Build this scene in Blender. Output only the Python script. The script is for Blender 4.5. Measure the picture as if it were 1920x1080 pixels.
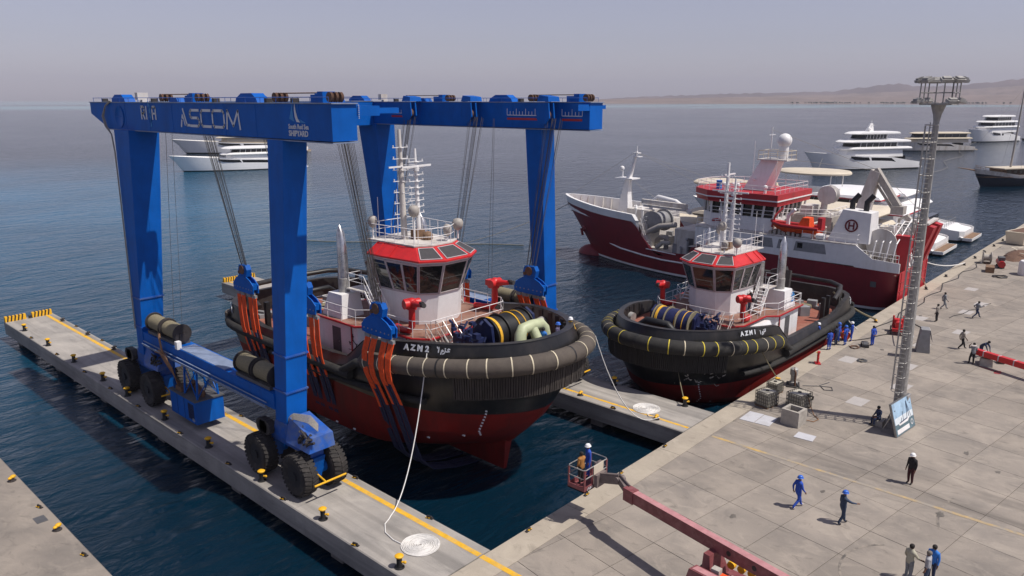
import bpy, bmesh, math, random
from math import sin, cos, pi, radians, sqrt, atan2
from mathutils import Vector, Matrix

random.seed(7)
for o in list(bpy.data.objects):
    bpy.data.objects.remove(o)
SC = bpy.context.scene
COL = SC.collection

# ------------------------------------------------------------------ camera
HEAD = radians(47.55)
PITCH = math.atan(353.0 / 1420.0)
cam_d = bpy.data.cameras.new('camera')
cam_d.sensor_width = 36.0
cam_d.lens = 1420.0 / 1920.0 * 36.0
cam_d.clip_start = 0.5
cam_d.clip_end = 60000.0
cam = bpy.data.objects.new('camera', cam_d)
cam.location = (0, 0, 20.5)
cam.rotation_euler = (pi / 2 - PITCH, 0, -HEAD)
COL.objects.link(cam)
SC.camera = cam

# ------------------------------------------------------------------ sky, sun, exposure
SUN_EL = radians(59.5)
SUN_AZ = atan2(0.38, -0.925)          # clockwise from +Y towards +X
world = bpy.data.worlds.new('World')
SC.world = world
world.use_nodes = True
wn = world.node_tree
for n in list(wn.nodes):
    wn.nodes.remove(n)
w_out = wn.nodes.new('ShaderNodeOutputWorld')
w_bg = wn.nodes.new('ShaderNodeBackground')
w_sky = wn.nodes.new('ShaderNodeTexSky')
w_sky.sky_type = 'NISHITA'
w_sky.sun_disc = False
w_sky.sun_elevation = SUN_EL
w_sky.sun_rotation = SUN_AZ
w_sky.altitude = 0
w_sky.air_density = 1.0
w_sky.dust_density = 0.6
w_sky.ozone_density = 1.0
w_hs = wn.nodes.new('ShaderNodeHueSaturation')
w_hs.inputs['Saturation'].default_value = 0.52
w_mx = wn.nodes.new('ShaderNodeMix'); w_mx.data_type = 'RGBA'; w_mx.blend_type = 'MULTIPLY'
w_mx.inputs[0].default_value = 1.0
w_mx.inputs[7].default_value = (1.01, 0.95, 1.13, 1)
w_bg.inputs['Strength'].default_value = 0.084
wn.links.new(w_sky.outputs[0], w_hs.inputs['Color'])
wn.links.new(w_hs.outputs[0], w_mx.inputs[6])
wn.links.new(w_mx.outputs[2], w_bg.inputs['Color'])
wn.links.new(w_bg.outputs[0], w_out.inputs['Surface'])

sun_d = bpy.data.lights.new('sun', 'SUN')
sun_d.energy = 4.5
sun_d.angle = radians(0.6)
sun_d.color = (1.0, 0.94, 0.86)
sun = bpy.data.objects.new('sun', sun_d)
sun_dir = Vector((sin(SUN_AZ) * cos(SUN_EL), cos(SUN_AZ) * cos(SUN_EL), sin(SUN_EL)))
sun.rotation_euler = sun_dir.to_track_quat('Z', 'Y').to_euler()
sun.location = sun_dir * 200
COL.objects.link(sun)
SC.view_settings.view_transform = 'Standard'
SC.view_settings.look = 'None'
SC.view_settings.exposure = 0.0
SC.view_settings.gamma = 1.0
SC.view_settings.use_curve_mapping = False

# ------------------------------------------------------------------ materials
MATS = {}
def mat(name, col, rough=0.6, metal=0.0, nscale=0.0, namt=0.12, bump=0.0, bscale=20.0,
        dirt=None, dscale=0.6, damt=0.5, dlo=0.5, dhi=0.72, spec=0.5, streak=False, coat=0.0, coord='Object'):
    if name in MATS:
        return MATS[name]
    m = bpy.data.materials.new(name)
    m.use_nodes = True
    nt = m.node_tree
    b = nt.nodes['Principled BSDF']
    b.inputs['Roughness'].default_value = rough
    b.inputs['Metallic'].default_value = metal
    b.inputs['Specular IOR Level'].default_value = spec
    if coat:
        b.inputs['Coat Weight'].default_value = coat
    c4 = (col[0], col[1], col[2], 1)
    b.inputs['Base Color'].default_value = c4
    tc = None
    cur = None
    if nscale or dirt or bump:
        tc = nt.nodes.new('ShaderNodeTexCoord')
    if nscale:
        no = nt.nodes.new('ShaderNodeTexNoise')
        no.inputs['Scale'].default_value = nscale
        no.inputs['Detail'].default_value = 5
        no.inputs['Roughness'].default_value = 0.62
        nt.links.new(tc.outputs[coord], no.inputs['Vector'])
        r = nt.nodes.new('ShaderNodeValToRGB')
        r.color_ramp.elements[0].position = 0.3
        r.color_ramp.elements[1].position = 0.7
        k0, k1 = 1 - namt, 1 + namt
        r.color_ramp.elements[0].color = (col[0]*k0, col[1]*k0, col[2]*k0, 1)
        r.color_ramp.elements[1].color = (min(1, col[0]*k1), min(1, col[1]*k1), min(1, col[2]*k1), 1)
        nt.links.new(no.outputs[0], r.inputs[0])
        cur = r.outputs[0]
        rm = nt.nodes.new('ShaderNodeMapRange')
        rm.inputs['To Min'].default_value = max(0.02, rough - 0.08)
        rm.inputs['To Max'].default_value = min(1, rough + 0.1)
        nt.links.new(no.outputs[0], rm.inputs[0])
        nt.links.new(rm.outputs[0], b.inputs['Roughness'])
    if dirt:
        mp = nt.nodes.new('ShaderNodeMapping')
        if streak:
            mp.inputs['Scale'].default_value = (1, 1, 0.16)
        nt.links.new(tc.outputs[coord], mp.inputs['Vector'])
        n2 = nt.nodes.new('ShaderNodeTexNoise')
        n2.inputs['Scale'].default_value = dscale
        n2.inputs['Detail'].default_value = 9
        n2.inputs['Roughness'].default_value = 0.66
        n2.inputs['Distortion'].default_value = 0.4
        nt.links.new(mp.outputs[0], n2.inputs['Vector'])
        r2 = nt.nodes.new('ShaderNodeMapRange')
        r2.inputs['From Min'].default_value = dlo
        r2.inputs['From Max'].default_value = dhi
        r2.inputs['To Max'].default_value = damt
        nt.links.new(n2.outputs[0], r2.inputs[0])
        mx = nt.nodes.new('ShaderNodeMix'); mx.data_type = 'RGBA'
        nt.links.new(r2.outputs[0], mx.inputs[0])
        if cur:
            nt.links.new(cur, mx.inputs[6])
        else:
            mx.inputs[6].default_value = c4
        mx.inputs[7].default_value = (dirt[0], dirt[1], dirt[2], 1)
        cur = mx.outputs[2]
    if cur:
        nt.links.new(cur, b.inputs['Base Color'])
    if bump:
        n3 = nt.nodes.new('ShaderNodeTexNoise')
        n3.inputs['Scale'].default_value = bscale
        n3.inputs['Detail'].default_value = 6
        nt.links.new(tc.outputs[coord], n3.inputs['Vector'])
        bp = nt.nodes.new('ShaderNodeBump')
        bp.inputs['Strength'].default_value = bump
        bp.inputs['Distance'].default_value = 0.02
        nt.links.new(n3.outputs[0], bp.inputs['Height'])
        nt.links.new(bp.outputs[0], b.inputs['Normal'])
    MATS[name] = m
    return m

def setup_mats():
    M = {}
    def a(k, *args, **kw):
        M[k] = mat(k, *args, **kw)
    a('blue', (0.001, 0.098, 0.43), 0.5, nscale=0.7, namt=0.14, dirt=(0.003, 0.055, 0.26), dscale=0.9, damt=0.55, streak=True, spec=0.2)
    a('blue_worn', (0.006, 0.085, 0.40), 0.5, nscale=2, namt=0.2, dirt=(0.13, 0.15, 0.19), dscale=1.5, damt=0.75, dlo=0.42)
    a('blue_top', (0.20, 0.25, 0.36), 0.6, nscale=1.4, namt=0.2, dirt=(0.10, 0.14, 0.24), dscale=1.2, damt=0.7)
    a('letter', (0.62, 0.64, 0.68), 0.6, nscale=8, namt=0.08)
    a('letter_blue', (0.03, 0.22, 0.55), 0.5, nscale=6)
    a('tyre', (0.030, 0.027, 0.026), 0.9, nscale=6, namt=0.3, dirt=(0.10, 0.085, 0.075), dscale=2, damt=0.55)
    a('rim', (0.018, 0.018, 0.022), 0.7, nscale=5, namt=0.3)
    a('yellow', (0.78, 0.42, 0.012), 0.55, nscale=5, namt=0.12, dirt=(0.30, 0.17, 0.03), dscale=4, damt=0.4)
    a('paint_yellow', (0.72, 0.40, 0.02), 0.75, nscale=3, namt=0.15, dirt=(0.40, 0.33, 0.22), dscale=1.4, damt=0.75, dlo=0.46, dhi=0.7)
    a('paint_yellow_worn', (0.50, 0.33, 0.11), 0.85, nscale=3, namt=0.2, dirt=(0.30, 0.265, 0.225), dscale=0.7, damt=1.0, dlo=0.36, dhi=0.58)
    a('black', (0.012, 0.012, 0.013), 0.5, nscale=3, namt=0.3)
    a('steel', (0.30, 0.30, 0.30), 0.4, metal=0.7, nscale=8, namt=0.2)
    a('galv', (0.36, 0.35, 0.335), 0.55, metal=0.25, nscale=5, namt=0.2, dirt=(0.17, 0.155, 0.14), dscale=1.5, damt=0.6)
    a('stack_steel', (0.55, 0.55, 0.56), 0.28, metal=0.9, nscale=2.5, namt=0.3)
    a('rope_wire', (0.085, 0.075, 0.065), 0.7, nscale=12, namt=0.3)
    a('rope_tan', (0.22, 0.19, 0.12), 0.9, nscale=14, namt=0.25, bump=0.6, bscale=40)
    a('rope_white', (0.72, 0.70, 0.67), 0.9, nscale=10, namt=0.1)
    a('rope_grey', (0.30, 0.28, 0.25), 0.9, nscale=10, namt=0.2)
    a('hose', (0.23, 0.12, 0.06), 0.7, nscale=8, namt=0.35)
    a('drum_dark', (0.035, 0.03, 0.03), 0.6, nscale=5, namt=0.3)
    a('orange', (0.80, 0.085, 0.012), 0.8, nscale=5, namt=0.18, dirt=(0.45, 0.06, 0.02), dscale=2, damt=0.5)
    a('navy', (0.020, 0.022, 0.065), 0.85, nscale=4, namt=0.3, dirt=(0.05, 0.05, 0.07), dscale=3, damt=0.5)
    a('hull_black', (0.012, 0.0115, 0.012), 0.33, nscale=1.2, namt=0.25, dirt=(0.06, 0.05, 0.043), dscale=1.1, damt=0.6, dlo=0.48, dhi=0.76, streak=True)
    a('hull_red', (0.19, 0.0125, 0.010), 0.62, nscale=0.9, namt=0.16, dirt=(0.085, 0.014, 0.012), dscale=1.0, damt=0.75, dlo=0.44, dhi=0.7, streak=True, spec=0.25)
    a('bulwark_black', (0.022, 0.021, 0.022), 0.45, nscale=2, namt=0.3, dirt=(0.075, 0.062, 0.05), dscale=1.4, damt=0.6, dlo=0.45, dhi=0.75)
    a('rubber', (0.082, 0.067, 0.056), 0.85, nscale=2.5, namt=0.2, dirt=(0.11, 0.092, 0.075), dscale=1.2, damt=0.7, dlo=0.42, dhi=0.72, bump=0.3, bscale=9)
    a('rubber_rib', (0.045, 0.037, 0.033), 0.9, nscale=2.5, namt=0.25, dirt=(0.095, 0.078, 0.065), dscale=2.2, damt=0.7, streak=True)
    a('rubber_dark', (0.022, 0.021, 0.020), 0.85, nscale=2.5, namt=0.25, dirt=(0.05, 0.045, 0.04), dscale=2.2, damt=0.6)
    a('rubber_rib_dark', (0.022, 0.02, 0.019), 0.9, nscale=2.5, namt=0.25, dirt=(0.045, 0.04, 0.036), dscale=2.2, damt=0.6, streak=True)
    a('band_cream', (0.62, 0.55, 0.40), 0.8, nscale=6, namt=0.15)
    a('band_yellow', (0.62, 0.50, 0.05), 0.8, nscale=6, namt=0.15)
    a('white', (0.78, 0.77, 0.77), 0.45, nscale=1.5, namt=0.05, dirt=(0.50, 0.45, 0.40), dscale=1.2, damt=0.5, dlo=0.52, dhi=0.8, streak=True)
    a('white_old', (0.60, 0.57, 0.54), 0.55, nscale=1.2, namt=0.1, dirt=(0.32, 0.25, 0.19), dscale=0.9, damt=0.7, dlo=0.46, dhi=0.72, streak=True)
    a('yacht_white', (0.86, 0.85, 0.84), 0.35, nscale=0.5, namt=0.03)
    a('cream', (0.60, 0.53, 0.42), 0.6, nscale=0.8, namt=0.06)
    a('deck_red', (0.26, 0.085, 0.055), 0.8, nscale=1.8, namt=0.2, dirt=(0.34, 0.20, 0.15), dscale=0.9, damt=0.6)
    a('deck_brown', (0.22, 0.105, 0.075), 0.8, nscale=1.8, namt=0.2, dirt=(0.33, 0.23, 0.18), dscale=1.1, damt=0.7, dlo=0.42)
    a('deck_rust', (0.085, 0.045, 0.035), 0.8, nscale=2.2, namt=0.35, dirt=(0.22, 0.15, 0.12), dscale=1.3, damt=0.6, dlo=0.45)
    a('red', (0.56, 0.020, 0.022), 0.42, nscale=1.6, namt=0.14, dirt=(0.35, 0.03, 0.03), dscale=1.5, damt=0.4)
    a('pipe_red', (0.42, 0.018, 0.022), 0.4, nscale=2, namt=0.15)
    a('trawler_red', (0.19, 0.011, 0.02), 0.5, nscale=0.4, namt=0.16, dirt=(0.075, 0.010, 0.012), dscale=0.35, damt=0.55, streak=True)
    a('trawler_bright', (0.42, 0.022, 0.03), 0.5, nscale=0.8, namt=0.16, dirt=(0.25, 0.03, 0.03), dscale=0.8, damt=0.5, streak=True)
    a('glass', (0.018, 0.022, 0.022), 0.06, spec=0.8)
    a('glass_black', (0.012, 0.012, 0.014), 0.12, spec=0.6)
    a('skylight', (0.055, 0.052, 0.055), 0.5, nscale=8, namt=0.2)
    a('grey', (0.25, 0.25, 0.26), 0.6, nscale=2, namt=0.15)
    a('grey_dark', (0.09, 0.09, 0.095), 0.6, nscale=2, namt=0.2)
    a('frame_pink', (0.47, 0.42, 0.43), 0.5, nscale=3, namt=0.1)
    a('plastic', (0.36, 0.33, 0.30), 0.6, nscale=4, namt=0.15)
    a('green_pale', (0.46, 0.50, 0.31), 0.5, nscale=2, namt=0.07, dirt=(0.30, 0.27, 0.16), dscale=2.2, damt=0.5)
    a('mach_blue', (0.012, 0.02, 0.07), 0.45, nscale=3, namt=0.3)
    a('drum_blue', (0.013, 0.018, 0.075), 0.5, nscale=3, namt=0.25)
    a('drum_black', (0.010, 0.010, 0.011), 0.5, nscale=3, namt=0.3)
    a('tow_yellow', (0.72, 0.40, 0.03), 0.8, nscale=12, namt=0.2)
    a('concrete', (0.34, 0.31, 0.27), 0.88)
    a('wood', (0.20, 0.12, 0.07), 0.75, nscale=4, namt=0.3)
    a('wood_dark', (0.07, 0.04, 0.025), 0.7, nscale=4, namt=0.3)
    a('lift_red', (0.19, 0.050, 0.055), 0.55, nscale=1.8, namt=0.18, dirt=(0.36, 0.16, 0.16), dscale=2.6, damt=0.55, dlo=0.45)
    a('lift_pink', (0.46, 0.22, 0.23), 0.7, nscale=2.5, namt=0.15, dirt=(0.36, 0.12, 0.13), dscale=3, damt=0.6)
    a('lift_grey', (0.15, 0.12, 0.115), 0.6, nscale=3, namt=0.3)
    a('rusty', (0.13, 0.07, 0.045), 0.85, nscale=5, namt=0.35)
    a('tank', (0.45, 0.42, 0.38), 0.5, nscale=4, namt=0.15)
    a('ibc', (0.44, 0.41, 0.34), 0.55, nscale=3, namt=0.15, dirt=(0.28, 0.24, 0.18), dscale=2, damt=0.6)
    a('cage', (0.16, 0.15, 0.13), 0.55, metal=0.4, nscale=6, namt=0.2)
    a('conc_block', (0.38, 0.35, 0.31), 0.9, nscale=3, namt=0.15, dirt=(0.22, 0.2, 0.18), dscale=2, damt=0.6)
    a('plate', (0.50, 0.50, 0.53), 0.7, nscale=2, namt=0.06, dirt=(0.38, 0.36, 0.35), dscale=1.2, damt=0.5)
    a('skin', (0.19, 0.09, 0.055), 0.6)
    a('skin_dark', (0.085, 0.042, 0.027), 0.6)
    a('hair', (0.012, 0.010, 0.009), 0.8)
    a('hair_grey', (0.16, 0.14, 0.12), 0.8)
    a('cl_blue', (0.022, 0.075, 0.42), 0.85, nscale=9, namt=0.2)
    a('cl_navy', (0.022, 0.035, 0.085), 0.85, nscale=9, namt=0.25)
    a('cl_slate', (0.035, 0.055, 0.10), 0.85, nscale=9, namt=0.25)
    a('cl_black', (0.014, 0.013, 0.015), 0.85, nscale=9, namt=0.3)
    a('cl_maroon', (0.055, 0.012, 0.016), 0.85, nscale=9, namt=0.3)
    a('cl_grey', (0.20, 0.21, 0.23), 0.85, nscale=9, namt=0.2)
    a('cl_lightgrey', (0.36, 0.36, 0.38), 0.85, nscale=9, namt=0.12)
    a('cl_beige', (0.42, 0.40, 0.31), 0.85, nscale=9, namt=0.12)
    a('cl_tan', (0.28, 0.25, 0.22), 0.85, nscale=9, namt=0.15)
    a('cl_orange', (0.36, 0.16, 0.04), 0.85, nscale=9, namt=0.15)
    a('cl_yellow', (0.62, 0.36, 0.03), 0.85, nscale=9, namt=0.15)
    a('cl_jeans', (0.05, 0.075, 0.13), 0.85, nscale=9, namt=0.2)
    a('cl_violet', (0.13, 0.11, 0.21), 0.85, nscale=9, namt=0.2)
    a('cl_bright', (0.03, 0.17, 0.55), 0.85, nscale=9, namt=0.15)
    a('shoe', (0.02, 0.016, 0.014), 0.7)
    a('shoe_white', (0.5, 0.45, 0.42), 0.7)
    a('helmet_white', (0.80, 0.80, 0.80), 0.35)
    a('helmet_blue', (0.03, 0.13, 0.55), 0.35)
    a('reflect', (0.65, 0.66, 0.62), 0.5)
    return M
M = setup_mats()

# ------------------------------------------------------------------ mesh builder
def V(*a):
    return Vector(a)

class MB:
    def __init__(s):
        s.v = []; s.f = []; s.mi = []; s.cm = 0
    def m(s, i):
        s.cm = i; return s
    def face(s, idx):
        s.f.append(tuple(idx)); s.mi.append(s.cm)
    def poly(s, pts):
        n = len(s.v); s.v += [Vector(p) for p in pts]; s.face(range(n, n + len(pts)))
    def hexa(s, b, t):
        """b: 4 bottom points CCW seen from above, t: 4 top points"""
        n = len(s.v); s.v += [Vector(p) for p in list(b) + list(t)]
        for q in ((3, 2, 1, 0), (4, 5, 6, 7), (0, 1, 5, 4), (1, 2, 6, 5), (2, 3, 7, 6), (3, 0, 4, 7)):
            s.face([n + i for i in q])
        return s
    def box(s, x0, x1, y0, y1, z0, z1):
        return s.hexa([(x0, y0, z0), (x1, y0, z0), (x1, y1, z0), (x0, y1, z0)],
                      [(x0, y0, z1), (x1, y0, z1), (x1, y1, z1), (x0, y1, z1)])
    def cbox(s, c, sz, rot=None):
        n = len(s.v)
        s.box(-sz[0]/2, sz[0]/2, -sz[1]/2, sz[1]/2, -sz[2]/2, sz[2]/2)
        c = Vector(c)
        for i in range(n, len(s.v)):
            p = s.v[i]
            if rot: p = rot @ p
            s.v[i] = p + c
        return s
    def bar(s, p, q, w, h, up=(0, 0, 1)):
        p = Vector(p); q = Vector(q); d = (q - p).normalized(); u = Vector(up)
        if abs(d.dot(u)) > 0.99: u = Vector((1, 0, 0))
        a = d.cross(u).normalized() * (w / 2); b = a.cross(d).normalized() * (h / 2)
        return s.hexa([p - a - b, p + a - b, q + a - b, q - a - b], [p - a + b, p + a + b, q + a + b, q - a + b])
    def ring(s, c, d, r, n, ry=None, up=None):
        d = Vector(d).normalized()
        u = Vector(up) if up else (Vector((0, 0, 1)) if abs(d.z) < 0.95 else Vector((1, 0, 0)))
        a = d.cross(u).normalized(); b = a.cross(d).normalized()
        ry = r if ry is None else ry
        return [Vector(c) + a * (r * cos(2*pi*i/n)) + b * (ry * sin(2*pi*i/n)) for i in range(n)]
    def loft(s, rings, cap0=True, cap1=True, closed=True):
        n0 = len(s.v); k = len(rings[0])
        for r in rings: s.v += [Vector(p) for p in r]
        for j in range(len(rings) - 1):
            for i in range(k if closed else k - 1):
                a = n0 + j*k + i; b = n0 + j*k + (i+1) % k
                s.face((a, b, b + k, a + k))
        if closed and cap0: s.face([n0 + i for i in reversed(range(k))])
        if closed and cap1: s.face([n0 + (len(rings)-1)*k + i for i in range(k)])
        return s
    def cyl(s, p, q, r, r2=None, n=12, cap=True):
        p = Vector(p); q = Vector(q); d = q - p
        r2 = r if r2 is None else r2
        return s.loft([s.ring(p, d, r, n), s.ring(q, d, r2, n)], cap, cap)
    def tube(s, pts, r, n=6, cap=True):
        pts = [Vector(p) for p in pts]; rings = []
        rr = r if hasattr(r, '__len__') else [r] * len(pts)
        pu = None
        for i, p in enumerate(pts):
            d = (pts[min(i+1, len(pts)-1)] - pts[max(i-1, 0)])
            if d.length < 1e-6: d = Vector((0, 0, 1))
            d.normalize()
            if pu is None:
                pu = Vector((0, 0, 1)) if abs(d.z) < 0.9 else Vector((1, 0, 0))
            a = d.cross(pu)
            if a.length < 1e-4:
                a = d.cross(Vector((0.3, 1, 0.2)))
            a.normalize(); b = a.cross(d).normalized(); pu = b
            rings.append([p + a*(rr[i]*cos(2*pi*k/n)) + b*(rr[i]*sin(2*pi*k/n)) for k in range(n)])
        return s.loft(rings, cap, cap)
    def lathe(s, c, axis, prof, n=24, cap=True):
        """prof: list of (r, h) along axis"""
        axis = Vector(axis).normalized()
        return s.loft([s.ring(Vector(c) + axis*h, axis, max(r, 1e-4), n) for r, h in prof], cap, cap)
    def ball(s, c, r, n=12, m=8, sx=1, sy=1, sz=1):
        c = Vector(c); rings = []
        for j in range(m + 1):
            t = pi * j / m; t = min(max(t, 0.02), pi - 0.02)
            rings.append([c + Vector((r*sx*sin(t)*cos(2*pi*i/n), r*sy*sin(t)*sin(2*pi*i/n), -r*sz*cos(t))) for i in range(n)])
        return s.loft(rings)
    def prism(s, poly, z0, z1):
        """poly 2D list (x,y) CCW -> vertical prism"""
        n = len(poly); b = len(s.v)
        s.v += [Vector((p[0], p[1], z0)) for p in poly] + [Vector((p[0], p[1], z1)) for p in poly]
        s.face([b + i for i in reversed(range(n))]); s.face([b + n + i for i in range(n)])
        for i in range(n):
            j = (i + 1) % n; s.face((b+i, b+j, b+n+j, b+n+i))
        return s
    def extrude(s, poly3, vec):
        """planar polygon of 3D points extruded along vec"""
        n = len(poly3); b = len(s.v); vec = Vector(vec)
        s.v += [Vector(p) for p in poly3] + [Vector(p) + vec for p in poly3]
        s.face([b + i for i in reversed(range(n))]); s.face([b + n + i for i in range(n)])
        for i in range(n):
            j = (i + 1) % n; s.face((b+i, b+j, b+n+j, b+n+i))
        return s
    def stroke(s, pts, w, mtx, t=0.012):
        """flat lettering stroke: 2D polyline of width w mapped by mtx (x right, y up, z out)"""
        for a, b in zip(pts[:-1], pts[1:]):
            ax, ay = a; bx_, by = b
            dx, dy = bx_ - ax, by - ay; L = sqrt(dx*dx + dy*dy)
            if L < 1e-6: continue
            dx /= L; dy /= L; e = w * 0.32
            ax -= dx*e; ay -= dy*e; bx_ += dx*e; by += dy*e
            nx, ny = -dy*w/2, dx*w/2
            q = [(ax-nx, ay-ny), (bx_-nx, by-ny), (bx_+nx, by+ny), (ax+nx, ay+ny)]
            s.hexa([mtx @ Vector((x, y, 0)) for x, y in q], [mtx @ Vector((x, y, t)) for x, y in q])
        return s
    def islands(s):
        par = list(range(len(s.v)))
        def find(a):
            while par[a] != a: par[a] = par[par[a]]; a = par[a]
            return a
        for f in s.f:
            r0 = find(f[0])
            for i in f[1:]:
                q = find(i)
                if q != r0: par[q] = r0
        g = {}
        for k, f in enumerate(s.f): g.setdefault(find(f[0]), []).append(k)
        out = []
        for ks in g.values():
            m = MB(); mp = {}
            for k in ks:
                for i in s.f[k]:
                    if i not in mp: mp[i] = len(m.v); m.v.append(s.v[i])
                m.f.append(tuple(mp[i] for i in s.f[k])); m.mi.append(s.mi[k])
            out.append(m)
        return out
    def build(s, name, mats, parent=None, smooth=None, world=False, fix=True):
        if name in SPLIT and parent is not None:
            parts = s.islands()
            if len(parts) > 1:
                return [m.build1(name, mats, parent, smooth, world, fix) for m in parts][0]
        o = s.build1(name, mats, parent, smooth, world, fix)
        if name in FINE: o['kind'] = 'stuff'
        return o
    def build1(s, name, mats, parent=None, smooth=None, world=False, fix=True):
        me = bpy.data.meshes.new(name)
        vs = s.v
        if world and parent is not None:
            rp = parent
            while rp.name not in PM: rp = rp.parent
            inv = PM[rp.name].inverted()
            vs = [inv @ p for p in vs]
        me.from_pydata([tuple(p) for p in vs], [], s.f)
        if not isinstance(mats, (list, tuple)): mats = [mats]
        for mm in mats: me.materials.append(M[mm] if isinstance(mm, str) else mm)
        if len(mats) > 1: me.polygons.foreach_set('material_index', s.mi)
        if fix:
            bm = bmesh.new(); bm.from_mesh(me)
            bmesh.ops.recalc_face_normals(bm, faces=bm.faces)
            bm.to_mesh(me); bm.free()
        if smooth is not None:
            me.polygons.foreach_set('use_smooth', [True] * len(me.polygons))
            me.set_sharp_from_angle(angle=radians(smooth))
        me.update()
        o = bpy.data.objects.new(name, me)
        COL.objects.link(o)
        if parent is not None: o.parent = parent
        return o

PM = {}
# repeated pieces that become an object each, and those too small to pick apart
SPLIT = {'drum_flange', 'bolted_flange', 'basket_post', 'cable_clamp', 'winch_frame', 'access_hole', 'wheel_pair', 'end_bracket', 'weld_seam', 'tow_line', 'fender_joint', 'rail_stay', 'bulwark_stay', 'canopy_post', 'window_post', 'drain_pipe', 'roof_rib', 'clamp', 'beacon', 'transom_rib', 'rope_heap', 'antenna', 'poster_roundel', 'life_raft', 'feet', 'draught_mark', 'pipe', 'stand', 'pallet', 'prop', 'lattice', 'lettering', 'name_lettering', 'hull_scuff', 'rigging', 'hand_line'}
FINE = {'bolt', 'drive_motor', 'deck_gear', 'deck_stores', 'deck_fitting', 'mooring_gear', 'engine', 'winch_motor', 'hose_bundle', 'hydraulic_hose', 'hoist_rope', 'stripe_mark', 'louvre', 'scale_mark', 'reflective_band', 'ribbed_fender', 'fender_block'}
def thing(name, label, cat, loc=(0, 0, 0), rotz=0.0, group=None):
    o = bpy.data.objects.new(name, None)
    o.empty_display_size = 0.3
    COL.objects.link(o)
    o.location = loc; o.rotation_euler = (0, 0, rotz)
    o['label'] = label; o['category'] = cat
    if group: o['group'] = group
    PM[o.name] = Matrix.Translation(Vector(loc)) @ Matrix.Rotation(rotz, 4, 'Z')
    return o
def tag(o, label, cat, group=None):
    o['label'] = label; o['category'] = cat
    if group: o['group'] = group
    return o
def struct(o):
    o['kind'] = 'structure'; return o
def copy_tree(o, loc, rotz=0.0, label=None):
    c = o.copy(); COL.objects.link(c); c.location = loc; c.rotation_euler = (0, 0, rotz)
    if label: c['label'] = label
    for ch in [x for x in bpy.data.objects if x.parent == o]:
        d = ch.copy(); COL.objects.link(d); d.parent = c
        for g in [x for x in bpy.data.objects if x.parent == ch]:
            e = g.copy(); COL.objects.link(e); e.parent = d
    return c
def frame(o, x, y):
    """matrix with given origin, x axis and y axis"""
    x = Vector(x).normalized(); y = Vector(y); z = x.cross(y).normalized(); y = z.cross(x)
    m = Matrix.Identity(4)
    for i in range(3):
        m[i][0] = x[i]; m[i][1] = y[i]; m[i][2] = z[i]; m[i][3] = o[i]
    return m
def text_mesh(txt, size, mtx, mb, bold=0.0, sx=1.0, depth=0.006, align='LEFT'):
    cu = bpy.data.curves.new('tmp_text', 'FONT'); cu.body = txt; cu.size = size; cu.offset = bold; cu.extrude = depth
    cu.align_x = align; cu.resolution_u = 3
    o = bpy.data.objects.new('tmp_text', cu); COL.objects.link(o)
    me = bpy.data.meshes.new_from_object(o.evaluated_get(bpy.context.evaluated_depsgraph_get()))
    n = len(mb.v)
    mb.v += [mtx @ Vector((v.co.x*sx, v.co.y, v.co.z + depth)) for v in me.vertices]
    for p in me.polygons: mb.face([n + i for i in p.vertices])
    bpy.data.meshes.remove(me); bpy.data.objects.remove(o); bpy.data.curves.remove(cu)
    return mb
def lerp(a, b, t):
    return a + (b - a) * t
def ramp(x, pts):
    if x <= pts[0][0]: return pts[0][1]
    for (a, va), (b, vb) in zip(pts[:-1], pts[1:]):
        if x <= b: return va + (vb - va) * (x - a) / (b - a)
    return pts[-1][1]
ORD = ['first', 'second', 'third', 'fourth', 'fifth', 'sixth', 'seventh', 'eighth', 'ninth', 'tenth', 'eleventh', 'twelfth', 'thirteenth', 'fourteenth', 'fifteenth', 'sixteenth']
WATER = -1.8
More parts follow.
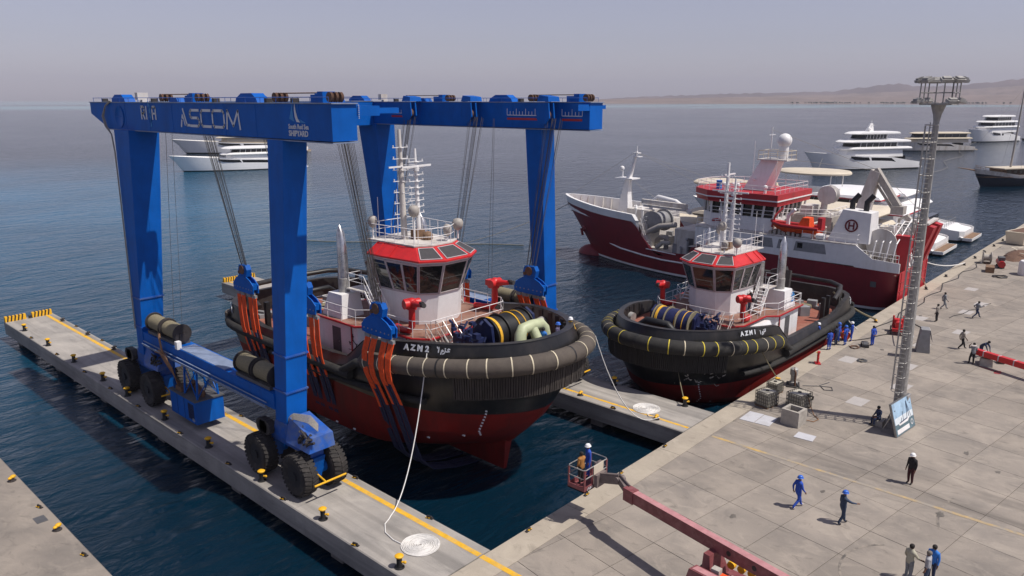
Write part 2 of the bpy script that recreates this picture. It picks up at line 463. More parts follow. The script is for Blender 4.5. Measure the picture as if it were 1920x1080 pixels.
# ------------------------------------------------------------------ procedural ground materials
def sea_material():
    m = bpy.data.materials.new('sea_water'); m.use_nodes = True
    nt = m.node_tree; b = nt.nodes['Principled BSDF']
    L = nt.links.new
    geo = nt.nodes.new('ShaderNodeNewGeometry')
    mp = nt.nodes.new('ShaderNodeMapping'); mp.vector_type = 'POINT'
    mp.inputs['Rotation'].default_value = (0, 0, radians(42))
    mp.inputs['Scale'].default_value = (0.55, 1.3, 1)
    L(geo.outputs['Position'], mp.inputs['Vector'])
    # ripples: three sizes, warped so the crests break up
    n1 = nt.nodes.new('ShaderNodeTexNoise'); n1.inputs['Scale'].default_value = 0.9; n1.inputs['Detail'].default_value = 6; n1.inputs['Roughness'].default_value = 0.55; n1.inputs['Distortion'].default_value = 0.6
    n2 = nt.nodes.new('ShaderNodeTexNoise'); n2.inputs['Scale'].default_value = 0.22; n2.inputs['Detail'].default_value = 3; n2.inputs['Distortion'].default_value = 0.8
    L(mp.outputs[0], n1.inputs['Vector']); L(mp.outputs[0], n2.inputs['Vector'])
    n4 = nt.nodes.new('ShaderNodeTexNoise'); n4.inputs['Scale'].default_value = 0.011; n4.inputs['Detail'].default_value = 4
    L(geo.outputs['Position'], n4.inputs['Vector'])
    bp1 = nt.nodes.new('ShaderNodeBump'); bp1.inputs['Distance'].default_value = 0.42
    st = nt.nodes.new('ShaderNodeMapRange'); st.inputs['From Min'].default_value = 0.3; st.inputs['From Max'].default_value = 0.7; st.inputs['To Min'].default_value = 0.35; st.inputs['To Max'].default_value = 0.85
    L(n4.outputs[0], st.inputs[0]); L(st.outputs[0], bp1.inputs['Strength'])
    L(n1.outputs[0], bp1.inputs['Height'])
    bp2 = nt.nodes.new('ShaderNodeBump'); bp2.inputs['Strength'].default_value = 0.6; bp2.inputs['Distance'].default_value = 0.7
    L(n2.outputs[0], bp2.inputs['Height']); L(bp1.outputs[0], bp2.inputs['Normal'])
    L(bp2.outputs[0], b.inputs['Normal'])
    # depth of the sea bed: shallow reef water reads turquoise, deep water dark blue green; slip colour also kept dark for the tug's shade
    sp = nt.nodes.new('ShaderNodeVectorMath'); sp.operation = 'DISTANCE'; sp.inputs[1].default_value = (8, 205, WATER)
    L(geo.outputs['Position'], sp.inputs[0])
    d1 = nt.nodes.new('ShaderNodeMapRange'); d1.inputs['From Min'].default_value = 30; d1.inputs['From Max'].default_value = 165; d1.inputs['To Min'].default_value = 1; d1.inputs['To Max'].default_value = 0
    L(sp.outputs['Value'], d1.inputs[0])
    nn = nt.nodes.new('ShaderNodeTexNoise'); nn.inputs['Scale'].default_value = 0.02; nn.inputs['Detail'].default_value = 5
    L(geo.outputs['Position'], nn.inputs['Vector'])
    mu = nt.nodes.new('ShaderNodeMath'); mu.operation = 'MULTIPLY'
    rn = nt.nodes.new('ShaderNodeMapRange'); rn.inputs['From Min'].default_value = 0.25; rn.inputs['From Max'].default_value = 0.7; rn.inputs['To Min'].default_value = 0.35
    L(nn.outputs[0], rn.inputs[0]); L(d1.outputs[0], mu.inputs[0]); L(rn.outputs[0], mu.inputs[1])
    # far reef strips
    mp3 = nt.nodes.new('ShaderNodeMapping'); mp3.inputs['Rotation'].default_value = (0, 0, radians(35)); mp3.inputs['Scale'].default_value = (0.0007, 0.0022, 1)
    L(geo.outputs['Position'], mp3.inputs['Vector'])
    n5 = nt.nodes.new('ShaderNodeTexNoise'); n5.inputs['Scale'].default_value = 1.0; n5.inputs['Detail'].default_value = 2
    L(mp3.outputs[0], n5.inputs['Vector'])
    r5 = nt.nodes.new('ShaderNodeMapRange'); r5.inputs['From Min'].default_value = 0.40; r5.inputs['From Max'].default_value = 0.55
    L(n5.outputs[0], r5.inputs[0])
    far = nt.nodes.new('ShaderNodeMapRange'); far.inputs['From Min'].default_value = 1900; far.inputs['From Max'].default_value = 2500
    ln = nt.nodes.new('ShaderNodeVectorMath'); ln.operation = 'LENGTH'; L(geo.outputs['Position'], ln.inputs[0]); L(ln.outputs['Value'], far.inputs[0])
    m5 = nt.nodes.new('ShaderNodeMath'); m5.operation = 'MULTIPLY'; L(r5.outputs[0], m5.inputs[0]); L(far.outputs[0], m5.inputs[1])
    c1 = nt.nodes.new('ShaderNodeMix'); c1.data_type = 'RGBA'
    c1.inputs[6].default_value = (0.0012, 0.0135, 0.0270, 1); c1.inputs[7].default_value = (0.005, 0.150, 0.290, 1)
    L(mu.outputs[0], c1.inputs[0])
    c2 = nt.nodes.new('ShaderNodeMix'); c2.data_type = 'RGBA'; c2.inputs[7].default_value = (0.16, 0.36, 0.40, 1)
    L(c1.outputs[2], c2.inputs[6]); L(m5.outputs[0], c2.inputs[0])
    L(c2.outputs[2], b.inputs['Base Color'])
    b.inputs['Roughness'].default_value = 0.07
    b.inputs['IOR'].default_value = 1.33
    return m

def concrete_material(name, base, dark, light, tracks=False, random_tint=0.14, scale=1.0):
    m = bpy.data.materials.new(name); m.use_nodes = True
    nt = m.node_tree; b = nt.nodes['Principled BSDF']; L = nt.links.new
    geo = nt.nodes.new('ShaderNodeNewGeometry'); oi = nt.nodes.new('ShaderNodeObjectInfo')
    pos = geo.outputs['Position']
    def noise(sc, det=6, dist=0.0, rough=0.6, vec=pos):
        n = nt.nodes.new('ShaderNodeTexNoise'); n.inputs['Scale'].default_value = sc*scale; n.inputs['Detail'].default_value = det
        n.inputs['Distortion'].default_value = dist; n.inputs['Roughness'].default_value = rough
        L(vec, n.inputs['Vector']); return n.outputs[0]
    def rng(v, a, b_, c=0.0, d=1.0):
        r = nt.nodes.new('ShaderNodeMapRange'); r.inputs['From Min'].default_value = a; r.inputs['From Max'].default_value = b_
        r.inputs['To Min'].default_value = c; r.inputs['To Max'].default_value = d; L(v, r.inputs[0]); return r.outputs[0]
    def mixc(f, a, c):
        x = nt.nodes.new('ShaderNodeMix'); x.data_type = 'RGBA'
        if isinstance(f, float): x.inputs[0].default_value = f
        else: L(f, x.inputs[0])
        for i, s in ((6, a), (7, c)):
            if isinstance(s, tuple): x.inputs[i].default_value = s + (1,)
            else: L(s, x.inputs[i])
        return x.outputs[2]
    # stains are dragged a little along the traffic direction
    mp = nt.nodes.new('ShaderNodeMapping'); mp.inputs['Scale'].default_value = (1.0, 0.55, 1) if not tracks else (1.0, 0.16, 1)
    L(pos, mp.inputs['Vector'])
    c = mixc(rng(noise(0.35, 7, 0.5), 0.35, 0.68), base, dark)
    c = mixc(rng(noise(0.9, 8, 1.2, 0.68, mp.outputs[0]), 0.5, 0.75, 0, 0.75), c, light)
    c = mixc(rng(noise(1.6, 8, 0.9, 0.7, mp.outputs[0]), 0.56, 0.76, 0, 0.75), c, tuple(v*0.55 for v in dark))
    if name == 'slab_concrete':
        # tyre-blackened lanes where the boat lift runs off the right jetty
        sx = nt.nodes.new('ShaderNodeSeparateXYZ'); L(pos, sx.inputs[0])
        mp4 = nt.nodes.new('ShaderNodeMapping'); mp4.inputs['Scale'].default_value = (0.9, 0.10, 1); L(pos, mp4.inputs['Vector'])
        nz = rng(noise(1.0, 6, 0.6, 0.65, mp4.outputs[0]), 0.36, 0.62)
        for cx_, hw in ((42.1, 0.75), (43.9, 0.7)):
            ab = nt.nodes.new('ShaderNodeMath'); ab.operation = 'SUBTRACT'; L(sx.outputs[0], ab.inputs[0]); ab.inputs[1].default_value = cx_
            a2 = nt.nodes.new('ShaderNodeMath'); a2.operation = 'ABSOLUTE'; L(ab.outputs[0], a2.inputs[0])
            mm = nt.nodes.new('ShaderNodeMath'); mm.operation = 'MULTIPLY'; L(rng(a2.outputs[0], hw*.45, hw, 0.62, 0.0), mm.inputs[0]); L(nz, mm.inputs[1])
            c = mixc(mm.outputs[0], c, tuple(v*0.55 for v in dark))
    if tracks:
        mp2 = nt.nodes.new('ShaderNodeMapping'); mp2.inputs['Scale'].default_value = (1.0, 0.025, 1); L(pos, mp2.inputs['Vector'])
        c = mixc(rng(noise(1.3, 4, 0.2, 0.5, mp2.outputs[0]), 0.48, 0.62, 0, 0.55), c, tuple(v*0.62 for v in dark))
    c = mixc(rng(noise(14, 5), 0.25, 0.75, 0, 0.22), c, tuple(v*0.6 for v in dark))
    if random_tint:
        hv = nt.nodes.new('ShaderNodeHueSaturation')
        L(rng(oi.outputs['Random'], 0, 1, 1-random_tint, 1+random_tint*0.6), hv.inputs['Value']); L(c, hv.inputs['Color']); c = hv.outputs[0]
    L(c, b.inputs['Base Color'])
    b.inputs['Roughness'].default_value = 0.86
    b.inputs['Specular IOR Level'].default_value = 0.3
    bp = nt.nodes.new('ShaderNodeBump'); bp.inputs['Strength'].default_value = 0.25; bp.inputs['Distance'].default_value = 0.01
    L(noise(9, 8), bp.inputs['Height']); L(bp.outputs[0], b.inputs['Normal'])
    return m
MSEA = sea_material()
M['slab'] = concrete_material('slab_concrete', (0.345, 0.300, 0.256), (0.228, 0.203, 0.180), (0.42, 0.366, 0.308), random_tint=0.13)
M['cap'] = concrete_material('cap_concrete', (0.44, 0.385, 0.31), (0.35, 0.305, 0.25), (0.50, 0.44, 0.36), random_tint=0.06)
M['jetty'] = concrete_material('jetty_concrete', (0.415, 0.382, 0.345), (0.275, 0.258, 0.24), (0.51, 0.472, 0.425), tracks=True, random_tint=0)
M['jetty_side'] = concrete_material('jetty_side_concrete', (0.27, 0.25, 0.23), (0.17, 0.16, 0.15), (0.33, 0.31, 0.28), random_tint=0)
M['joint'] = mat('joint', (0.10, 0.09, 0.08), 0.95, nscale=2, namt=0.3)

# ------------------------------------------------------------------ sea
mb = MB()
R = 14500
# graded rings so that the sheet reaches the horizon
mb.poly([(-R, -R, WATER), (R, -R, WATER), (R, R, WATER), (-R, R, WATER)])
sea = struct(mb.build('sea', MSEA))

# ------------------------------------------------------------------ quay
QX0, QX1, QY1 = 10.2, 330.0, 21.9
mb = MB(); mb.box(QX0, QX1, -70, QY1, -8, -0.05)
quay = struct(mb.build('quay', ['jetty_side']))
PM[quay.name] = Matrix.Identity(4)
def clip(poly, nx, ny, c):
    out = []
    for i in range(len(poly)):
        a = poly[i]; b = poly[(i+1) % len(poly)]
        da = nx*a[0] + ny*a[1] - c; db = nx*b[0] + ny*b[1] - c
        if da >= 0: out.append(a)
        if (da >= 0) != (db >= 0):
            t = da / (da - db); out.append((a[0]+(b[0]-a[0])*t, a[1]+(b[1]-a[1])*t))
    return out
CAMM = Matrix.Translation((0, 0, 20.5)) @ cam.rotation_euler.to_matrix().to_4x4()
CINV = CAMM.inverted()
def proj(p):
    q = CINV @ Vector(p); z = -q.z
    if z < 0.5: return None
    return 960 + 1420*q.x/z, 540 - 1420*q.y/z, z
TH = radians(-8.5); PIT = 3.0
ux, uy = cos(TH), sin(TH); vx, vy = -sin(TH), cos(TH)
CAPY = 20.5
slabs = []; rest = MB()
G = 0.014
rs = random.Random(3)
for i in range(-10, 50):
    for j in range(-16, 8):
        ox = 34.2 + PIT*(i*ux + j*vx); oy = 15.8 + PIT*(i*uy + j*vy)
        P = PIT
        poly = [(ox + a*ux + b*vx, oy + a*uy + b*vy) for a, b in ((G, G), (P-G, G), (P-G, P-G), (G, P-G))]
        poly = clip(poly, 0, -1, -(CAPY - G)); 
        if len(poly) > 2: poly = clip(poly, 1, 0, QX0 + 0.02)
        if len(poly) > 2: poly = clip(poly, 0, 1, -24)
        if len(poly) < 3: continue
        ar = abs(sum(poly[k][0]*poly[(k+1) % len(poly)][1] - poly[(k+1) % len(poly)][0]*poly[k][1] for k in range(len(poly)))) / 2
        if ar < 0.15: continue
        cx = sum(p[0] for p in poly)/len(poly); cy = sum(p[1] for p in poly)/len(poly)
        q = proj((cx, cy, 0))
        vis = q and -80 < q[0] < 2010 and -50 < q[1] < 1180
        if vis: slabs.append((q[2], poly))
        else: rest.prism(poly, -0.048, rs.uniform(-0.004, 0.0))
slabs.sort(key=lambda t: t[0])
for k, (d, poly) in enumerate(slabs):
    if k < 300:
        s = MB(); s.prism(poly, -0.048, rs.uniform(-0.006, 0.0)); s.build('slab', 'slab', quay, fix=False)
    else:
        rest.prism(poly, -0.048, rs.uniform(-0.004, 0.0))
o = rest.build('slab_remainder', 'slab', quay, fix=False); o['kind'] = 'stuff'
# cap beam along the water's edge, cast in lengths
x = QX0
while x < 200:
    x2 = min(x + 9.0, 200)
    s = MB(); s.hexa([(x+.012, CAPY+.01, -0.8), (x2-.012, CAPY+.01, -0.8), (x2-.012, QY1+.12, -0.8), (x+.012, QY1+.12, -0.8)],
                     [(x+.012, CAPY+.01, 0.0), (x2-.012, CAPY+.01, 0.0), (x2-.012, QY1+.06, 0.0), (x+.012, QY1+.06, 0.0)])
    s.build('cap_beam', 'cap', quay); x = x2
# worn yellow line and tyre marks on the quay
s = MB(); s.hexa([(40.78, -20, .002), (41.02, -20, .002), (41.02, 20.4, .002), (40.78, 20.4, .002)], [(40.78, -20, .006), (41.02, -20, .006), (41.02, 20.4, .006), (40.78, 20.4, .006)])
s.build('yellow_line', 'paint_yellow_worn', quay)
s = MB(); s.box(21.78, 22.08, 15.0, 21.99, .002, .006); s.build('yellow_line', 'paint_yellow', quay)
M['mark'] = mat('tyre_mark', (0.11, 0.10, 0.09), 0.9, nscale=3, namt=0.25, dirt=(0.30, 0.26, 0.22), dscale=2.0, damt=0.9, dlo=0.40, dhi=0.6)
def arc_mark(c, r0, a0, a1, w=0.16):
    s = MB(); n = 26
    for k in range(n):
        t0 = a0 + (a1-a0)*k/n; t1 = a0 + (a1-a0)*(k+1)/n
        q = [(c[0]+(r0-w/2)*cos(t0), c[1]+(r0-w/2)*sin(t0)), (c[0]+(r0+w/2)*cos(t0), c[1]+(r0+w/2)*sin(t0)), (c[0]+(r0+w/2)*cos(t1), c[1]+(r0+w/2)*sin(t1)), (c[0]+(r0-w/2)*cos(t1), c[1]+(r0-w/2)*sin(t1))]
        s.poly([(a, b, .0035) for a, b in q])
    s.build('tyre_mark', 'mark', quay, fix=False)
arc_mark((33.2, 6.6), 3.0, radians(40), radians(165), .11)
arc_mark((41.0, 1.4), 6.0, radians(75), radians(112), .12)

# ------------------------------------------------------------------ jetties
def jetty(x0, x1, ylines, ybright):
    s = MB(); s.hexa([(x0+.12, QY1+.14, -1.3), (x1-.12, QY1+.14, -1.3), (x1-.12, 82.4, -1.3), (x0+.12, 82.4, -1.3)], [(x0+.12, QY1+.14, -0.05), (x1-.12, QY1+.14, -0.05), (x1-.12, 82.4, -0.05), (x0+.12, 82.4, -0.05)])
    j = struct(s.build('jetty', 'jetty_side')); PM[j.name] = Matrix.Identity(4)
    y = QY1 + .13
    while y < 82.3:
        y2 = min(y + 10.06, 82.5)
        s = MB(); a, b = x0, x1
        s.loft([[(a, y+.008, -1.22), (b, y+.008, -1.22), (b, y2-.008, -1.22), (a, y2-.008, -1.22)], [(a, y+.008, -0.05), (b, y+.008, -0.05), (b, y2-.008, -0.05), (a, y2-.008, -0.05)],
                [(a+.05, y+.01, 0), (b-.05, y+.01, 0), (b-.05, y2-.01, 0), (a+.05, y2-.01, 0)]])
        s.build('deck_section', 'jetty', j); y = y2
    s = MB(); s.box(ylines[0], ylines[1], ybright, 81.8, .003, .007); s.build('yellow_line', 'paint_yellow', j)
    for k in range(6):
        yy = 29 + k*10.1
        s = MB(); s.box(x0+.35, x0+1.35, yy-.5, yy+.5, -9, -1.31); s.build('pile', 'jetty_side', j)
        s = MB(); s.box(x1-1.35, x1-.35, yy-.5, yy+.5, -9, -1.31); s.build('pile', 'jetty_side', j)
    return j
jetty_l = jetty(18.4, 22.6, (21.78, 22.08), 22.1)
jetty_r = jetty(40.2, 44.35, (40.84, 41.08), 22.1)
s = MB(); s.loft([[(-40, 15, -8), (9.7, 15, -8), (9.7, 95, -8), (-40, 95, -8)], [(-40, 15, -0.06), (9.85, 15, -0.06), (9.85, 95, -0.06), (-40, 95, -0.06)], [(-40, 15, 0), (9.79, 15, 0), (9.79, 95, 0), (-40, 95, 0)]])
struct(s.build('quay_west', 'slab'))

# ------------------------------------------------------------------ far shore and hills
def azpt(px, D, z):
    a = HEAD + math.atan((px - 960) / 1463.0)
    return (D*sin(a), D*cos(a), z)
def zfor(py, D):
    return 20.5 + (187.0 - py) / 1463.0 * D
M['sand'] = mat('far_sand', (0.20, 0.15, 0.13), 0.95, nscale=0.004, namt=0.25, dirt=(0.12, 0.095, 0.085), dscale=0.006, damt=0.7, dlo=0.42)
M['rock'] = mat('far_rock', (0.12, 0.085, 0.08), 0.95, nscale=0.002, namt=0.3)
M['grove'] = mat('grove_green', (0.05, 0.06, 0.03), 0.9, nscale=0.02, namt=0.4)
def ridge(name, D, depth, prof, mt, jit, base):
    s = MB(); rr = random.Random(name); N = 150; rings = []
    for k in range(N + 1):
        px = lerp(prof[0][0], prof[-1][0], k / N)
        hz = zfor(ramp(px, prof), D)
        hz += rr.uniform(-jit, jit)*max(0.15, min(1, (hz+2)/60))
        hz = max(hz, WATER + 0.3)
        a0 = azpt(px, D - depth*0.7, base); a1 = azpt(px, D - depth*0.35, lerp(base, hz, 0.55 + rr.uniform(-.1, .1))); a2 = azpt(px, D, hz); a3 = azpt(px, D + depth, base)
        rings.append([a0, a1, a2, a3])
    s.loft(rings, closed=False)
    return struct(s.build(name, mt, smooth=80))
ridge('far_shore', 5200, 900, [(1085, 186.9), (1150, 186.0), (1250, 184.0), (1400, 182.6), (1560, 182), (1700, 181.5), (1920, 179), (2150, 178), (2500, 178)], 'sand', 2.0, WATER-0.5)
ridge('hills', 9000, 1500, [(1120, 186.4), (1200, 182), (1300, 178.5), (1400, 176), (1470, 174.5), (1560, 173), (1620, 166), (1680, 160.5), (1720, 166), (1780, 165), (1850, 160), (1930, 154), (2100, 150), (2500, 158)], 'rock', 7, WATER-0.5)
ridge('foothills', 7000, 1000, [(1300, 184), (1450, 180), (1560, 178), (1680, 174), (1740, 171), (1820, 170), (1930, 165), (2100, 166), (2500, 170)], 'sand', 4, WATER-0.5)
gm = MB(); rg = random.Random(5)
for k in range(240):
    px = rg.choice([rg.gauss(1690, 22), rg.gauss(1790, 30), rg.uniform(1480, 1900), rg.gauss(1560, 15)])
    D = rg.uniform(4500, 4680); p = azpt(px, D, 0); r = rg.uniform(1.5, 5)
    gm.ball((p[0], p[1], zfor(185, D)*0 + 3 + r*0.5), r, 6, 4, rg.uniform(.8, 1.6), rg.uniform(.8, 1.6), rg.uniform(.7, 1.1))
o = gm.build('shore_grove', 'grove'); o['kind'] = 'stuff'; o['label'] = 'dark green groves strung along the far desert shore'; o['category'] = 'trees'
s = MB(); ga = azpt(1440, 4560, 0)
for k in range(40):
    a = azpt(1100 + k*30, 4380, 0); b = azpt(1130 + k*30, 4380, 0); c = azpt(1130 + k*30, 4760, 0); d = azpt(1100 + k*30, 4760, 0)
    s.poly([(a[0], a[1], WATER-.2), (b[0], b[1], WATER-.2), (c[0], c[1], 3.5), (d[0], d[1], 3.5)])
struct(s.build('beach', 'sand'))
M['far_wall'] = mat('far_wall', (0.62, 0.55, 0.48), 0.9, nscale=0.05, namt=0.15)
FARB = [(1546, 26, 9, 'widest'), (1568, 20, 12, 'tallest'), (1582, 15, 7, 'small'), (1838, 40, 8, 'long'), (1496, 14, 7, 'leftmost')]
for px, w, hh, nm in FARB:
    c = azpt(px, 4620, 0); t = thing('shore_building', '%s pale low building on the far desert shore' % nm, 'building', (c[0], c[1], 2.0), -HEAD, 'buildings on the far shore')
    s = MB(); s.box(-w/2, w/2, -7, 7, 0, hh); s.build('wall', 'far_wall', t)
    s = MB(); s.box(-w/2-.5, w/2+.5, -7.5, 7.5, hh, hh+.8); s.build('roof', 'far_wall', t)

# ------------------------------------------------------------------ haze
hz = MB(); hz.box(-15000, 15000, -15000, 15000, WATER - 1.5, 420)
# the box is closed round camera, ground and hills
haze_m = bpy.data.materials.new('haze_air'); haze_m.use_nodes = True
hn = haze_m.node_tree
for n in list(hn.nodes):
    if n.type == 'BSDF_PRINCIPLED': hn.nodes.remove(n)
pv = hn.nodes.new('ShaderNodeVolumePrincipled')
pv.inputs['Color'].default_value = (0.74, 0.75, 0.87, 1)
pv.inputs['Density'].default_value = 0.00008
pv.inputs['Anisotropy'].default_value = 0.0
hn.links.new(pv.outputs[0], hn.nodes['Material Output'].inputs['Volume'])
haze = hz.build('haze', haze_m); haze['kind'] = 'stuff'
# ------------------------------------------------------------------ boat lift (travelling gantry)
lift = thing('boat_lift', 'tall blue travelling boat hoist gantry straddling the slip on both jetties', 'boat lift', (31.4, 44.0, 0))
def LP(s, name, mats, parent=lift, smooth=None):
    return s.build(name, mats, parent, smooth, world=True)
MX = lambda x, side: x if side < 0 else 62.8 - x          # near side as measured, far side mirrored
def mxbox(s, side, x0, x1, y0, y1, z0, z1):
    a, b = sorted((MX(x0, side), MX(x1, side))); return s.box(a, b, y0, y1, z0, z1)

# tyre and rim meshes (axis along X, shared by all wheels)
def tyre_mesh():
    s = MB(); w = .40; r = 1.2
    prof = [(.62, -w+.06), (.80, -w-.01), (1.0, -w-.02), (1.10, -w+.05), (1.155, -w+.16), (1.16, 0), (1.155, w-.16), (1.10, w-.05), (1.0, w+.02), (.80, w+.01), (.62, w-.06)]
    s.lathe((0, 0, 0), (1, 0, 0), prof, 36, cap=False)
    n = 30
    for k in range(n):
        for sd in (-1, 1):
            a = 2*pi*(k + (0.5 if sd > 0 else 0)) / n; da = 2*pi/n*0.30
            q = []
            for (xx, rr, aa) in ((sd*.03, 1.15, a-da+.06), (sd*.03, 1.15, a+da+.06), (sd*(w-.02), 1.09, a+da-.05), (sd*(w-.02), 1.09, a-da-.05)):
                q.append((xx, rr*cos(aa), rr*sin(aa)))
            q2 = []
            for (xx, rr, aa) in ((sd*.03, 1.205, a-da+.06), (sd*.03, 1.205, a+da+.06), (sd*(w+.01), 1.17, a+da-.05), (sd*(w+.01), 1.17, a-da-.05)):
                q2.append((xx, rr*cos(aa), rr*sin(aa)))
            s.hexa(q, q2)
    return s
def rim_mesh():
    s = MB()
    s.lathe((0, 0, 0), (1, 0, 0), [(.64, -.33), (.60, -.30), (.52, -.15), (.30, -.12), (.28, -.26), (.05, -.27)], 24)
    s.lathe((0, 0, 0), (1, 0, 0), [(.05, .27), (.28, .26), (.30, .12), (.52, .15), (.60, .30), (.64, .33)], 24)
    for k in range(12):
        a = 2*pi*k/12; s.cyl((-.15, .42*cos(a), .42*sin(a)), (-.20, .42*cos(a), .42*sin(a)), .035, n=6)
    return s
_t = tyre_mesh().build('tyre', 'tyre', smooth=35); _r = rim_mesh().build('rim', 'rim', smooth=35)
TYRE, RIM = _t.data, _r.data
bpy.data.objects.remove(_t); bpy.data.objects.remove(_r)
def wheel(x, y):
    s = MB(); s.cyl((x-.42, y, 1.2), (x+.42, y, 1.2), .24, n=16)
    w = LP(s, 'wheel', 'rim', smooth=40)
    for nm, me in (('tyre', TYRE), ('rim', RIM)):
        o = bpy.data.objects.new(nm, me); COL.objects.link(o); o.parent = w
        o.location = (x - 31.4, y - 44.0, 1.205); o.rotation_euler = (random.uniform(0, 6), 0, 0)

for side in (-1, 1):
    fx = 0.0 if side < 0 else -0.35     # the far legs stand a little straighter
    # longitudinal top beam
    s = MB(); a, b = sorted((MX(20.8, side), MX(22.2, side)))
    prof = [(30.3, 18.6), (57.0, 18.55), (60.0, 19.55), (60.0, 20.32), (30.3, 20.3)]
    s.extrude([(a, y, z) for y, z in prof], (b-a, 0, 0))
    beam = LP(s, 'beam', 'blue')
    s = MB()
    for z0, z1 in ((20.305, 20.36),): s.box(a-.05, b+.05, 30.2, 60.05, z0, z1)
    s.box(a-.04, b+.04, 30.24, 57, 18.50, 18.555)
    LP(s, 'flange', 'blue_top', beam)
    s = MB()
    for y in (33.0, 37.1, 40.4, 46.9, 50.2, 53.9):
        s.box(a-.012, a, y-.015, y+.015, 18.56, 20.3); s.box(b, b+.012, y-.015, y+.015, 18.56, 20.3)
    LP(s, 'weld_seam', 'blue', beam)
    # legs: tapered boxes leaning inwards
    for nm, bot, top in (('front', (19.72, 20.95, 34.5, 35.6), (20.7, 22.1, 34.5, 35.95)), ('rear', (19.6, 21.0, 52.6, 53.45), (20.35, 22.35, 52.6, 55.0))):
        def rect(r, z, dx=0):
            x0, x1 = sorted((MX(r[0], side) + dx, MX(r[1], side) + dx)); return [(x0, r[2], z), (x1, r[2], z), (x1, r[3], z), (x0, r[3], z)]
        s = MB(); s.hexa(rect(bot, 3.3, fx), rect(top, 18.52 if nm == 'front' else 18.54))
        leg = LP(s, 'leg', 'blue')
        s = MB()
        for z in (7.2, 5.2):
            t = (z - 3.3) / 15.2; r = [lerp(bot[i], top[i], t) for i in range(4)]; r = (r[0]-.07, r[1]+.07, r[2]-.07, r[3]+.07)
            q = rect(r, z, fx*(1-t)); q2 = rect(r, z+.09, fx*(1-t)); s.hexa(q, q2)
        LP(s, 'bolted_flange', 'blue_worn', leg)
        s = MB()
        for z in (7.2, 5.2):
            t = (z - 3.3) / 15.2; r = [lerp(bot[i], top[i], t) for i in range(4)]
            x0, x1 = sorted((MX(r[0], side) + fx*(1-t), MX(r[1], side) + fx*(1-t)))
            k = x0
            while k < x1:
                s.cyl((k, r[2]-.045, z-.05), (k, r[2]-.045, z+.12), .022, n=5); k += .12
        LP(s, 'bolt', 'blue_worn', leg)
        # saddle, equaliser and forks
        yc = 35.0 if nm == 'front' else 53.25
        cx = MX(20.35, side) + fx*(1 if side > 0 else 1)
        s = MB()
        s.hexa([(cx-.62, yc-1.0, 2.55), (cx+.62, yc-1.0, 2.55), (cx+.62, yc+1.0, 2.55), (cx-.62, yc+1.0, 2.55)], [(cx-.66, yc-.62, 3.5), (cx+.66, yc-.62, 3.5), (cx+.66, yc+.62, 3.5), (cx-.66, yc+.62, 3.5)])
        s.box(cx-.4, cx+.4, yc-2.3, yc+2.3, 2.05, 2.56)
        LP(s, 'saddle', 'blue_worn')
        for yy in (yc-1.95, yc+1.95):
            s = MB(); s.hexa([(cx-.22, yy-.3, .8), (cx+.22, yy-.3, .8), (cx+.22, yy+.3, .8), (cx-.22, yy+.3, .8)], [(cx-.36, yy-.55, 2.05), (cx+.36, yy-.55, 2.05), (cx+.36, yy+.55, 2.05), (cx-.36, yy+.55, 2.05)])
            s.cyl((cx-.6, yy, 1.2), (cx+.6, yy, 1.2), .34, n=18)
            LP(s, 'fork', 'blue', smooth=40)
            wheel(cx-.92, yy); wheel(cx+.92, yy)
        # yellow guard bar in front of the wheels
        ys = yc - 3.45
        s = MB(); s.tube([(cx-1.0, ys, 1.05), (cx+.95, ys, 1.05)], .055, 8); s.tube([(cx-.3, ys+.02, 1.05), (cx-.25, yc-2.2, 1.25)], .05, 8)
        LP(s, 'guard_bar', 'yellow', smooth=40)
        # drive unit and hood
        yh = yc - 1.0
        s = MB(); s.hexa([(cx-.85, yh-1.9, 2.62), (cx+.75, yh-1.9, 2.62), (cx+.75, yh+.35, 2.62), (cx-.85, yh+.35, 2.62)], [(cx-.55, yh-1.75, 3.35), (cx+.75, yh-1.75, 3.35), (cx+.68, yh+.30, 3.95), (cx-.55, yh+.30, 3.95)])
        LP(s, 'hood', 'blue_worn')
        s = MB(); rh = random.Random(4 + side)
        for k in range(26):
            p = (cx-.72+rh.uniform(-.1, .2), yh-1.3+rh.uniform(-.35, .6), 3.0+rh.uniform(-.3, .55)); q = (p[0]+rh.uniform(-.25, .3), p[1]+rh.uniform(-.4, .4), p[2]+rh.uniform(-.25, .4))
            s.cyl(p, q, rh.uniform(.03, .1), n=6)
        for k in range(3):
            s.cyl((cx-.95, yc+1.2+k*.3, 2.9), (cx-.55, yc+1.2+k*.3, 2.9), .42, n=16)
        LP(s, 'drive_motor', 'drum_dark')
        s = MB(); rh = random.Random(14 + side)
        for k in range(7):
            y0 = yh-1.2+k*.12; s.tube([(cx-.5, y0+1.9, 3.6+.05*k), (cx-.55+.06*k, y0+1.0, 4.0), (cx-.3+.1*k, y0+.1, 3.98), (cx-.1+.08*k, y0-.5, 3.62)], .028, 5)
        LP(s, 'hose', 'rope_grey', smooth=60)
    # sill beam
    s = MB(); cxs = MX(20.33, side) + fx
    s.box(cxs-.62, cxs+.62, 35.62, 52.58, 4.05, 4.95)
    sill = LP(s, 'sill_beam', 'blue')
    s = MB(); s.box(cxs-.56, cxs+.5, 41.2, 47.2, 4.952, 4.985); LP(s, 'walkway_plate', 'blue_top', sill)
    s = MB()
    for yy in (41.0, 46.9):
        for k in range(14): s.cyl((cxs-.58+k*.088, yy, 4.95), (cxs-.58+k*.088, yy, 5.03), .02, n=5)
    LP(s, 'bolt', 'blue_worn', sill)
    ox = cxs - .62*(-side) * -1 if False else cxs + .62*side*1.0
    os_ = cxs - .66 if side < 0 else cxs + .66
    s = MB()
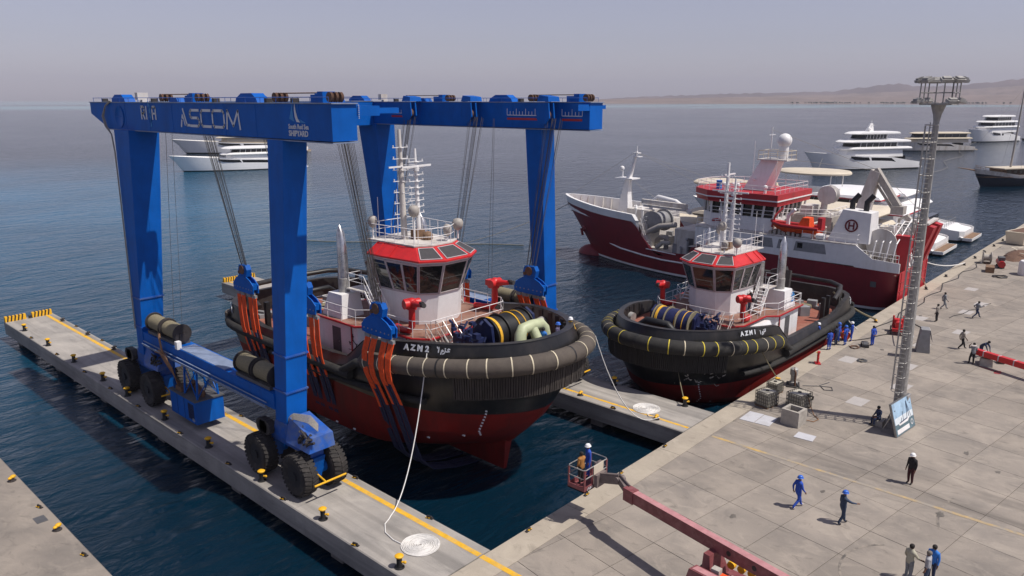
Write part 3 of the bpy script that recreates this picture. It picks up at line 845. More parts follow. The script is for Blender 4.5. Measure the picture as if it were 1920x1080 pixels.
    for dz, dx in ((4.35, .10), (4.18, .22), (4.02, .12)):
        s.tube([(os_ - dx*(-side)*-1 if False else os_ + dx*side, 36.2, dz), (os_ + dx*side, 52.3, dz+.05)], .035, 6)
    LP(s, 'pipe', 'blue_top', sill, smooth=60)
    # winch drums on the sill
    for (y0, y1) in ((47.7, 52.1), (36.1, 40.0)):
        ym = (y0+y1)/2
        s = MB(); s.box(cxs-.5, cxs+.5, y0+.1, y1-.1, 4.955, 5.15)
        win = LP(s, 'winch', 'grey_dark')
        for q0, q1 in ((y0+.15, ym-.15), (ym+.15, y1-.15)):
            s = MB(); prof = []
            n = 22
            for k in range(n+1):
                prof.append((.50 + (.018 if k % 2 else 0), (q1-q0)*k/n))
            s.lathe((cxs, q0, 5.68), (0, 1, 0), prof, 24); LP(s, 'rope_drum', 'rope_tan', win, smooth=60)
        s = MB()
        for yy in (y0+.05, ym-.1, ym+.1, y1-.12): s.lathe((cxs, yy, 5.68), (0, 1, 0), [(.62, 0), (.64, .03), (.62, .06)], 28)
        s.box(cxs-.2, cxs+.2, y0-.02, y0+.04, 5.1, 5.7); s.box(cxs-.2, cxs+.2, y1-.04, y1+.02, 5.1, 5.7)
        LP(s, 'drum_flange', 'drum_dark', win, smooth=40)
    # things on top of the beam
    bx = MX(21.5, side)
    for y in (55.8, 38.6, 47.3):
        s = MB(); hexp = [(y-1.15, 20.36), (y+1.15, 20.36), (y+1.05, 20.58), (y+.5, 20.84), (y-.6, 20.84), (y-1.05, 20.56)] if y != 47.3 else [(y-.6, 20.36), (y+.6, 20.36), (y+.4, 20.6), (y-.4, 20.6)]
        s.extrude([(bx-.35, a, b) for a, b in hexp], (.7, 0, 0)); LP(s, 'sheave_housing', 'blue')
    for y in (45.3, 32.0):
        s = MB(); s.box(bx-.35, bx+.35, y-.55, y-.1, 20.36, 20.88); s.box(bx-.3, bx+.3, y-.1, y+.55, 20.36, 20.74); LP(s, 'trolley', 'blue')
        s = MB()
        s.tube([(bx-.2, y-.5, 20.82), (bx-.2, y+3.9, 20.82)], .03, 6); s.tube([(bx+.2, y-.5, 20.82), (bx+.2, y+3.9, 20.82)], .03, 6)
        LP(s, 'guide_rod', 'rusty', smooth=60)
        for yy in (y+3.7, y-1.1):
            s = MB()
            for k in range(3): s.lathe((bx-.4+k*.28, yy, 20.62), (1, 0, 0), [(.08, 0), (.24, .02), (.19, .08), (.24, .15), (.08, .17)], 18)
            LP(s, 'rope_reel', 'rusty', smooth=40)
    s = MB(); s.box(bx-.2, bx+.2, 52.2, 52.5, 20.36, 20.95); s.box(bx-.5, bx-.2, 52.15, 52.55, 20.5, 20.95); LP(s, 'flood_lamp', 'white_old')
    s = MB()
    for y in (59.0, 50.8, 42.6, 36.9, 34.4):
        s.box(bx-.2, bx+.15, y-.14, y+.12, 20.36, 20.58)
    LP(s, 'cable_clamp', 'drum_dark')
    # sheave hangers on the inner side
    ix = MX(22.2, side); sg = 1 if side < 0 else -1
    for y in (33.3, 40.6, 47.3):
        s = MB(); plate = [(y-.55, 19.3), (y-.25, 18.95), (y+.3, 18.95), (y+.6, 19.3), (y+.5, 20.3), (y-.45, 20.3)]
        s.extrude([(ix + sg*.55, a, b) for a, b in plate], (sg*.12, 0, 0)); s.extrude([(ix + sg*1.05, a, b) for a, b in plate], (sg*.1, 0, 0))
        h = LP(s, 'sheave_hanger', 'blue')
        s = MB(); s.hexa([(min(ix, ix+sg*1.2), y-.5, 20.38), (max(ix, ix+sg*1.2), y-.5, 20.38), (max(ix, ix+sg*1.2), y+.5, 20.38), (min(ix, ix+sg*1.2), y+.5, 20.38)], [(min(ix, ix+sg*1.1), y-.4, 20.7), (max(ix, ix+sg*1.1), y-.4, 20.7), (max(ix, ix+sg*1.1), y+.4, 20.8), (min(ix, ix+sg*1.1), y+.4, 20.8)])
        LP(s, 'hanger_hood', 'blue', h)
        s = MB(); s.cyl((ix+sg*.69, y, 19.5), (ix+sg*1.03, y, 19.5), .36, n=18); LP(s, 'sheave', 'rusty', h, smooth=40)
    # scale marks on the inner face
    for y0, y1 in ((34.1, 37.6), (30.9, 32.6), (48.1, 50.6)):
        s = MB(); x0, x1 = sorted((ix, ix + sg*.012)); n = int((y1-y0)/.28)
        s.box(x0, x1, y0, y1, 19.42, 19.47)
        for k in range(n+1):
            y = lerp(y0, y1, k/n); s.box(x0, x1, y-.02, y+.02, 19.47, 19.47 + (.42 if k % 3 == 0 else .24))
        LP(s, 'scale_mark', 'letter', beam)
        s = MB(); s.box(x0, x1, y0, y1, 19.12, 19.27); LP(s, 'red_stripe', 'trawler_bright', beam)
# cable tray and rungs up the inner face of the near legs, rail along the beam top
s = MB()
for k in range(44): z = 4.6 + k*.31; t_ = (z-3.3)/15.2; s.cyl((lerp(20.98, 22.13, t_), 34.8, z), (lerp(20.98, 22.13, t_), 35.2, z), .014, n=4)
for yy in (34.8, 35.2): s.tube([(21.02, yy, 4.5), (22.17, yy, 18.4)], .02, 4)
LP(s, 'leg_ladder', 'blue_worn')
s = MB()
for side in (-1, 1):
    bx = MX(21.5, side)
    for dx in (-.62, .62):
        s.tube([(bx+dx, 30.6, 20.62), (bx+dx, 59.6, 20.62)], .018, 4)
        for k in range(20): s.cyl((bx+dx, 30.6+k*1.52, 20.36), (bx+dx, 30.6+k*1.52, 20.62), .016, n=4)
LP(s, 'hand_line', 'blue_worn')
# rear cross beam
s = MB(); s.box(22.25, 40.55, 53.0, 54.9, 18.42, 20.36); cb = LP(s, 'cross_beam', 'blue')
s = MB(); s.box(22.25, 40.55, 52.96, 54.94, 20.362, 20.41); LP(s, 'flange', 'blue_top', cb)
# stub bracket at the land end of the near beam
s = MB(); s.box(22.22, 23.6, 30.32, 30.9, 19.75, 20.22); s.box(22.22, 24.9, 30.45, 30.8, 19.85, 20.12); LP(s, 'end_bracket', 'blue')
s = MB(); s.box(62.8-23.4, 62.8-22.22+.02, 30.32, 30.8, 19.8, 20.2); s.box(41.98, 42.5, 30.4, 30.75, 19.9, 20.15); LP(s, 'end_bracket', 'blue')
s = MB()
for k in range(8): s.cyl((22.3, 30.22, 19.65+k*.085), (22.3, 30.29, 19.65+k*.085), .022, n=5)
LP(s, 'bolt', 'letter')
# power pack hung from the near sill
s = MB(); s.box(19.35, 21.2, 44.7, 48.3, .48, 2.0); pp = LP(s, 'power_pack', 'blue')
s = MB(); s.box(19.28, 21.27, 44.63, 48.37, 2.0, 2.08); LP(s, 'pack_lid', 'grey_dark', pp)
s = MB()
for k in range(9): s.box(19.335, 19.35, 45.0+k*.09, 45.05+k*.09, .7, 1.75)
s.box(19.338, 19.35, 46.3, 46.32, .5, 2.0); s.box(19.338, 19.35, 47.3, 47.32, .5, 2.0)
LP(s, 'louvre', 'mach_blue', pp)
s = MB(); text_mesh('K1', .3, frame((19.336, 44.95+.3, .62), (0, -1, 0), (0, 0, 1)), s); LP(s, 'lettering', 'letter', pp)
s = MB(); s.cyl((20.1, 45.2, 2.25), (20.4, 46.6, 2.3), .2, n=12); s.cyl((20.4, 46.8, 2.3), (20.5, 47.4, 2.3), .26, n=12); s.box(19.5, 20.0, 46.9, 47.7, 2.08, 2.4); s.cyl((20.0, 44.9, 2.2), (20.0, 44.75, 2.6), .1, n=8)
LP(s, 'engine', 'rusty', pp)
s = MB()
for (x, y) in ((19.6, 44.9), (21.0, 44.9), (19.6, 46.6), (21.0, 46.6), (21.0, 48.1), (19.6, 48.1)):
    s.bar((x, y, 2.05), (x+.15 if x < 20 else x-.15, y, 4.06), .1, .1)
for (p, q) in (((19.6, 44.9, 2.1), (19.7, 46.6, 4.0)), ((19.7, 44.9, 4.0), (19.6, 46.6, 2.1)), ((21, 44.9, 2.1), (21, 46.6, 4.0)), ((21, 44.9, 4.0), (21, 46.6, 2.1)), ((19.6, 44.9, 2.1), (21, 44.9, 4.0)), ((21, 44.9, 2.1), (19.7, 44.9, 4.0))):
    s.bar(p, q, .05, .05)
LP(s, 'lattice', 'blue', pp)
s = MB(); rh = random.Random(9)
for k in range(16):
    y = 47.6 + k*.05; s.tube([(19.55, y+2.2, 4.3-.02*k), (19.35, y+.9, 4.25), (19.4, y+.1, 3.6), (19.5+.02*k, y-.2, 2.6), (19.7+.03*k, y-.1, 2.1)], .035, 5)
LP(s, 'hose_bundle', 'hose', smooth=60)
s = MB()
for k in range(5): s.tube([(20.0, 50.4+k*.05, 5.2), (19.75, 49.9+k*.05, 5.4), (19.5, 49.3+k*.05, 5.1), (19.45, 49.0+k*.05, 4.4), (19.6, 48.6+k*.05, 4.1)], .035, 5)
LP(s, 'hose_bundle', 'hose', smooth=60)
s = MB(); s.box(19.55, 19.85, 46.9, 47.25, 4.95, 5.45); LP(s, 'switch_box', 'white')
# hoses on the outside of the near rear leg
s = MB()
for k in range(4): s.tube([(20.75, 56.0+k*.08, 20.42), (20.68, 56.9, 20.1), (20.64-k*.03, 57.3, 19.4), (20.66-k*.03, 57.0, 18.7), (20.5, 55.9, 18.2), (20.25, 55.0, 17.0), (20.08, 54.6, 14.0), (19.86, 54.1, 10.0), (19.6, 53.55, 5.0)], .05, 5)
LP(s, 'hose_bundle', 'rope_grey', smooth=60)
s = MB(); s.lathe((20.78, 54.9, 19.4), (-1, 0, 0), [(.72, 0), (.72, .03), (.62, .035), (.6, .02)], 28); LP(s, 'manhole', 'blue', smooth=40)
s = MB(); text_t = s
for k, (y, z) in enumerate(((54.9, 19.4),)): s.box(20.742, 20.75, y-.5, y+.5, z-.02, z+.02)
LP(s, 'weld_seam', 'blue')

# lettering on the near beam, reading towards the land end
FX = 20.788
def BF(y, z): return frame((FX, y, z), (0, -1, 0), (0, 0, 1))
s = MB()
w = .115; h_ = .78
# A  (with a cut left leg)
A = BF(45.75, 18.97) @ Matrix.Diagonal((1.2, 1.27, 1, 1))
k = 0.0
s.stroke([(.30, h_), (.62, .06), (.92, .06)], w, A); s.stroke([(.0, .0), (.10, .26)], w, A); s.stroke([(.16, .38), (.21, .50)], w, A); s.stroke([(.27, .42), (.42, .06)], w*.7, A)
k = 1.02
s.stroke([(k+.92, h_-.04), (k+.12, h_-.04), (k, h_-.14), (k, h_-.30), (k+.12, h_-.38), (k+.80, h_-.38), (k+.92, h_-.48), (k+.92, .14), (k+.80, .04), (k, .04)], w, A)
k = 2.16
s.stroke([(k+.95, h_-.04), (k+.12, h_-.04), (k, h_-.14), (k, .14), (k+.12, .04), (k+.95, .04)], w, A)
k = 3.30
s.stroke([(k+.12, h_-.04), (k, h_-.14), (k, .14), (k+.12, .04), (k+.98, .04), (k+1.1, .14), (k+1.1, h_-.14), (k+.98, h_-.04), (k+.12, h_-.04)], w, A)
k = 4.62
s.stroke([(k, 0), (k+.12, h_-.03), (k+.60, .12), (k+1.08, h_-.03), (k+1.2, 0)], w, A)
LP(s, 'lettering', 'letter')
s = MB(); B = BF(51.3, 19.32) @ Matrix.Diagonal((1.15, 1.2, 1, 1)); w = .12; h_ = .62
s.stroke([(0, 0), (0, h_), (.28, h_), (.38, h_-.08), (.38, h_-.26), (.28, h_-.34), (.05, h_-.34)], w, B); s.stroke([(.15, h_-.34), (.4, 0)], w, B)
s.stroke([(.66, 0), (.66, h_)], w, B)
s.stroke([(1.42, 0), (1.42, h_-.06), (1.5, h_), (1.75, h_), (1.83, h_-.06), (1.83, 0)], w, B); s.stroke([(1.46, h_-.34), (1.8, h_-.34)], w*.8, B)
LP(s, 'lettering', 'letter')
s = MB(); s.stroke([(.95, h_+.25), (1.05, h_-.05), (1.08, .25), (1.2, -.35)], .09, B); s.stroke([(1.1, h_+.2), (1.2, .2), (1.1, -.4)], .07, B); LP(s, 'letter_slash', 'letter_blue')
s = MB(); C_ = BF(34.0, 18.74) @ Matrix.Diagonal((1.06, 1.04, 1, 1))
text_mesh('South Red Sea', .31, C_ @ Matrix.Translation((0, .36, 0)), s, bold=.008, sx=.92, depth=.004)
text_mesh('SHIPYARD', .36, C_ @ Matrix.Translation((0, .03, 0)), s, bold=.012, sx=.98, depth=.004)
LP(s, 'lettering', 'letter')
s = MB(); text_mesh('a company of ascom', .13, C_ @ Matrix.Translation((.15, -.1, 0)), s, depth=.003) if False else None
def sail(s, pts, m_): s.extrude([m_ @ Vector((x, y, 0)) for x, y in pts], (m_.to_3x3() @ Vector((0, 0, .01))))
s = MB(); sail(s, [(.62, 1.55), (.56, 1.2), (.60, .9), (.72, .68), (1.0, .66), (.82, .85), (.70, 1.15)], C_); LP(s, 'sail_logo', 'letter')
s = MB(); sail(s, [(.50, 1.62), (.30, 1.2), (.12, .82), (.55, .68), (.46, .95), (.44, 1.25)], C_); sail(s, [(1.02, .66), (.92, .82), (1.15, .76), (1.5, .64)], C_); LP(s, 'sail_logo', 'letter_blue')
LP(MB().box(20.785, 20.79, 33.0, 33.001, 18.7, 18.701), 'rivet', 'letter') if False else None

# hoist ropes
BLK = (32.9, 40.2, 47.6)
for side in (-1, 1):
    sg = 1 if side < 0 else -1
    for y in BLK:
        s = MB(); xt = MX(23.0, side); xb = MX(24.95, side)
        for k in range(10):
            dy = (k - 4.5)*.055*(1 if k % 2 else 1.9)
            s.cyl((xt + sg*.12*((k % 3)-1), y - .25 + dy, 19.3), (xb + sg*.08*((k % 3)-1), y + dy*.8, 9.55), .017, n=4, cap=False)
        LP(s, 'hoist_rope', 'rope_wire')
        s = MB()
        for dy in (-.75, -.62, .62, .75):
            s.cyl((xt, y - .25 + dy, 19.2), (xb, y + dy*.5, 9.5), .014, n=4, cap=False)
        LP(s, 'hoist_rope', 'rope_wire')
    s = MB()
    for dy in (0, .5): s.cyl((MX(22.9, side), 38.2 + dy*.2, 19.2), (MX(23.4, side), 38.2 + dy, 3.2), .016, n=4, cap=False)
    LP(s, 'auxiliary_rope', 'rope_wire')
s = MB(); s.cyl((21.9, 50.6, 18.5), (21.2, 51.0, 5.0), .014, n=4); s.cyl((22.0, 49.9, 18.5), (21.4, 50.2, 5.0), .012, n=4); LP(s, 'auxiliary_rope', 'rope_wire')

# lifting blocks and slings
WHERE = ['landward', 'middle', 'seaward']
for side in (-1, 1):
    sg = 1 if side < 0 else -1
    for k, y in enumerate(BLK):
        x = MX(24.95, side)
        t = thing('lifting_block', 'blue steel lifting block with strap hooks, %s one on the %s jetty side' % (WHERE[k], 'left' if side < 0 else 'right'), 'lifting block', (x, y, 7.7), 0, 'lifting blocks hanging from the boat lift')
        s = MB(); body = [(-1.3, .05), (-.85, -.02), (.85, -.02), (1.3, .05), (1.35, .45), (.95, .85), (.45, 1.12), (-.45, 1.12), (-.95, .92), (-1.35, .6)]
        s.extrude([(-.22, a, b) for a, b in body], (.07, 0, 0)); s.extrude([(.15, a, b) for a, b in body], (.07, 0, 0)); s.box(-.14, .14, -1.25, 1.25, .3, .7)
        s.build('body', 'blue', t)
        s = MB(); head = [(-.5, 1.12), (.5, 1.12), (.55, 1.5), (.4, 1.85), (-.45, 1.9), (-.62, 1.6)]
        s.extrude([(-.18, a, b) for a, b in head], (.36, 0, 0)); s.build('head', 'blue', t)
        s = MB(); s.cyl((-.25, 0, 1.55), (.25, 0, 1.55), .3, n=18); s.cyl((-.26, .35, 1.35), (.26, .35, 1.35), .12, n=12); s.build('sheave', 'rusty', t, smooth=40)
        s = MB()
        for a in (-1.1, -.75, -.4, 0, .4, .75, 1.1):
            for xx in (-.235, .205): s.cyl((xx, a, .28), (xx+.03, a, .28), .05, n=8)
        s.build('bolt', 'grey', t)
        for a in (-1.05, -.45, .45, 1.05):
            s = MB(); s.tube([(0, a, .15), (0, a, -.12)], .07, 8); s.cyl((0, a-.2, -.16), (0, a+.2, -.16), .07, n=8); s.box(-.09, .09, a-.22, a+.22, -.3, -.1)
            s.build('shackle', 'grey', t, smooth=40)
def ribbon(s, pts, w, th):
    """flat strap in the XZ plane, width along Y"""
    n = len(pts); L0 = []; 
    rings = []
    for i, p in enumerate(pts):
        d = (Vector(pts[min(i+1, n-1)]) - Vector(pts[max(i-1, 0)])); nn = Vector((d.z, 0, -d.x)).normalized() * th/2
        p = Vector(p); wy = Vector((0, w/2, 0))
        rings.append([p - wy - nn, p + wy - nn, p + wy + nn, p - wy + nn])
    s.loft(rings)
rsl = random.Random(12)
for k, y in enumerate(BLK):
    for i, a in enumerate((-1.05, -.45, .45, 1.05)):
        yy = y + a
        t = thing('lifting_sling', 'orange and navy sling under the raised tug, %s strap at the %s block' % (ORD[i], WHERE[k]), 'sling', (31.4, yy, -1.9), 0, 'slings carrying the raised tug')
        zo = 3.75 - .25*i + rsl.uniform(-.15, .15)
        fo = 0.0
        for side in (-1, 1):
            def X(v): return MX(v, side)
            path = [(24.95, 7.45), (24.62, 6.6), (24.56, 5.95), (24.66, 5.3), (25.1, 4.2), (25.38, 3.5), (25.75, 2.3), (26.15, 1.0), (26.5, .0)] if k == 0 else [(24.95, 7.45), (24.93, 6.2), (25.0, 5.0), (25.2, 4.0), (25.4, 3.2), (25.6, 2.3), (25.9, 1.0), (26.3, .0)]
            cutz = zo if side < 0 else 4.5
            for q, dy in enumerate((-.12, .12)):
                cz = cutz + (1.35 if (q + i) % 2 and side < 0 else 0)
                up = [p for p in path if p[1] > cz + .12] + [(ramp(-cz, [(-p[1], p[0]) for p in path]), cz)]
                s = MB(); ribbon(s, [(X(px) - 31.4, dy - (7.45-pz)*.03, pz + 1.9) for px, pz in up], .21, .05); s.build('strap', 'orange', t)
                lo = [(up[-1][0], cz - .01)] + [p for p in path if p[1] < cz - .1] + [(27.4, -.95), (29.2, -1.5), (31.4, -1.86)]
                s = MB(); ribbon(s, [(X(px) - 31.4, dy - (7.45-pz)*.03, pz + 1.9) for px, pz in lo], .2, .06); s.build('belly_strap', 'navy', t)
# ------------------------------------------------------------------ hull lofting
def fplan(u, bow_u=.30, bow_p=2.1, bow_q=.45, st_u=.72, st_p=3.2, st_q=.40):
    if u > bow_u:
        t = min(1, (u - bow_u) / (1 - bow_u)); return max(0.0, 1 - t**bow_p) ** bow_q
    if u < -st_u:
        t = min(1, (-u - st_u) / (1 - st_u)); return max(0.0, 1 - (t*.93)**st_p) ** st_q
    return 1.0
def rows_to_mesh(rows, n, us=None, split=None):
    """rows: list of dict(xs, xb, B, z=callable(x), kw=plan kwargs). returns vertex grid [row][side][i]"""
    if us is None:
        us = [-cos(pi*k/n) for k in range(n+1)]
    grid = []
    for r in rows:
        line = []
        for u in us:
            x = lerp(r['xs'], r['xb'], (u+1)/2); y = r['B'] * fplan(u, **r.get('kw', {}))
            line.append(Vector((x, y, r['z'](x))))
        grid.append(line)
    return grid
def skin_rows(s, grid, mids, port=True, stbd=True, transom=True):
    n = len(grid[0])
    for sgn in ((1,) if not stbd else (1, -1)):
        base = len(s.v)
        for line in grid:
            s.v += [Vector((p.x, p.y*sgn, p.z)) for p in line]
        for j in range(len(grid)-1):
            s.cm = mids[j]
            for i in range(n-1):
                a = base + j*n + i; q = (a, a+1, a+1+n, a+n)
                s.face(q if sgn > 0 else tuple(reversed(q)))
        
    if transom:
        for j in range(len(grid)-1):
            s.cm = mids[j]; a, b = grid[j][0], grid[j+1][0]
            s.poly([(a.x, a.y, a.z), (a.x, -a.y, a.z), (b.x, -b.y, b.z), (b.x, b.y, b.z)])
            a, b = grid[j][-1], grid[j+1][-1]
            if a.y > 1e-4 or b.y > 1e-4: s.poly([(a.x, -a.y, a.z), (a.x, a.y, a.z), (b.x, b.y, b.z), (b.x, -b.y, b.z)])

def railing(pts, h, r=.022, mids=(0.5,), step=1.3, closed=False, s=None):
    s = s or MB()
    P = [Vector(p) for p in pts] + ([Vector(pts[0])] if closed else [])
    U = Vector((0, 0, 1))
    s.tube([p + U*h for p in P], r*1.15, 5)
    for m_ in mids: s.tube([p + U*h*m_ for p in P], r*.8, 4)
    for a, b in zip(P[:-1], P[1:]):
        L = (b-a).length; k = max(1, round(L/step))
        for i in range(k):
            q = a + (b-a)*(i/k); s.cyl(q, q + U*h, r, n=5, cap=False)
    q = P[-1]; s.cyl(q, q + U*h, r, n=5, cap=False)
    return s
def panel(c, inset, th, shrink=None):
    """window pane inset in a quad c (4 points CCW from outside); returns outer ring points"""
    c = [Vector(p) for p in c]; m_ = sum(c, Vector()) / 4
    out = [p + (m_ - p)*inset for p in c]
    nrm = (c[1]-c[0]).cross(c[3]-c[0]).normalized()
    return out, nrm
def stair(s, a, b, w, side, n=8):
    """steep ladder stair from a (low) to b (high); side = width direction"""
    a = Vector(a); b = Vector(b); w_ = Vector(side).normalized()*w/2
    for sg in (-1, 1): s.bar(a + w_*sg, b + w_*sg, .04, .16)
    for k in range(1, n):
        p = a + (b-a)*(k/n); s.bar(p - w_, p + w_, .18, .035)
    U = Vector((0, 0, .95))
    for sg in (-1, 1):
        s.tube([a + w_*sg + U, b + w_*sg + U], .025, 5); s.tube([a + w_*sg + U*.5, b + w_*sg + U*.5], .018, 4)
        for k in range(4):
            p = a + (b-a)*(k/3) + w_*sg; s.cyl(p, p + U, .022, n=5)
    return s

# ------------------------------------------------------------------ tug
def tug_rail(x):
    return ramp(x, [(-13.8, 7.75), (-10.6, 7.6), (-9.6, 7.35), (-8.6, 6.75), (2.2, 6.85), (4.2, 8.45), (8, 9.02), (14.6, 9.5)])
def tug_deckz(x):
    return ramp(x, [(-13.8, 6.1), (2.6, 6.1), (4.6, 7.6), (14.6, 8.0)])
def fire_monitor(t, x, y, z, yaw, tall=1.75):
    d = Vector((cos(yaw), sin(yaw), 0)); sd = Vector((-d.y, d.x, 0)); c = Vector((x, y, z))
    sg = 1 if y > 0 else -1
    s = MB()
    s.tube([c + Vector((-1.7, -.2*sg, .18)), c + Vector((-.9, 0, .2)), c + Vector((-.3, 0, .28)), c + Vector((-.04, 0, .6)), c + Vector((0, 0, tall))], [.2, .2, .22, .21, .2], 14)
    s.lathe(c + Vector((0, 0, tall-.12)), (0, 0, 1), [(.3, 0), (.3, .1), (.27, .12)], 16)
    m_ = s.build('fire_monitor', 'red', t, smooth=45)
    h = c + Vector((0, 0, tall + .22))
    s = MB(); s.ball(h, .36, 12, 8); s.cyl(h - sd*.52, h + sd*.52, .28, n=14); s.cbox(h - d*.35, (.5, .5, .36)); s.tube([h, h + d*.6 + Vector((0, 0, .10)), h + d*1.2 + Vector((0, 0, .16))], [.25, .19, .13], 12)
    s.build('monitor_head', 'red', m_, smooth=45)
    s = MB(); e = h + d*1.2 + Vector((0, 0, .16)); s.cyl(e, e + d*.3 + Vector((0, 0, .05)), .13, .15, n=12); s.box(e.x-.1, e.x+.1, e.y-.1, e.y+.1, e.z+.1, e.z+.2)
    s.build('nozzle', 'drum_dark', m_, smooth=45)

ARAB_Z = [(0.0, 0.0)]
def arabic_name(s, mtx, h, digit):
    """the word written right to left: ain, zay, meem, then the digit"""
    w = h*.17
    # ain (rightmost)
    s.stroke([(2.35*h, .62*h), (2.15*h, .70*h), (2.02*h, .58*h), (2.05*h, .42*h), (2.3*h, .30*h), (1.9*h, .22*h), (1.6*h, .22*h)], w, mtx)
    # zay tail and dot
    s.stroke([(1.6*h, .40*h), (1.58*h, .20*h), (1.45*h, -.05*h), (1.2*h, -.18*h)], w, mtx)
    s.stroke([(1.56*h, .66*h), (1.62*h, .66*h)], w*1.1, mtx)
    # meem
    s.stroke([(1.28*h, .22*h), (1.12*h, .40*h), (.98*h, .28*h), (1.1*h, .14*h), (.95*h, .08*h), (.9*h, -.25*h)], w, mtx)
    if digit == 2:
        s.stroke([(.55*h, .78*h), (.52*h, .55*h), (.30*h, .60*h), (.22*h, .78*h)], w, mtx); s.stroke([(.54*h, .75*h), (.46*h, .0)], w, mtx)
    else:
        s.stroke([(.32*h, .78*h), (.44*h, 0)], w, mtx)
    return s

def make_tug(label, loc, rotz, no, near):
    """local x forward, y port, z up from the keel; near = side (+1 port / -1 starboard) facing the camera"""
    t = thing('tugboat', label, 'tugboat', loc, rotz)
    first = no == 2
    sp = '' if first else '_dark'
    bot = dict(bow_u=.0, bow_p=1.7, bow_q=.9, st_u=.45, st_p=2.0, st_q=.7)
    chk = dict(bow_u=.15, bow_p=2.0, bow_q=.72, st_u=.6, st_p=2.6, st_q=.5)
    wlk = dict(bow_u=.28, bow_p=2.3, bow_q=.6)
    rows = [
        dict(xs=-10.0, xb=10.0, B=.12, z=lambda x: ramp(x, [(-10, 3.6), (-5, 1.1), (-3, .9), (7.5, .9), (10.0, 1.5)]), kw=bot),
        dict(xs=-11.6, xb=10.9, B=3.6, z=lambda x: ramp(x, [(-11.6, 3.7), (-5, 1.25), (-3, 1.1), (6.5, 1.15), (10.9, 2.2)]), kw=bot),
        dict(xs=-12.8, xb=11.9, B=5.3, z=lambda x: ramp(x, [(-12.8, 3.95), (-6, 1.9), (-3, 1.75), (5, 1.8), (11.9, 3.1)]), kw=chk),
        dict(xs=-13.1, xb=12.7, B=5.65, z=lambda x: ramp(x, [(-13.1, 4.4), (-6, 3.2), (5, 3.2), (12.7, 4.0)]), kw=wlk),
        dict(xs=-13.4, xb=13.4, B=5.8, z=lambda x: 5.0, kw=wlk),
        dict(xs=-13.9, xb=14.2, B=5.9, z=lambda x: ramp(x, [(2, 5.75), (5, 6.2), (14.2, 6.7)])),
        dict(xs=-14.2, xb=14.6, B=5.95, z=lambda x: ramp(x, [(-14.2, 6.5), (-9, 6.2), (2, 6.2), (4.2, 7.5), (14.6, 8.4)])),
        dict(xs=-14.1, xb=14.15, B=5.7, z=tug_rail),
    ]
    us = [-1, -.985, -.95, -.9, -.84, -.78, -.72, -.66, -.55, -.4, -.25, -.1, .05, .16, .2, .24, .28, .32, .36, .42, .5, .58, .66, .74, .81, .87, .92, .955, .978, .992, 1]
    grid = rows_to_mesh(rows, 0, us)
    s = MB(); skin_rows(s, grid, [0, 0, 0, 0, 1, 1, 1]); s.build('hull', ['hull_red', 'hull_black'], t, smooth=28)
    # bulwark inner lining and cap
    inner = [dict(rows[-1]), dict(rows[-1]), dict(rows[-1])]
    g2 = []
    for k, (off, dz) in enumerate(((0, .03), (.38, .03), (.42, 0))):
        line = []
        for u in us:
            x = lerp(-14.1 + off, 14.2 - off*1.2, (u+1)/2); y = max(0, (5.74 - off)) * fplan(u)
            line.append(Vector((x, y, tug_rail(x) + dz if k < 2 else tug_deckz(x) - .02)))
        g2.append(line)
    s = MB(); skin_rows(s, g2, [0, 1], transom=True); s.build('bulwark', ['bulwark_black', 'bulwark_black'], t, smooth=40)
    s = MB()
    for i in range(len(us)-1):
        x0 = lerp(-13.7, 13.75, (us[i]+1)/2); x1 = lerp(-13.7, 13.75, (us[i+1]+1)/2); y0 = 5.4*fplan(us[i]); y1 = 5.4*fplan(us[i+1])
        s.poly([(x0, -y0, tug_deckz(x0)), (x1, -y1, tug_deckz(x1)), (x1, y1, tug_deckz(x1)), (x0, y0, tug_deckz(x0))])
    s.build('deck', 'deck_red', t)
    # bulwark stays seen inside the bow
    s = MB()
    for u in (.5, .58, .66, .74, .81, .87, .92, .96):
        for sg in (-1, 1):
            x = lerp(-13.7, 13.7, (u+1)/2); y = 5.3*fplan(u)*sg
            s.bar((x-.0, y, tug_deckz(x)), (x, y*.995, tug_rail(x)-.05), .06, .32)
    s.build('bulwark_stay', 'bulwark_black', t)
    # skeg below the forebody
    s = MB(); s.hexa([(4.6, -.18, .05), (10.2, -.12, .0), (10.2, .12, .0), (4.6, .18, .05)], [(2.5, -.35, 1.3), (10.5, -.3, 2.0), (10.5, .3, 2.0), (2.5, .35, 1.3)]); s.build('skeg', 'hull_red', t)
    for sg in (-1, 1):
        s = MB(); s.cyl((-8.6, sg*2.6, 2.6), (-8.6, sg*2.6, .9), .5, n=16); s.lathe((-9.3, sg*2.6, .6), (1, 0, 0), [(1.05, 0), (1.15, .3), (1.2, 1.1), (1.05, 1.1), (1.0, .3)], 24, cap=False); s.ball((-8.6, sg*2.6, .6), .42, 12, 8, 1.6)
        s.build('thruster', 'hull_red', t, smooth=40)
    # bow fender: big cylinder round the bow with painted bands
    path = []; NB = 60
    for k in range(-NB, NB+1):
        a = abs(k)/NB; 
        # walk along the deck edge by arc length
        path.append((a, 1 if k >= 0 else -1))
    edge = []
    for k in range(241):
        u = 1 - (k/240)**1.6 * .66
        x = lerp(-14.2, 14.6, (u+1)/2); edge.append(Vector((x, 5.95*fplan(u), 0)))
    cum = [0]
    for a, b in zip(edge[:-1], edge[1:]): cum.append(cum[-1] + (b-a).length)
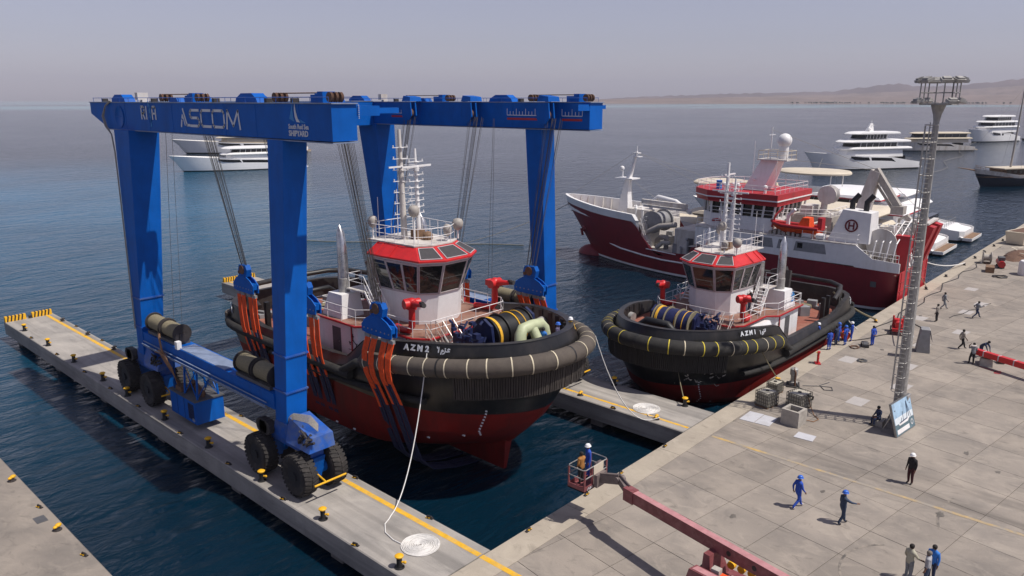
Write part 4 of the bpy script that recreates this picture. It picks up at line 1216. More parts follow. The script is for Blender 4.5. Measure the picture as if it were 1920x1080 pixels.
    def edge_at(L):
        sg = 1 if L >= 0 else -1; L = abs(L)
        for k in range(1, len(cum)):
            if cum[k] >= L or k == len(cum)-1:
                f = min(1, (L - cum[k-1]) / max(1e-6, cum[k]-cum[k-1])); p = edge[k-1].lerp(edge[k], f); d = (edge[k]-edge[k-1]).normalized(); break
        nrm = Vector((-d.y, d.x, 0)); 
        if nrm.dot(Vector((p.x-4, p.y, 0))) < 0: nrm = -nrm
        return Vector((p.x, p.y*sg, 0)), Vector((nrm.x, nrm.y*sg, 0))
    LM = 14.2; RF = .52
    pts = []
    for k in range(121):
        L = -LM + 2*LM*k/120; p, nr = edge_at(L)
        pts.append(p + nr*(RF-.08) + Vector((0, 0, ramp(p.x, [(3, 7.25), (6, 7.65), (14.6, 8.52)]))))
    s = MB(); rad = [RF*(.55 if k in (0, 120) else .9 if k in (1, 119) else 1) for k in range(121)]
    s.tube(pts, rad, 16); fen = s.build('bow_fender', 'rubber' + sp, t, smooth=50)
    nb = 25
    for k in range(nb):
        i = 5 + int(k*110/(nb-1)); c = pts[i]; d = (pts[min(i+1, 120)] - pts[i-1]).normalized()
        if abs(i-60) < 1: continue
        s = MB(); s.loft([s.ring(c - d*.035, d, RF+.018, 18), s.ring(c + d*.035, d, RF+.018, 18)], False, False)
        s.build('fender_band', 'band_cream' if (first or k % 3 == 0) else 'band_yellow', fen, smooth=60)
    s = MB()
    for i in (30, 60, 90):
        c = pts[i]; d = (pts[i+1]-pts[i-1]).normalized(); s.loft([s.ring(c - d*.05, d, RF+.01, 18), s.ring(c + d*.05, d, RF+.01, 18)], False, False)
    s.build('fender_joint', 'black', fen)
    # ribbed push fender below it
    s = MB(); nr_ = 96
    for k in range(nr_):
        L0 = -6.4 + 12.8*k/nr_; L1 = -6.4 + 12.8*(k+.72)/nr_
        p0, n0 = edge_at(L0); p1, n1 = edge_at(L1)
        zt = ramp(p0.x, [(3, 6.9), (6, 7.3), (14.6, 8.15)]); zb = zt - 1.5
        dd = .40 + .05*random.random()
        ib = -.35
        q = [p0 + n0*ib, p0 + n0*(dd-.12), p1 + n1*(dd-.12), p1 + n1*ib]; q2 = [p0 + n0*(-.1), p0 + n0*dd, p1 + n1*dd, p1 + n1*(-.1)]
        s.hexa([v + Vector((0, 0, zb)) for v in q], [v + Vector((0, 0, zt)) for v in q2])
    s.build('ribbed_fender', 'rubber_rib' + sp, t)
    # D fenders along the sides and round the stern
    def strake(zf, us_, r, name, off=.05):
        for sg in (-1, 1):
            P = []
            for u in us_:
                x = lerp(-14.2, 14.6, (u+1)/2); P.append((x - (0.10 if u < -.97 else 0), sg*(5.95*fplan(u) + off), zf(x)))
            s = MB(); s.tube(P, r, 10); s.build(name, 'rubber_dark', t, smooth=50)
    strake(lambda x: ramp(x, [(-13.8, 6.35), (-9, 6.05), (2.4, 6.0)]), [-1, -.985, -.95, -.9, -.84, -.78, -.7, -.5, -.3, -.1, .05, .15, .2], .3, 'side_fender', .12)
    strake(lambda x: ramp(x, [(-6, 5.35), (0, 5.35), (9, 5.75), (11, 5.9)]), [-.45, -.3, -.1, .05, .2, .35, .45, .55, .62], .2, 'side_fender', .0)
    for sg in (-1, 1):
        s = MB(); s.tube([(2.1, sg*6.05, 6.05), (3.0, sg*6.1, 6.5), (3.8, sg*6.15, 7.0), (4.8, sg*6.2, 7.1)], .26, 10); s.build('side_fender', 'rubber_dark', t, smooth=50)
    s = MB(); P = []
    for k in range(17):
        a = pi/2 + pi*k/16; P.append((-12.8 + 1.6*cos(a), 5.3*sin(a), 6.55))
    s.tube(P, .36, 12); s.build('stern_fender', 'rubber' + sp, t, smooth=50)
    s = MB()
    for k in range(26):
        a = pi/2 + pi*(k+.5)/26; s.cbox((-12.8 + 1.97*cos(a), 5.65*sin(a), 6.55), (.12, .3, .5), Matrix.Rotation(a, 3, 'Z'))
    s.build('fender_block', 'rubber' + sp, t)
    # ---------------- main deckhouse
    DH = [(-2.6, -4.5), (1.8, -4.5), (2.4, -3.75), (6.2, -3.6), (7.0, -2.9), (7.0, 2.9), (6.2, 3.6), (2.4, 3.75), (1.8, 4.5), (-2.6, 4.5)]
    s = MB(); s.prism(DH, 6.0, 8.42); house = s.build('deckhouse', 'white', t)
    DU = [(-2.9, -4.75), (1.9, -4.75), (2.6, -4.0), (6.4, -3.95), (7.3, -3.2), (7.3, 3.2), (6.4, 3.95), (2.6, 4.0), (1.9, 4.75), (-2.9, 4.75)]
    s = MB(); s.prism(DU, 8.425, 8.55); s.build('upper_deck', 'deck_brown', t)
    s = MB(); s.tube([(a, b, 8.5) for a, b in DU] + [(DU[0][0], DU[0][1], 8.5)], .075, 6); s.build('deck_edge_pipe', 'pipe_red', t, smooth=60)
    s = MB()
    for (a, b) in ((5.6, -3.7), (1.2, -4.53), (5.6, 3.7), (1.2, 4.53)):
        s.tube([(a, b, 8.5), (a+.05, b*1.01, 7.9), (a+.05, b*1.01, 6.2)], .05, 6)
    s.build('drain_pipe', 'pipe_red', t, smooth=60)
    # wide skirt of the house front, doors, portholes
    s = MB(); s.hexa([(2.2, -5.3, 6.0), (7.4, -4.9, 6.0), (7.4, 4.9, 6.0), (2.2, 5.3, 6.0)], [(2.5, -4.3, 8.2), (6.6, -4.0, 8.2), (6.6, 4.0, 8.2), (2.5, 4.3, 8.2)]); s.build('house_skirt', 'white', house)
    for sg in (-1, 1):
        s = MB(); s.box(-.9, .0, sg*4.5-.02, sg*4.5+.02, 6.15, 8.0); d_ = s.build('door', 'grey_dark' if sg == near else 'white', house)
        s = MB(); s.cyl((-.15, sg*4.5, 7.1), (-.15, sg*4.58, 7.1), .04, n=8); s.build('handle', 'steel', d_)
        s = MB(); s.lathe((4.6, sg*4.62, 7.3), (.05, sg, .45), [(.26, 0), (.26, .06), (.2, .07), (.19, .02)], 18); s.build('porthole', 'glass_black', house, smooth=40)
        s = MB(); mtx = frame((1.3 if near*sg < 0 else 1.3, sg*4.512, 7.5), (-sg*1.0, 0, 0), (0, 0, 1))
        s.stroke([(0, -.05), (0, .35)], .06, mtx); s.stroke([(0, -.05), (-.35, -.3)], .06, mtx); s.stroke([(0, -.05), (.35, -.3)], .06, mtx); s.stroke([(-.42, -.2), (-.3, -.4)], .06, mtx); s.stroke([(.42, -.2), (.3, -.4)], .06, mtx); s.stroke([(-.1, .2), (.1, .2)], .06, mtx)
        s.stroke([(-.5, -.72), (.7, -.72)], .025, mtx); s.stroke([(0, -1.25), (-.2, -1.4)], .07, mtx); s.stroke([(0, -1.25), (.2, -1.4)], .07, mtx); s.stroke([(0, -1.05), (0, -1.3)], .1, mtx)
        s.build('marking', 'black', house)
    mtx = frame((7.012, -2.0 if near < 0 else 2.0, 7.4), (0, 1, 0), (0, 0, 1)); s = MB()
    ring = [(.25*cos(2*pi*k/14), .25*sin(2*pi*k/14)) for k in range(15)]
    s.stroke(ring, .05, mtx); s.stroke([(-.18, -.18), (.18, .18)], .05, mtx); s.stroke([(-.18, .18), (.18, -.18)], .05, mtx); s.build('marking', 'black', house)
    # upper deck railings
    for sg in (-1, 1):
        s = railing([(-2.7, sg*4.6, 8.55), (1.8, sg*4.6, 8.55), (2.6, sg*3.85, 8.55), (6.3, sg*3.8, 8.55), (7.15, sg*3.1, 8.55)], 1.0); s.build('railing', 'white', t, smooth=60)
    s = railing([(7.15, -3.1, 8.55), (7.15, 3.1, 8.55)], 1.0); s.build('railing', 'white', t, smooth=60)
    s = railing([(-2.75, -4.5, 8.55), (-2.75, 4.5, 8.55)], 1.0); s.build('railing', 'white', t, smooth=60)
    # ---------------- wheelhouse
    Z0, Z1, Z2, Z3, Z4 = 8.55, 10.5, 12.55, 12.78, 13.4
    base = [(5.2, .9), (4.55, 1.8), (2.6, 2.1), (1.3, 2.1)]; sill = [(5.4, .85), (4.65, 1.85), (2.7, 2.15), (1.3, 2.15)]; head = [(6.1, 1.0), (5.25, 2.3), (2.4, 2.6), (1.1, 2.6)]; eave = [(6.35, 1.08), (5.45, 2.45), (2.3, 2.8), (.8, 2.8)]; top = [(5.0, .8), (4.4, 1.75), (2.0, 2.05), (1.0, 2.05)]
    def ringp(h, z): return [(x, -y, z) for x, y in reversed(h)] + [(x, y, z) for x, y in h]
    s = MB(); s.loft([ringp(base, Z0), ringp(sill, Z1)]); s.build('wheelhouse_base', 'white', t)
    s = MB(); s.loft([[(x*.97+.02, y*.97, z) for x, y, z in ringp(sill, Z1)], [(x*.97+.02, y*.97, z) for x, y, z in ringp(head, Z2)]]); whb = s.build('wheelhouse_interior', 'mach_blue' if False else 'glass_black', t)
    A = ringp(sill, Z1); Bq = ringp(head, Z2); nr = len(A)
    for k in range(nr):
        j = (k+1) % nr
        c = [Vector(A[k]), Vector(A[j]), Vector(Bq[j]), Vector(Bq[k])]
        nrm = (c[1]-c[0]).cross(c[3]-c[0]).normalized(); mid = sum(c, Vector())/4
        if nrm.dot(mid - Vector((2.5, 0, 11.5))) < 0: nrm = -nrm
        nwin = 2 if k in (1, 5) else 3 if k == 7 else 1
        for w_ in range(nwin):
            f0, f1 = w_/nwin, (w_+1)/nwin
            q = [c[0].lerp(c[1], f0), c[0].lerp(c[1], f1), c[3].lerp(c[2], f1), c[3].lerp(c[2], f0)]
            ctr = sum(q, Vector())/4
            s = MB(); ins = []
            wd = (q[1]-q[0]).length
            for p_ in q: ins.append(p_.lerp(ctr, .10 if wd > 1 else .14))
            s.hexa([p_ + nrm*.005 for p_ in ins], [p_ + nrm*.03 for p_ in ins]); s.build('window', 'glass', whb)
            s = MB()
            for e in range(4):
                a, b = q[e], q[(e+1) % 4]; ia, ib_ = ins[e], ins[(e+1) % 4]
                s.hexa([a - nrm*.02, b - nrm*.02, ib_ - nrm*.02, ia - nrm*.02], [a + nrm*.06, b + nrm*.06, ib_ + nrm*.06, ia + nrm*.06])
            s.build('window_frame', 'frame_pink', whb)
    s = MB(); s.loft([ringp(head, Z2), ringp([(x+.05, y+.04) for x, y in head], Z3-.1)]); s.build('window_header', 'white', t)
    s = MB(); s.loft([ringp(eave, Z3-.1), ringp(eave, Z3), ringp(top, Z4), ]); roof = s.build('roof', 'red', t)
    E_, T_ = ringp(eave, Z3), ringp(top, Z4)
    for k in range(nr):
        if k in (7, 0, 6): continue
        j = (k+1) % nr
        if k in (1, 5): continue
        c = [Vector(E_[k]), Vector(E_[j]), Vector(T_[j]), Vector(T_[k])]; nrm = (c[1]-c[0]).cross(c[3]-c[0]).normalized()
        if nrm.z < 0: nrm = -nrm
        m_ = sum(c, Vector())/4; ins = [p_.lerp(m_, .2) for p_ in c]
        s = MB(); s.hexa([p_ + nrm*.0 for p_ in ins], [p_ + nrm*.03 for p_ in ins]); sk = s.build('skylight', 'skylight', roof)
        s = MB()
        for e in range(4): s.bar(ins[e] + nrm*.03, ins[(e+1) % 4] + nrm*.03, .05, .05, up=nrm)
        s.build('skylight_frame', 'frame_pink', sk)
    s = MB()
    for x in (1.1, 1.7, 3.0):
        for sg in (-1, 1): s.bar((x, sg*2.78, Z3+.03), (x, sg*2.05, Z4+.03), .05, .06)
    s.build('roof_rib', 'red', roof)
    # compass deck on the roof
    s = MB(); s.prism([(-.2, -2.1), (4.3, -1.8), (4.9, -.8), (4.9, .8), (4.3, 1.8), (-.2, 2.1)], Z4+.02, Z4+.1); s.build('compass_deck', 'white_old', t)
    s = railing([(-.1, -2.0, Z4+.1), (4.2, -1.7, Z4+.1), (4.8, -.8, Z4+.1), (4.8, .8, Z4+.1), (4.2, 1.7, Z4+.1), (-.1, 2.0, Z4+.1)], 1.0, closed=True, step=.9); s.build('roof_railing', 'white', t, smooth=60)
    # searchlights under covers, small boxes
    for (x, y, hgt, r) in ((.2, -1.75, 1.15, .3), (4.4, .9, .75, .28), (4.3, 1.9, 1.0, .36), (2.6, -.3, 1.9, .36)):
        s = MB(); s.cyl((x, y, Z4+.1), (x, y, Z4+hgt-.1), .06, n=8); l_ = s.build('searchlight', 'white', t)
        s = MB(); rg_ = random.Random(int(x*10)); s.lathe((x, y, Z4+hgt-.35), (0, 0, 1), [(.1, 0), (r*.7, .08), (r, .3), (r*1.02, .5), (r*.75, .7), (.08, .76)], 12); s.build('lamp_cover', 'plastic', l_, smooth=50)
    s = MB(); s.box(2.1, 2.7, -.2, .5, Z4+.1, Z4+.7); s.ball((3.2, .3, Z4+.3), .35, 10, 6); s.build('roof_bundle', 'wood', t)
    # twin mast with light arms
    zt = Z4 + .1
    for (mx_, my, hh, r0) in ((1.9, -.55, 6.9, .17), (2.3, .35, 5.7, .13)):
        s = MB(); s.tube([(mx_, my, zt), (mx_-.1, my, zt+hh*.5), (mx_-.2, my, zt+hh)], [r0*1.2, r0, r0*.6], 10)
        mast = s.build('mast', 'white_old' if my < 0 and first else 'white', t, smooth=50)
        n_arm = 9 if my > 0 else 7
        for k in range(n_arm):
            z = zt + 1.6 + k*(hh-2.0)/n_arm
            s = MB(); s.bar((mx_-.15, my-.62, z), (mx_-.15, my+.62, z), .05, .04); s.box(mx_-.5, mx_+.1, my-.1, my+.1, z-.03, z+.0)
            for q in (-.55, .55): s.cyl((mx_-.15, my+q, z+.02), (mx_-.15, my+q, z+.15), .04, n=8)
            s.build('light_arm', 'white', mast)
    s = MB(); s.bar((2.4, -1.0, zt+4.6), (2.2, 1.55, zt+4.62), .10, .12); s.bar((2.0, -1.7, zt+4.62), (1.9, -.5, zt+4.62), .08, .1); s.cyl((2.25, .3, zt+4.3), (2.25, .3, zt+4.6), .18, n=10); s.build('radar', 'white', t)
    s = MB()
    for k in range(14): s.bar((1.95, -.45, zt+.4+k*.36), (2.25, .3, zt+.4+k*.36), .03, .03)
    s.cyl((1.7, -.9, zt), (1.7, -.9, zt+3.2), .03, n=5); s.build('mast_ladder', 'white', t)
    s = MB()
    for (x, y, hh) in ((.1, -1.2, 2.6), (.3, 1.5, 3.0), (4.0, -1.2, 1.6)): s.cyl((x, y, zt), (x, y, zt+hh), .02, n=5)
    s.build('antenna', 'white', t)
    # steps up to the wheelhouse
    for sg in (-1, 1):
        s = MB(); stair(s, (2.9, sg*3.2, 8.55), (1.2, sg*3.0, 10.4), .8, (0, 1, 0)); s.build('ladder', 'white', t)
        s = MB(); s.box(-.4, 1.2, sg*2.9-.7, sg*2.9+.5, 10.35, 10.42); s.build('bridge_wing', 'white_old', t)
        s = railing([(1.2, sg*3.4, 10.42), (-.4, sg*3.4, 10.42), (-.4, sg*2.4, 10.42)], .95); s.build('railing', 'white', t, smooth=60)
        for (x, z) in ((1.0, 9.4), (.3, 9.4)):
            pass
        s = MB(); s.cyl((.8, sg*2.45, 8.55), (.8, sg*2.45, 12.5), .28, n=14); s.build('trunk', 'stack_steel', t, smooth=50)
    # funnel casings and stacks
    for sg in (-1, 1):
        s = MB(); s.loft([[(-2.1, sg*3.55-.85, 8.55), (.1, sg*3.55-.85, 8.55), (.1, sg*3.55+.85, 8.55), (-2.1, sg*3.55+.85, 8.55)], [(-1.5, sg*3.55-.7, 10.1), (-.05, sg*3.55-.7, 10.1), (-.05, sg*3.55+.7, 10.1), (-1.5, sg*3.55+.7, 10.1)]])
        cs = s.build('funnel_casing', 'white', t)
        s = MB(); s.tube([(-.8, sg*3.5, 10.05), (-.8, sg*3.5, 11.2), (-.85, sg*3.5, 13.0), (-.98, sg*3.45, 13.9), (-1.15, sg*3.4, 14.4)], [.34, .34, .33, .26, .06], 18); s.build('stack', 'stack_steel', cs, smooth=50)
        s = MB(); s.lathe((-.8, sg*3.5, 10.1), (0, 0, 1), [(.37, 0), (.37, .9), (.345, .92)], 18); s.build('stack_base', 'galv', cs, smooth=50)
    if not first:
        s = MB(); mtx = frame((-1.55, near*4.36, 9.35), (-near, 0, 0), (0, -near*.08, 1))
        for k in range(3): s.stroke([(.3*cos(pi*k/3), .3*sin(pi*k/3)), (-.3*cos(pi*k/3), -.3*sin(pi*k/3))], .09, mtx @ Matrix.Translation((0, .2, .02)))
        s.stroke([(-.3, -.25), (.3, -.25)], .1, mtx @ Matrix.Translation((0, 0, .02))); s.build('funnel_mark', 'letter_blue', t)
    # fire monitors
    fire_monitor(t, 6.0, -3.55, 8.55, radians(-12) if first else radians(12))
    fire_monitor(t, 6.0, 3.55, 8.55, radians(8) if first else radians(60))
    # stair from the upper deck down to the foredeck
    s = MB(); stair(s, (8.6, near*3.0, 6.9), (6.9, near*2.9, 8.5), .8, (0, 1, 0), 6); s.build('ladder', 'white_old', t)
    s = MB(); stair(s, (8.9, near*1.9, 6.9), (7.3, near*1.9, 8.5), .8, (0, 1, 0), 6); s.build('ladder', 'steel', t)
    # ---------------- foredeck winch
    wz = 7.72; WX = 1.0; wy0 = -1.9; mb_ = 'drum_black' if first else 'drum_blue'
    s = MB(); s.box(8.9, 11.1, -2.6, 2.6, wz, wz+.22); win = s.build('anchor_winch', 'mach_blue', t)
    for (y0, y1, r) in ((-1.35, -.45, 1.0), (-.35, .55, 1.0), (.65, 1.6, 1.0)):
        s = MB(); n = 12; s.lathe((10.0, y0, wz+1.15), (0, 1, 0), [(r + (.015 if k % 2 else 0), (y1-y0)*k/n) for k in range(n+1)], 28); s.build('winch_drum', mb_, win, smooth=40)
    s = MB()
    for y in (-1.4, -.4, .6, 1.65): s.lathe((10.0, y-.04, wz+1.15), (0, 1, 0), [(1.12, 0), (1.14, .04), (1.12, .08)], 30)
    s.build('drum_flange', mb_ if first else 'rope_tan', win, smooth=40)
    s = MB()
    for y in (-1.22, -1.12, .5 - .02): s.lathe((10.0, y, wz+1.15), (0, 1, 0), [(1.06, 0), (1.08, .05), (1.06, .1)], 30)
    s.build('tow_line', 'tow_yellow', win, smooth=50)
    s = MB(); s.lathe((10.0, 1.1, wz+1.15), (0, 1, 0), [(1.03, 0), (1.045, .03), (1.03, .06)], 30); s.build('tow_line', 'tow_yellow', win, smooth=50)
    s = MB()
    for y in (-1.7, 1.9): s.extrude([(9.1, y, wz+.2), (11.0, y, wz+.2), (10.7, y, wz+1.9), (10.1, y, wz+2.25), (9.4, y, wz+1.9)], (0, .2, 0))
    s.build('winch_frame', 'mach_blue' if first else 'drum_blue', win)
    s = MB(); s.bar((11.15, -1.7, wz+.35), (11.15, 1.9, wz+.35), .25, .25); s.build('winch_beam', 'drum_blue', win)
    s = MB(); rw = random.Random(21); ys = -near*-1
    for k in range(60):
        p = Vector((rw.uniform(8.8, 10.6), near*rw.uniform(2.0, 3.3), wz + rw.uniform(.1, 2.1))); d = Vector((rw.uniform(-.35, .35), rw.uniform(-.35, .35), rw.uniform(-.35, .35)))
        if k % 3: s.cyl(p, p + d, rw.uniform(.03, .09), n=6)
        else: s.cbox(p, (rw.uniform(.1, .4), rw.uniform(.1, .4), rw.uniform(.1, .4)))
    s.box(8.9, 10.5, min(near*1.95, near*3.0), max(near*1.95, near*3.0), wz+.1, wz+1.3); s.build('winch_motor', 'mach_blue', win)
    # towing staple at the bow
    sm = 'green_pale' if first else 'black'
    s = MB()
    if first:
        s.tube([(12.5, -1.25, 7.85), (12.42, -1.12, 8.6), (12.35, -1.0, 9.35), (12.3, -.78, 9.62), (12.3, 0, 9.68), (12.3, .78, 9.62), (12.35, 1.0, 9.35), (12.42, 1.12, 8.6), (12.5, 1.25, 7.85)], [.40, .36, .34, .33, .32, .33, .34, .36, .40], 16)
        s.tube([(12.4, 0, 9.5), (12.9, 0, 8.7), (13.2, 0, 7.9)], [.28, .3, .34], 14)
    else:
        s.tube([(12.5, -1.5, 7.85), (12.5, -1.35, 9.0), (12.5, -.9, 9.35), (12.5, .9, 9.35), (12.5, 1.35, 9.0), (12.5, 1.5, 7.85)], [.3]*6, 12)
        s.box(12.35, 12.65, -1.3, 1.3, 7.85, 8.9)
    s.build('towing_staple', sm, t, smooth=50)
    s = MB(); rw = random.Random(5)
    for k in range(18):
        a = rw.uniform(-1.2, 1.2); x = 11.4 + rw.uniform(-1, 1.2); y = rw.uniform(-3.2, 3.2); s.cyl((x, y, 7.8), (x, y, 7.8+rw.uniform(.2, .7)), rw.uniform(.06, .2), n=8)
    s.build('deck_fitting', 'grey_dark', t)
    for (x, y) in ((9.4, -4.1), (9.4, 4.1), (12.3, 2.9)):
        s = MB(); s.lathe((x, y, 8.25), (0, 1 if y > 0 else -1, .1), [(.42, 0), (.42, .35), (.3, .36), (.3, .1)], 18); s.build('fairlead', 'galv', t, smooth=50)
    # ---------------- after deck
    s = MB(); s.box(-5.6, -4.2, -1.6, 1.6, 6.1, 6.5); aw = s.build('towing_winch', 'mach_blue', t)
    s = MB(); s.lathe((-4.9, -1.2, 7.1), (0, 1, 0), [(.75, 0), (.55, .06), (.55, 2.34), (.75, 2.4)], 24); s.build('winch_drum', 'rope_tan', aw, smooth=40)
    s = MB(); s.tube([(-9.2, -1.4, 6.1), (-9.2, -1.3, 7.9), (-9.1, -.8, 8.2), (-9.1, .8, 8.2), (-9.2, 1.3, 7.9), (-9.2, 1.4, 6.1)], .2, 10); s.build('towing_staple', 'black', t, smooth=50)
    for sg in (-1, 1):
        for x in (-7.2, -8.3):
            s = MB(); s.box(x-.16, x+.16, sg*4.9-.16, sg*4.9+.16, 6.1, 8.3); s.build('bollard_post', 'black', t)
        s = MB(); s.tube([(-8.4, sg*5.4, 8.0), (-9.8, sg*5.3, 8.45), (-11.8, sg*4.7, 8.5), (-13.0, sg*3.4, 8.5), (-13.3, 0, 8.5)], .2, 8); s.build('stern_rail', 'bulwark_black', t, smooth=60)
        s = MB()
        for x, y in ((-9.8, 5.35), (-11.2, 5.0), (-12.5, 4.2)): s.bar((x, sg*y, 7.2), (x, sg*y, 8.4), .12, .35)
        s.build('rail_stay', 'bulwark_black', t)
    # deck crane folded upright aft of the house
    s = MB(); s.cyl((-4.0, 2.6, 6.1), (-4.0, 2.6, 8.6), .4, n=14); cr = s.build('deck_crane', 'drum_dark', t)
    s = MB(); s.bar((-4.0, 2.6, 8.4), (-4.5, 2.5, 10.9), .7, .75); s.bar((-4.5, 2.5, 10.9), (-4.4, 1.2, 10.5), .6, .6); s.bar((-4.0, 2.2, 8.5), (-4.3, 1.3, 10.4), .3, .3); s.build('crane_arm', 'cl_maroon' if first else 'drum_dark', cr)
    s = MB(); rw = random.Random(31)
    for k in range(24):
        x = rw.uniform(-12.2, -6.0); y = rw.uniform(-4.2, 4.2); h = rw.uniform(.2, .9); s.cbox((x, y, 6.1+h/2), (rw.uniform(.2, .9), rw.uniform(.2, .9), h), Matrix.Rotation(rw.uniform(0, 3), 3, 'Z'))
    s.build('deck_stores', 'grey', t)
    s = MB()
    for k in range(5): s.lathe((-11.0+k*.5, 2.0-k*.6, 6.1), (0, 0, 1), [(.3, 0), (.55, .1), (.5, .35), (.2, .4)], 12)
    s.build('rope_heap', 'rope_tan', t, smooth=50)
    # lettering on the near bulwark
    s = MB(); txt = 'AZM%d' % no
    px, pn = edge_at(near*6.9 if first else near*9.0)
    d = Vector((-pn.y, pn.x, 0)) if near < 0 else Vector((pn.y, -pn.x, 0))
    d = Vector((-pn.y, pn.x, 0))           # reading direction seen from outside
    def letter_chars(txt, L0, z, size, adv):
        L = L0
        for ch in txt:
            p, n_ = edge_at(L); dd = Vector((-n_.y, n_.x, 0)); zz = tug_rail(p.x) - z
            slope = Vector((0, 0, 1)) - n_*.1
            m_ = frame((p.x - n_.x*.10, p.y - n_.y*.10, zz), dd, Vector((0, 0, 1)) - n_*.26) @ Matrix.Translation((0, 0, .045))
            text_mesh(ch, size, m_, s, bold=.022, sx=1.05, depth=.012, align='CENTER'); L += adv
        return L
    # arc length parameter grows from bow aft on either side; signed by side (+ port)
    L_start = -9.6 if near < 0 else 8.0
    # seen from outside starboard text runs from aft to bow; seen from port it runs from bow to aft: dd handles the direction
    adv = .48
    Lc = letter_chars(txt, L_start, .40, .44, adv)
    p, n_ = edge_at(Lc + .1 + .5); dd = Vector((-n_.y, n_.x, 0)); m_ = frame((p.x - n_.x*.10, p.y - n_.y*.10, tug_rail(p.x) - .40), dd, Vector((0, 0, 1)) - n_*.26) @ Matrix.Translation((-.5, 0, .05))
    arabic_name(s, m_, .36, no)
    s.build('name_lettering', 'letter', t)
    # stern name
    s = MB(); a = radians(180 - near*-1*0)
    cx_, cy_ = (-12.3, near*4.95)
    n_ = Vector((-.42, near*.9, 0)).normalized(); dd = Vector((-n_.y, n_.x, 0))
    m_ = frame((cx_ + n_.x*.52, cy_ + n_.y*.5, 7.0), dd, (0, 0, 1)); text_mesh(txt, .6, m_, s, bold=.02, depth=.02, align='CENTER')
    s.build('name_lettering', 'letter', t)
    # draught and bottom marks
    s = MB()
    for k in range(9):
        L = near*(4.2 - k*.18); p, n_ = edge_at(L); f = .86 - .03*k
        z = 4.7 - k*.28
        s.cbox((p.x*f+.02, p.y*f, z), (.16, .16, .1)) if False else None
    # draught figures sit on the hull surface near the bow
    def hull_pt(u, z):
        col = [g[min(range(len(us)), key=lambda i: abs(us[i]-u))] for g in grid]
        for a_, b_ in zip(col[:-1], col[1:]):
            if a_.z <= z <= b_.z:
                f = (z-a_.z)/max(1e-6, b_.z-a_.z); return a_.lerp(b_, f)
        return col[3]
    for k in range(10):
        q = hull_pt(.87, 5.3 - k*.22); m_ = frame((q.x+.02, near*(q.y+.012), q.z), (1, 0, 0), (0, -near*.45, 1)); s.stroke([(0, 0), (.07, 0)], .09, m_ if near < 0 else frame((q.x, near*(q.y+.012), q.z), (-1, 0, 0), (0, -near*.45, 1)), .03)
    for u, z in ((.5, 2.4), (.2, 1.95), (.0, 1.9), (-.2, 1.9), (.7, 2.9), (.81, 3.3)):
        q = hull_pt(u, z); m_ = frame((q.x, near*(q.y+.01), q.z), (-near*1.0, 0, 0), (0, -near*.6, 1)); s.stroke([(0, 0), (.16, 0)], .1, m_, .03)
    s.build('draught_mark', 'letter', t)
    if not first:
        s = MB(); rk = random.Random(77)
        cols = [i_ for i_ in range(len(us)-1) if .72 < us[i_] < .93]
        for k in range(18):
            i_ = rk.choice(cols); f_ = rk.random(); z_ = rk.gauss(5.55, .28)
            q = hull_pt(us[i_], z_).lerp(hull_pt(us[i_+1], z_), f_); d_ = hull_pt(us[i_+1], z_) - hull_pt(us[i_], z_)
            m_ = frame((q.x, near*(q.y+.015), q.z), (-d_.x, -near*d_.y, 0), (0, -near*.15, 1)); a = rk.uniform(-1.3, 1.3); L_ = rk.uniform(.08, .4)
            s.stroke([(0, 0), (L_*.6*cos(a), L_*.6*sin(a)), (L_*cos(a+.5), L_*sin(a+.5))], rk.uniform(.02, .06), m_, .03)
        s.build('hull_scuff', 'plastic', t)
    return t
tug2 = make_tug('black and red tug AZM2 hoisted in slings inside the slip, red wheelhouse roof', (31.4, 39.5, -1.7), -pi/2, 2, -1)
tug1 = make_tug('black and red tug AZM1 afloat beside the quay, near the trawler', (59.4, 28.35, -4.85), pi, 1, 1)
# ------------------------------------------------------------------ trawler (stern to the quay)
tr = thing('trawler', 'dark red and white steel trawler moored stern to the quay behind tug AZM1', 'trawler', (90.2, 46.0, 0), pi/2)
def tsheer(x): return ramp(x, [(-23.6, 2.7), (-2, 3.1), (.5, 3.1), (1.2, 1.4), (6.8, 1.2), (9.6, 4.7), (16, 5.0), (25.2, 5.75)])
tk = dict(bow_u=.30, bow_p=1.9, bow_q=.75, st_u=.93, st_p=3, st_q=.12)
tk2 = dict(bow_u=.15, bow_p=1.7, bow_q=.9, st_u=.8, st_p=2.5, st_q=.3)
rows = [dict(xs=-20, xb=19.0, B=.2, z=lambda x: -5.2, kw=tk2), dict(xs=-21.5, xb=19.3, B=4.3, z=lambda x: -4.3, kw=tk2), dict(xs=-23.3, xb=19.8, B=5.2, z=lambda x: -1.7, kw=tk2),
        dict(xs=-23.35, xb=19.95, B=5.24, z=lambda x: -1.42, kw=tk2), dict(xs=-23.45, xb=21.4, B=5.38, z=lambda x: ramp(x, [(-23, .6), (19, .8)]), kw=tk), dict(xs=-23.6, xb=25.2, B=5.45, z=tsheer, kw=tk)]
us = [-1, -.99, -.97, -.94, -.9, -.8, -.65, -.5, -.35, -.2, -.1, 0, .02, .05, .08, .18, .25, .3, .34, .38, .44, .52, .6, .68, .76, .83, .89, .94, .975, 1]
grid = rows_to_mesh(rows, 0, us)
s = MB(); skin_rows(s, grid, [1, 1, 2, 0, 0]); s.build('hull', ['trawler_red', 'hull_black', 'white'], tr, smooth=30)
s = MB()
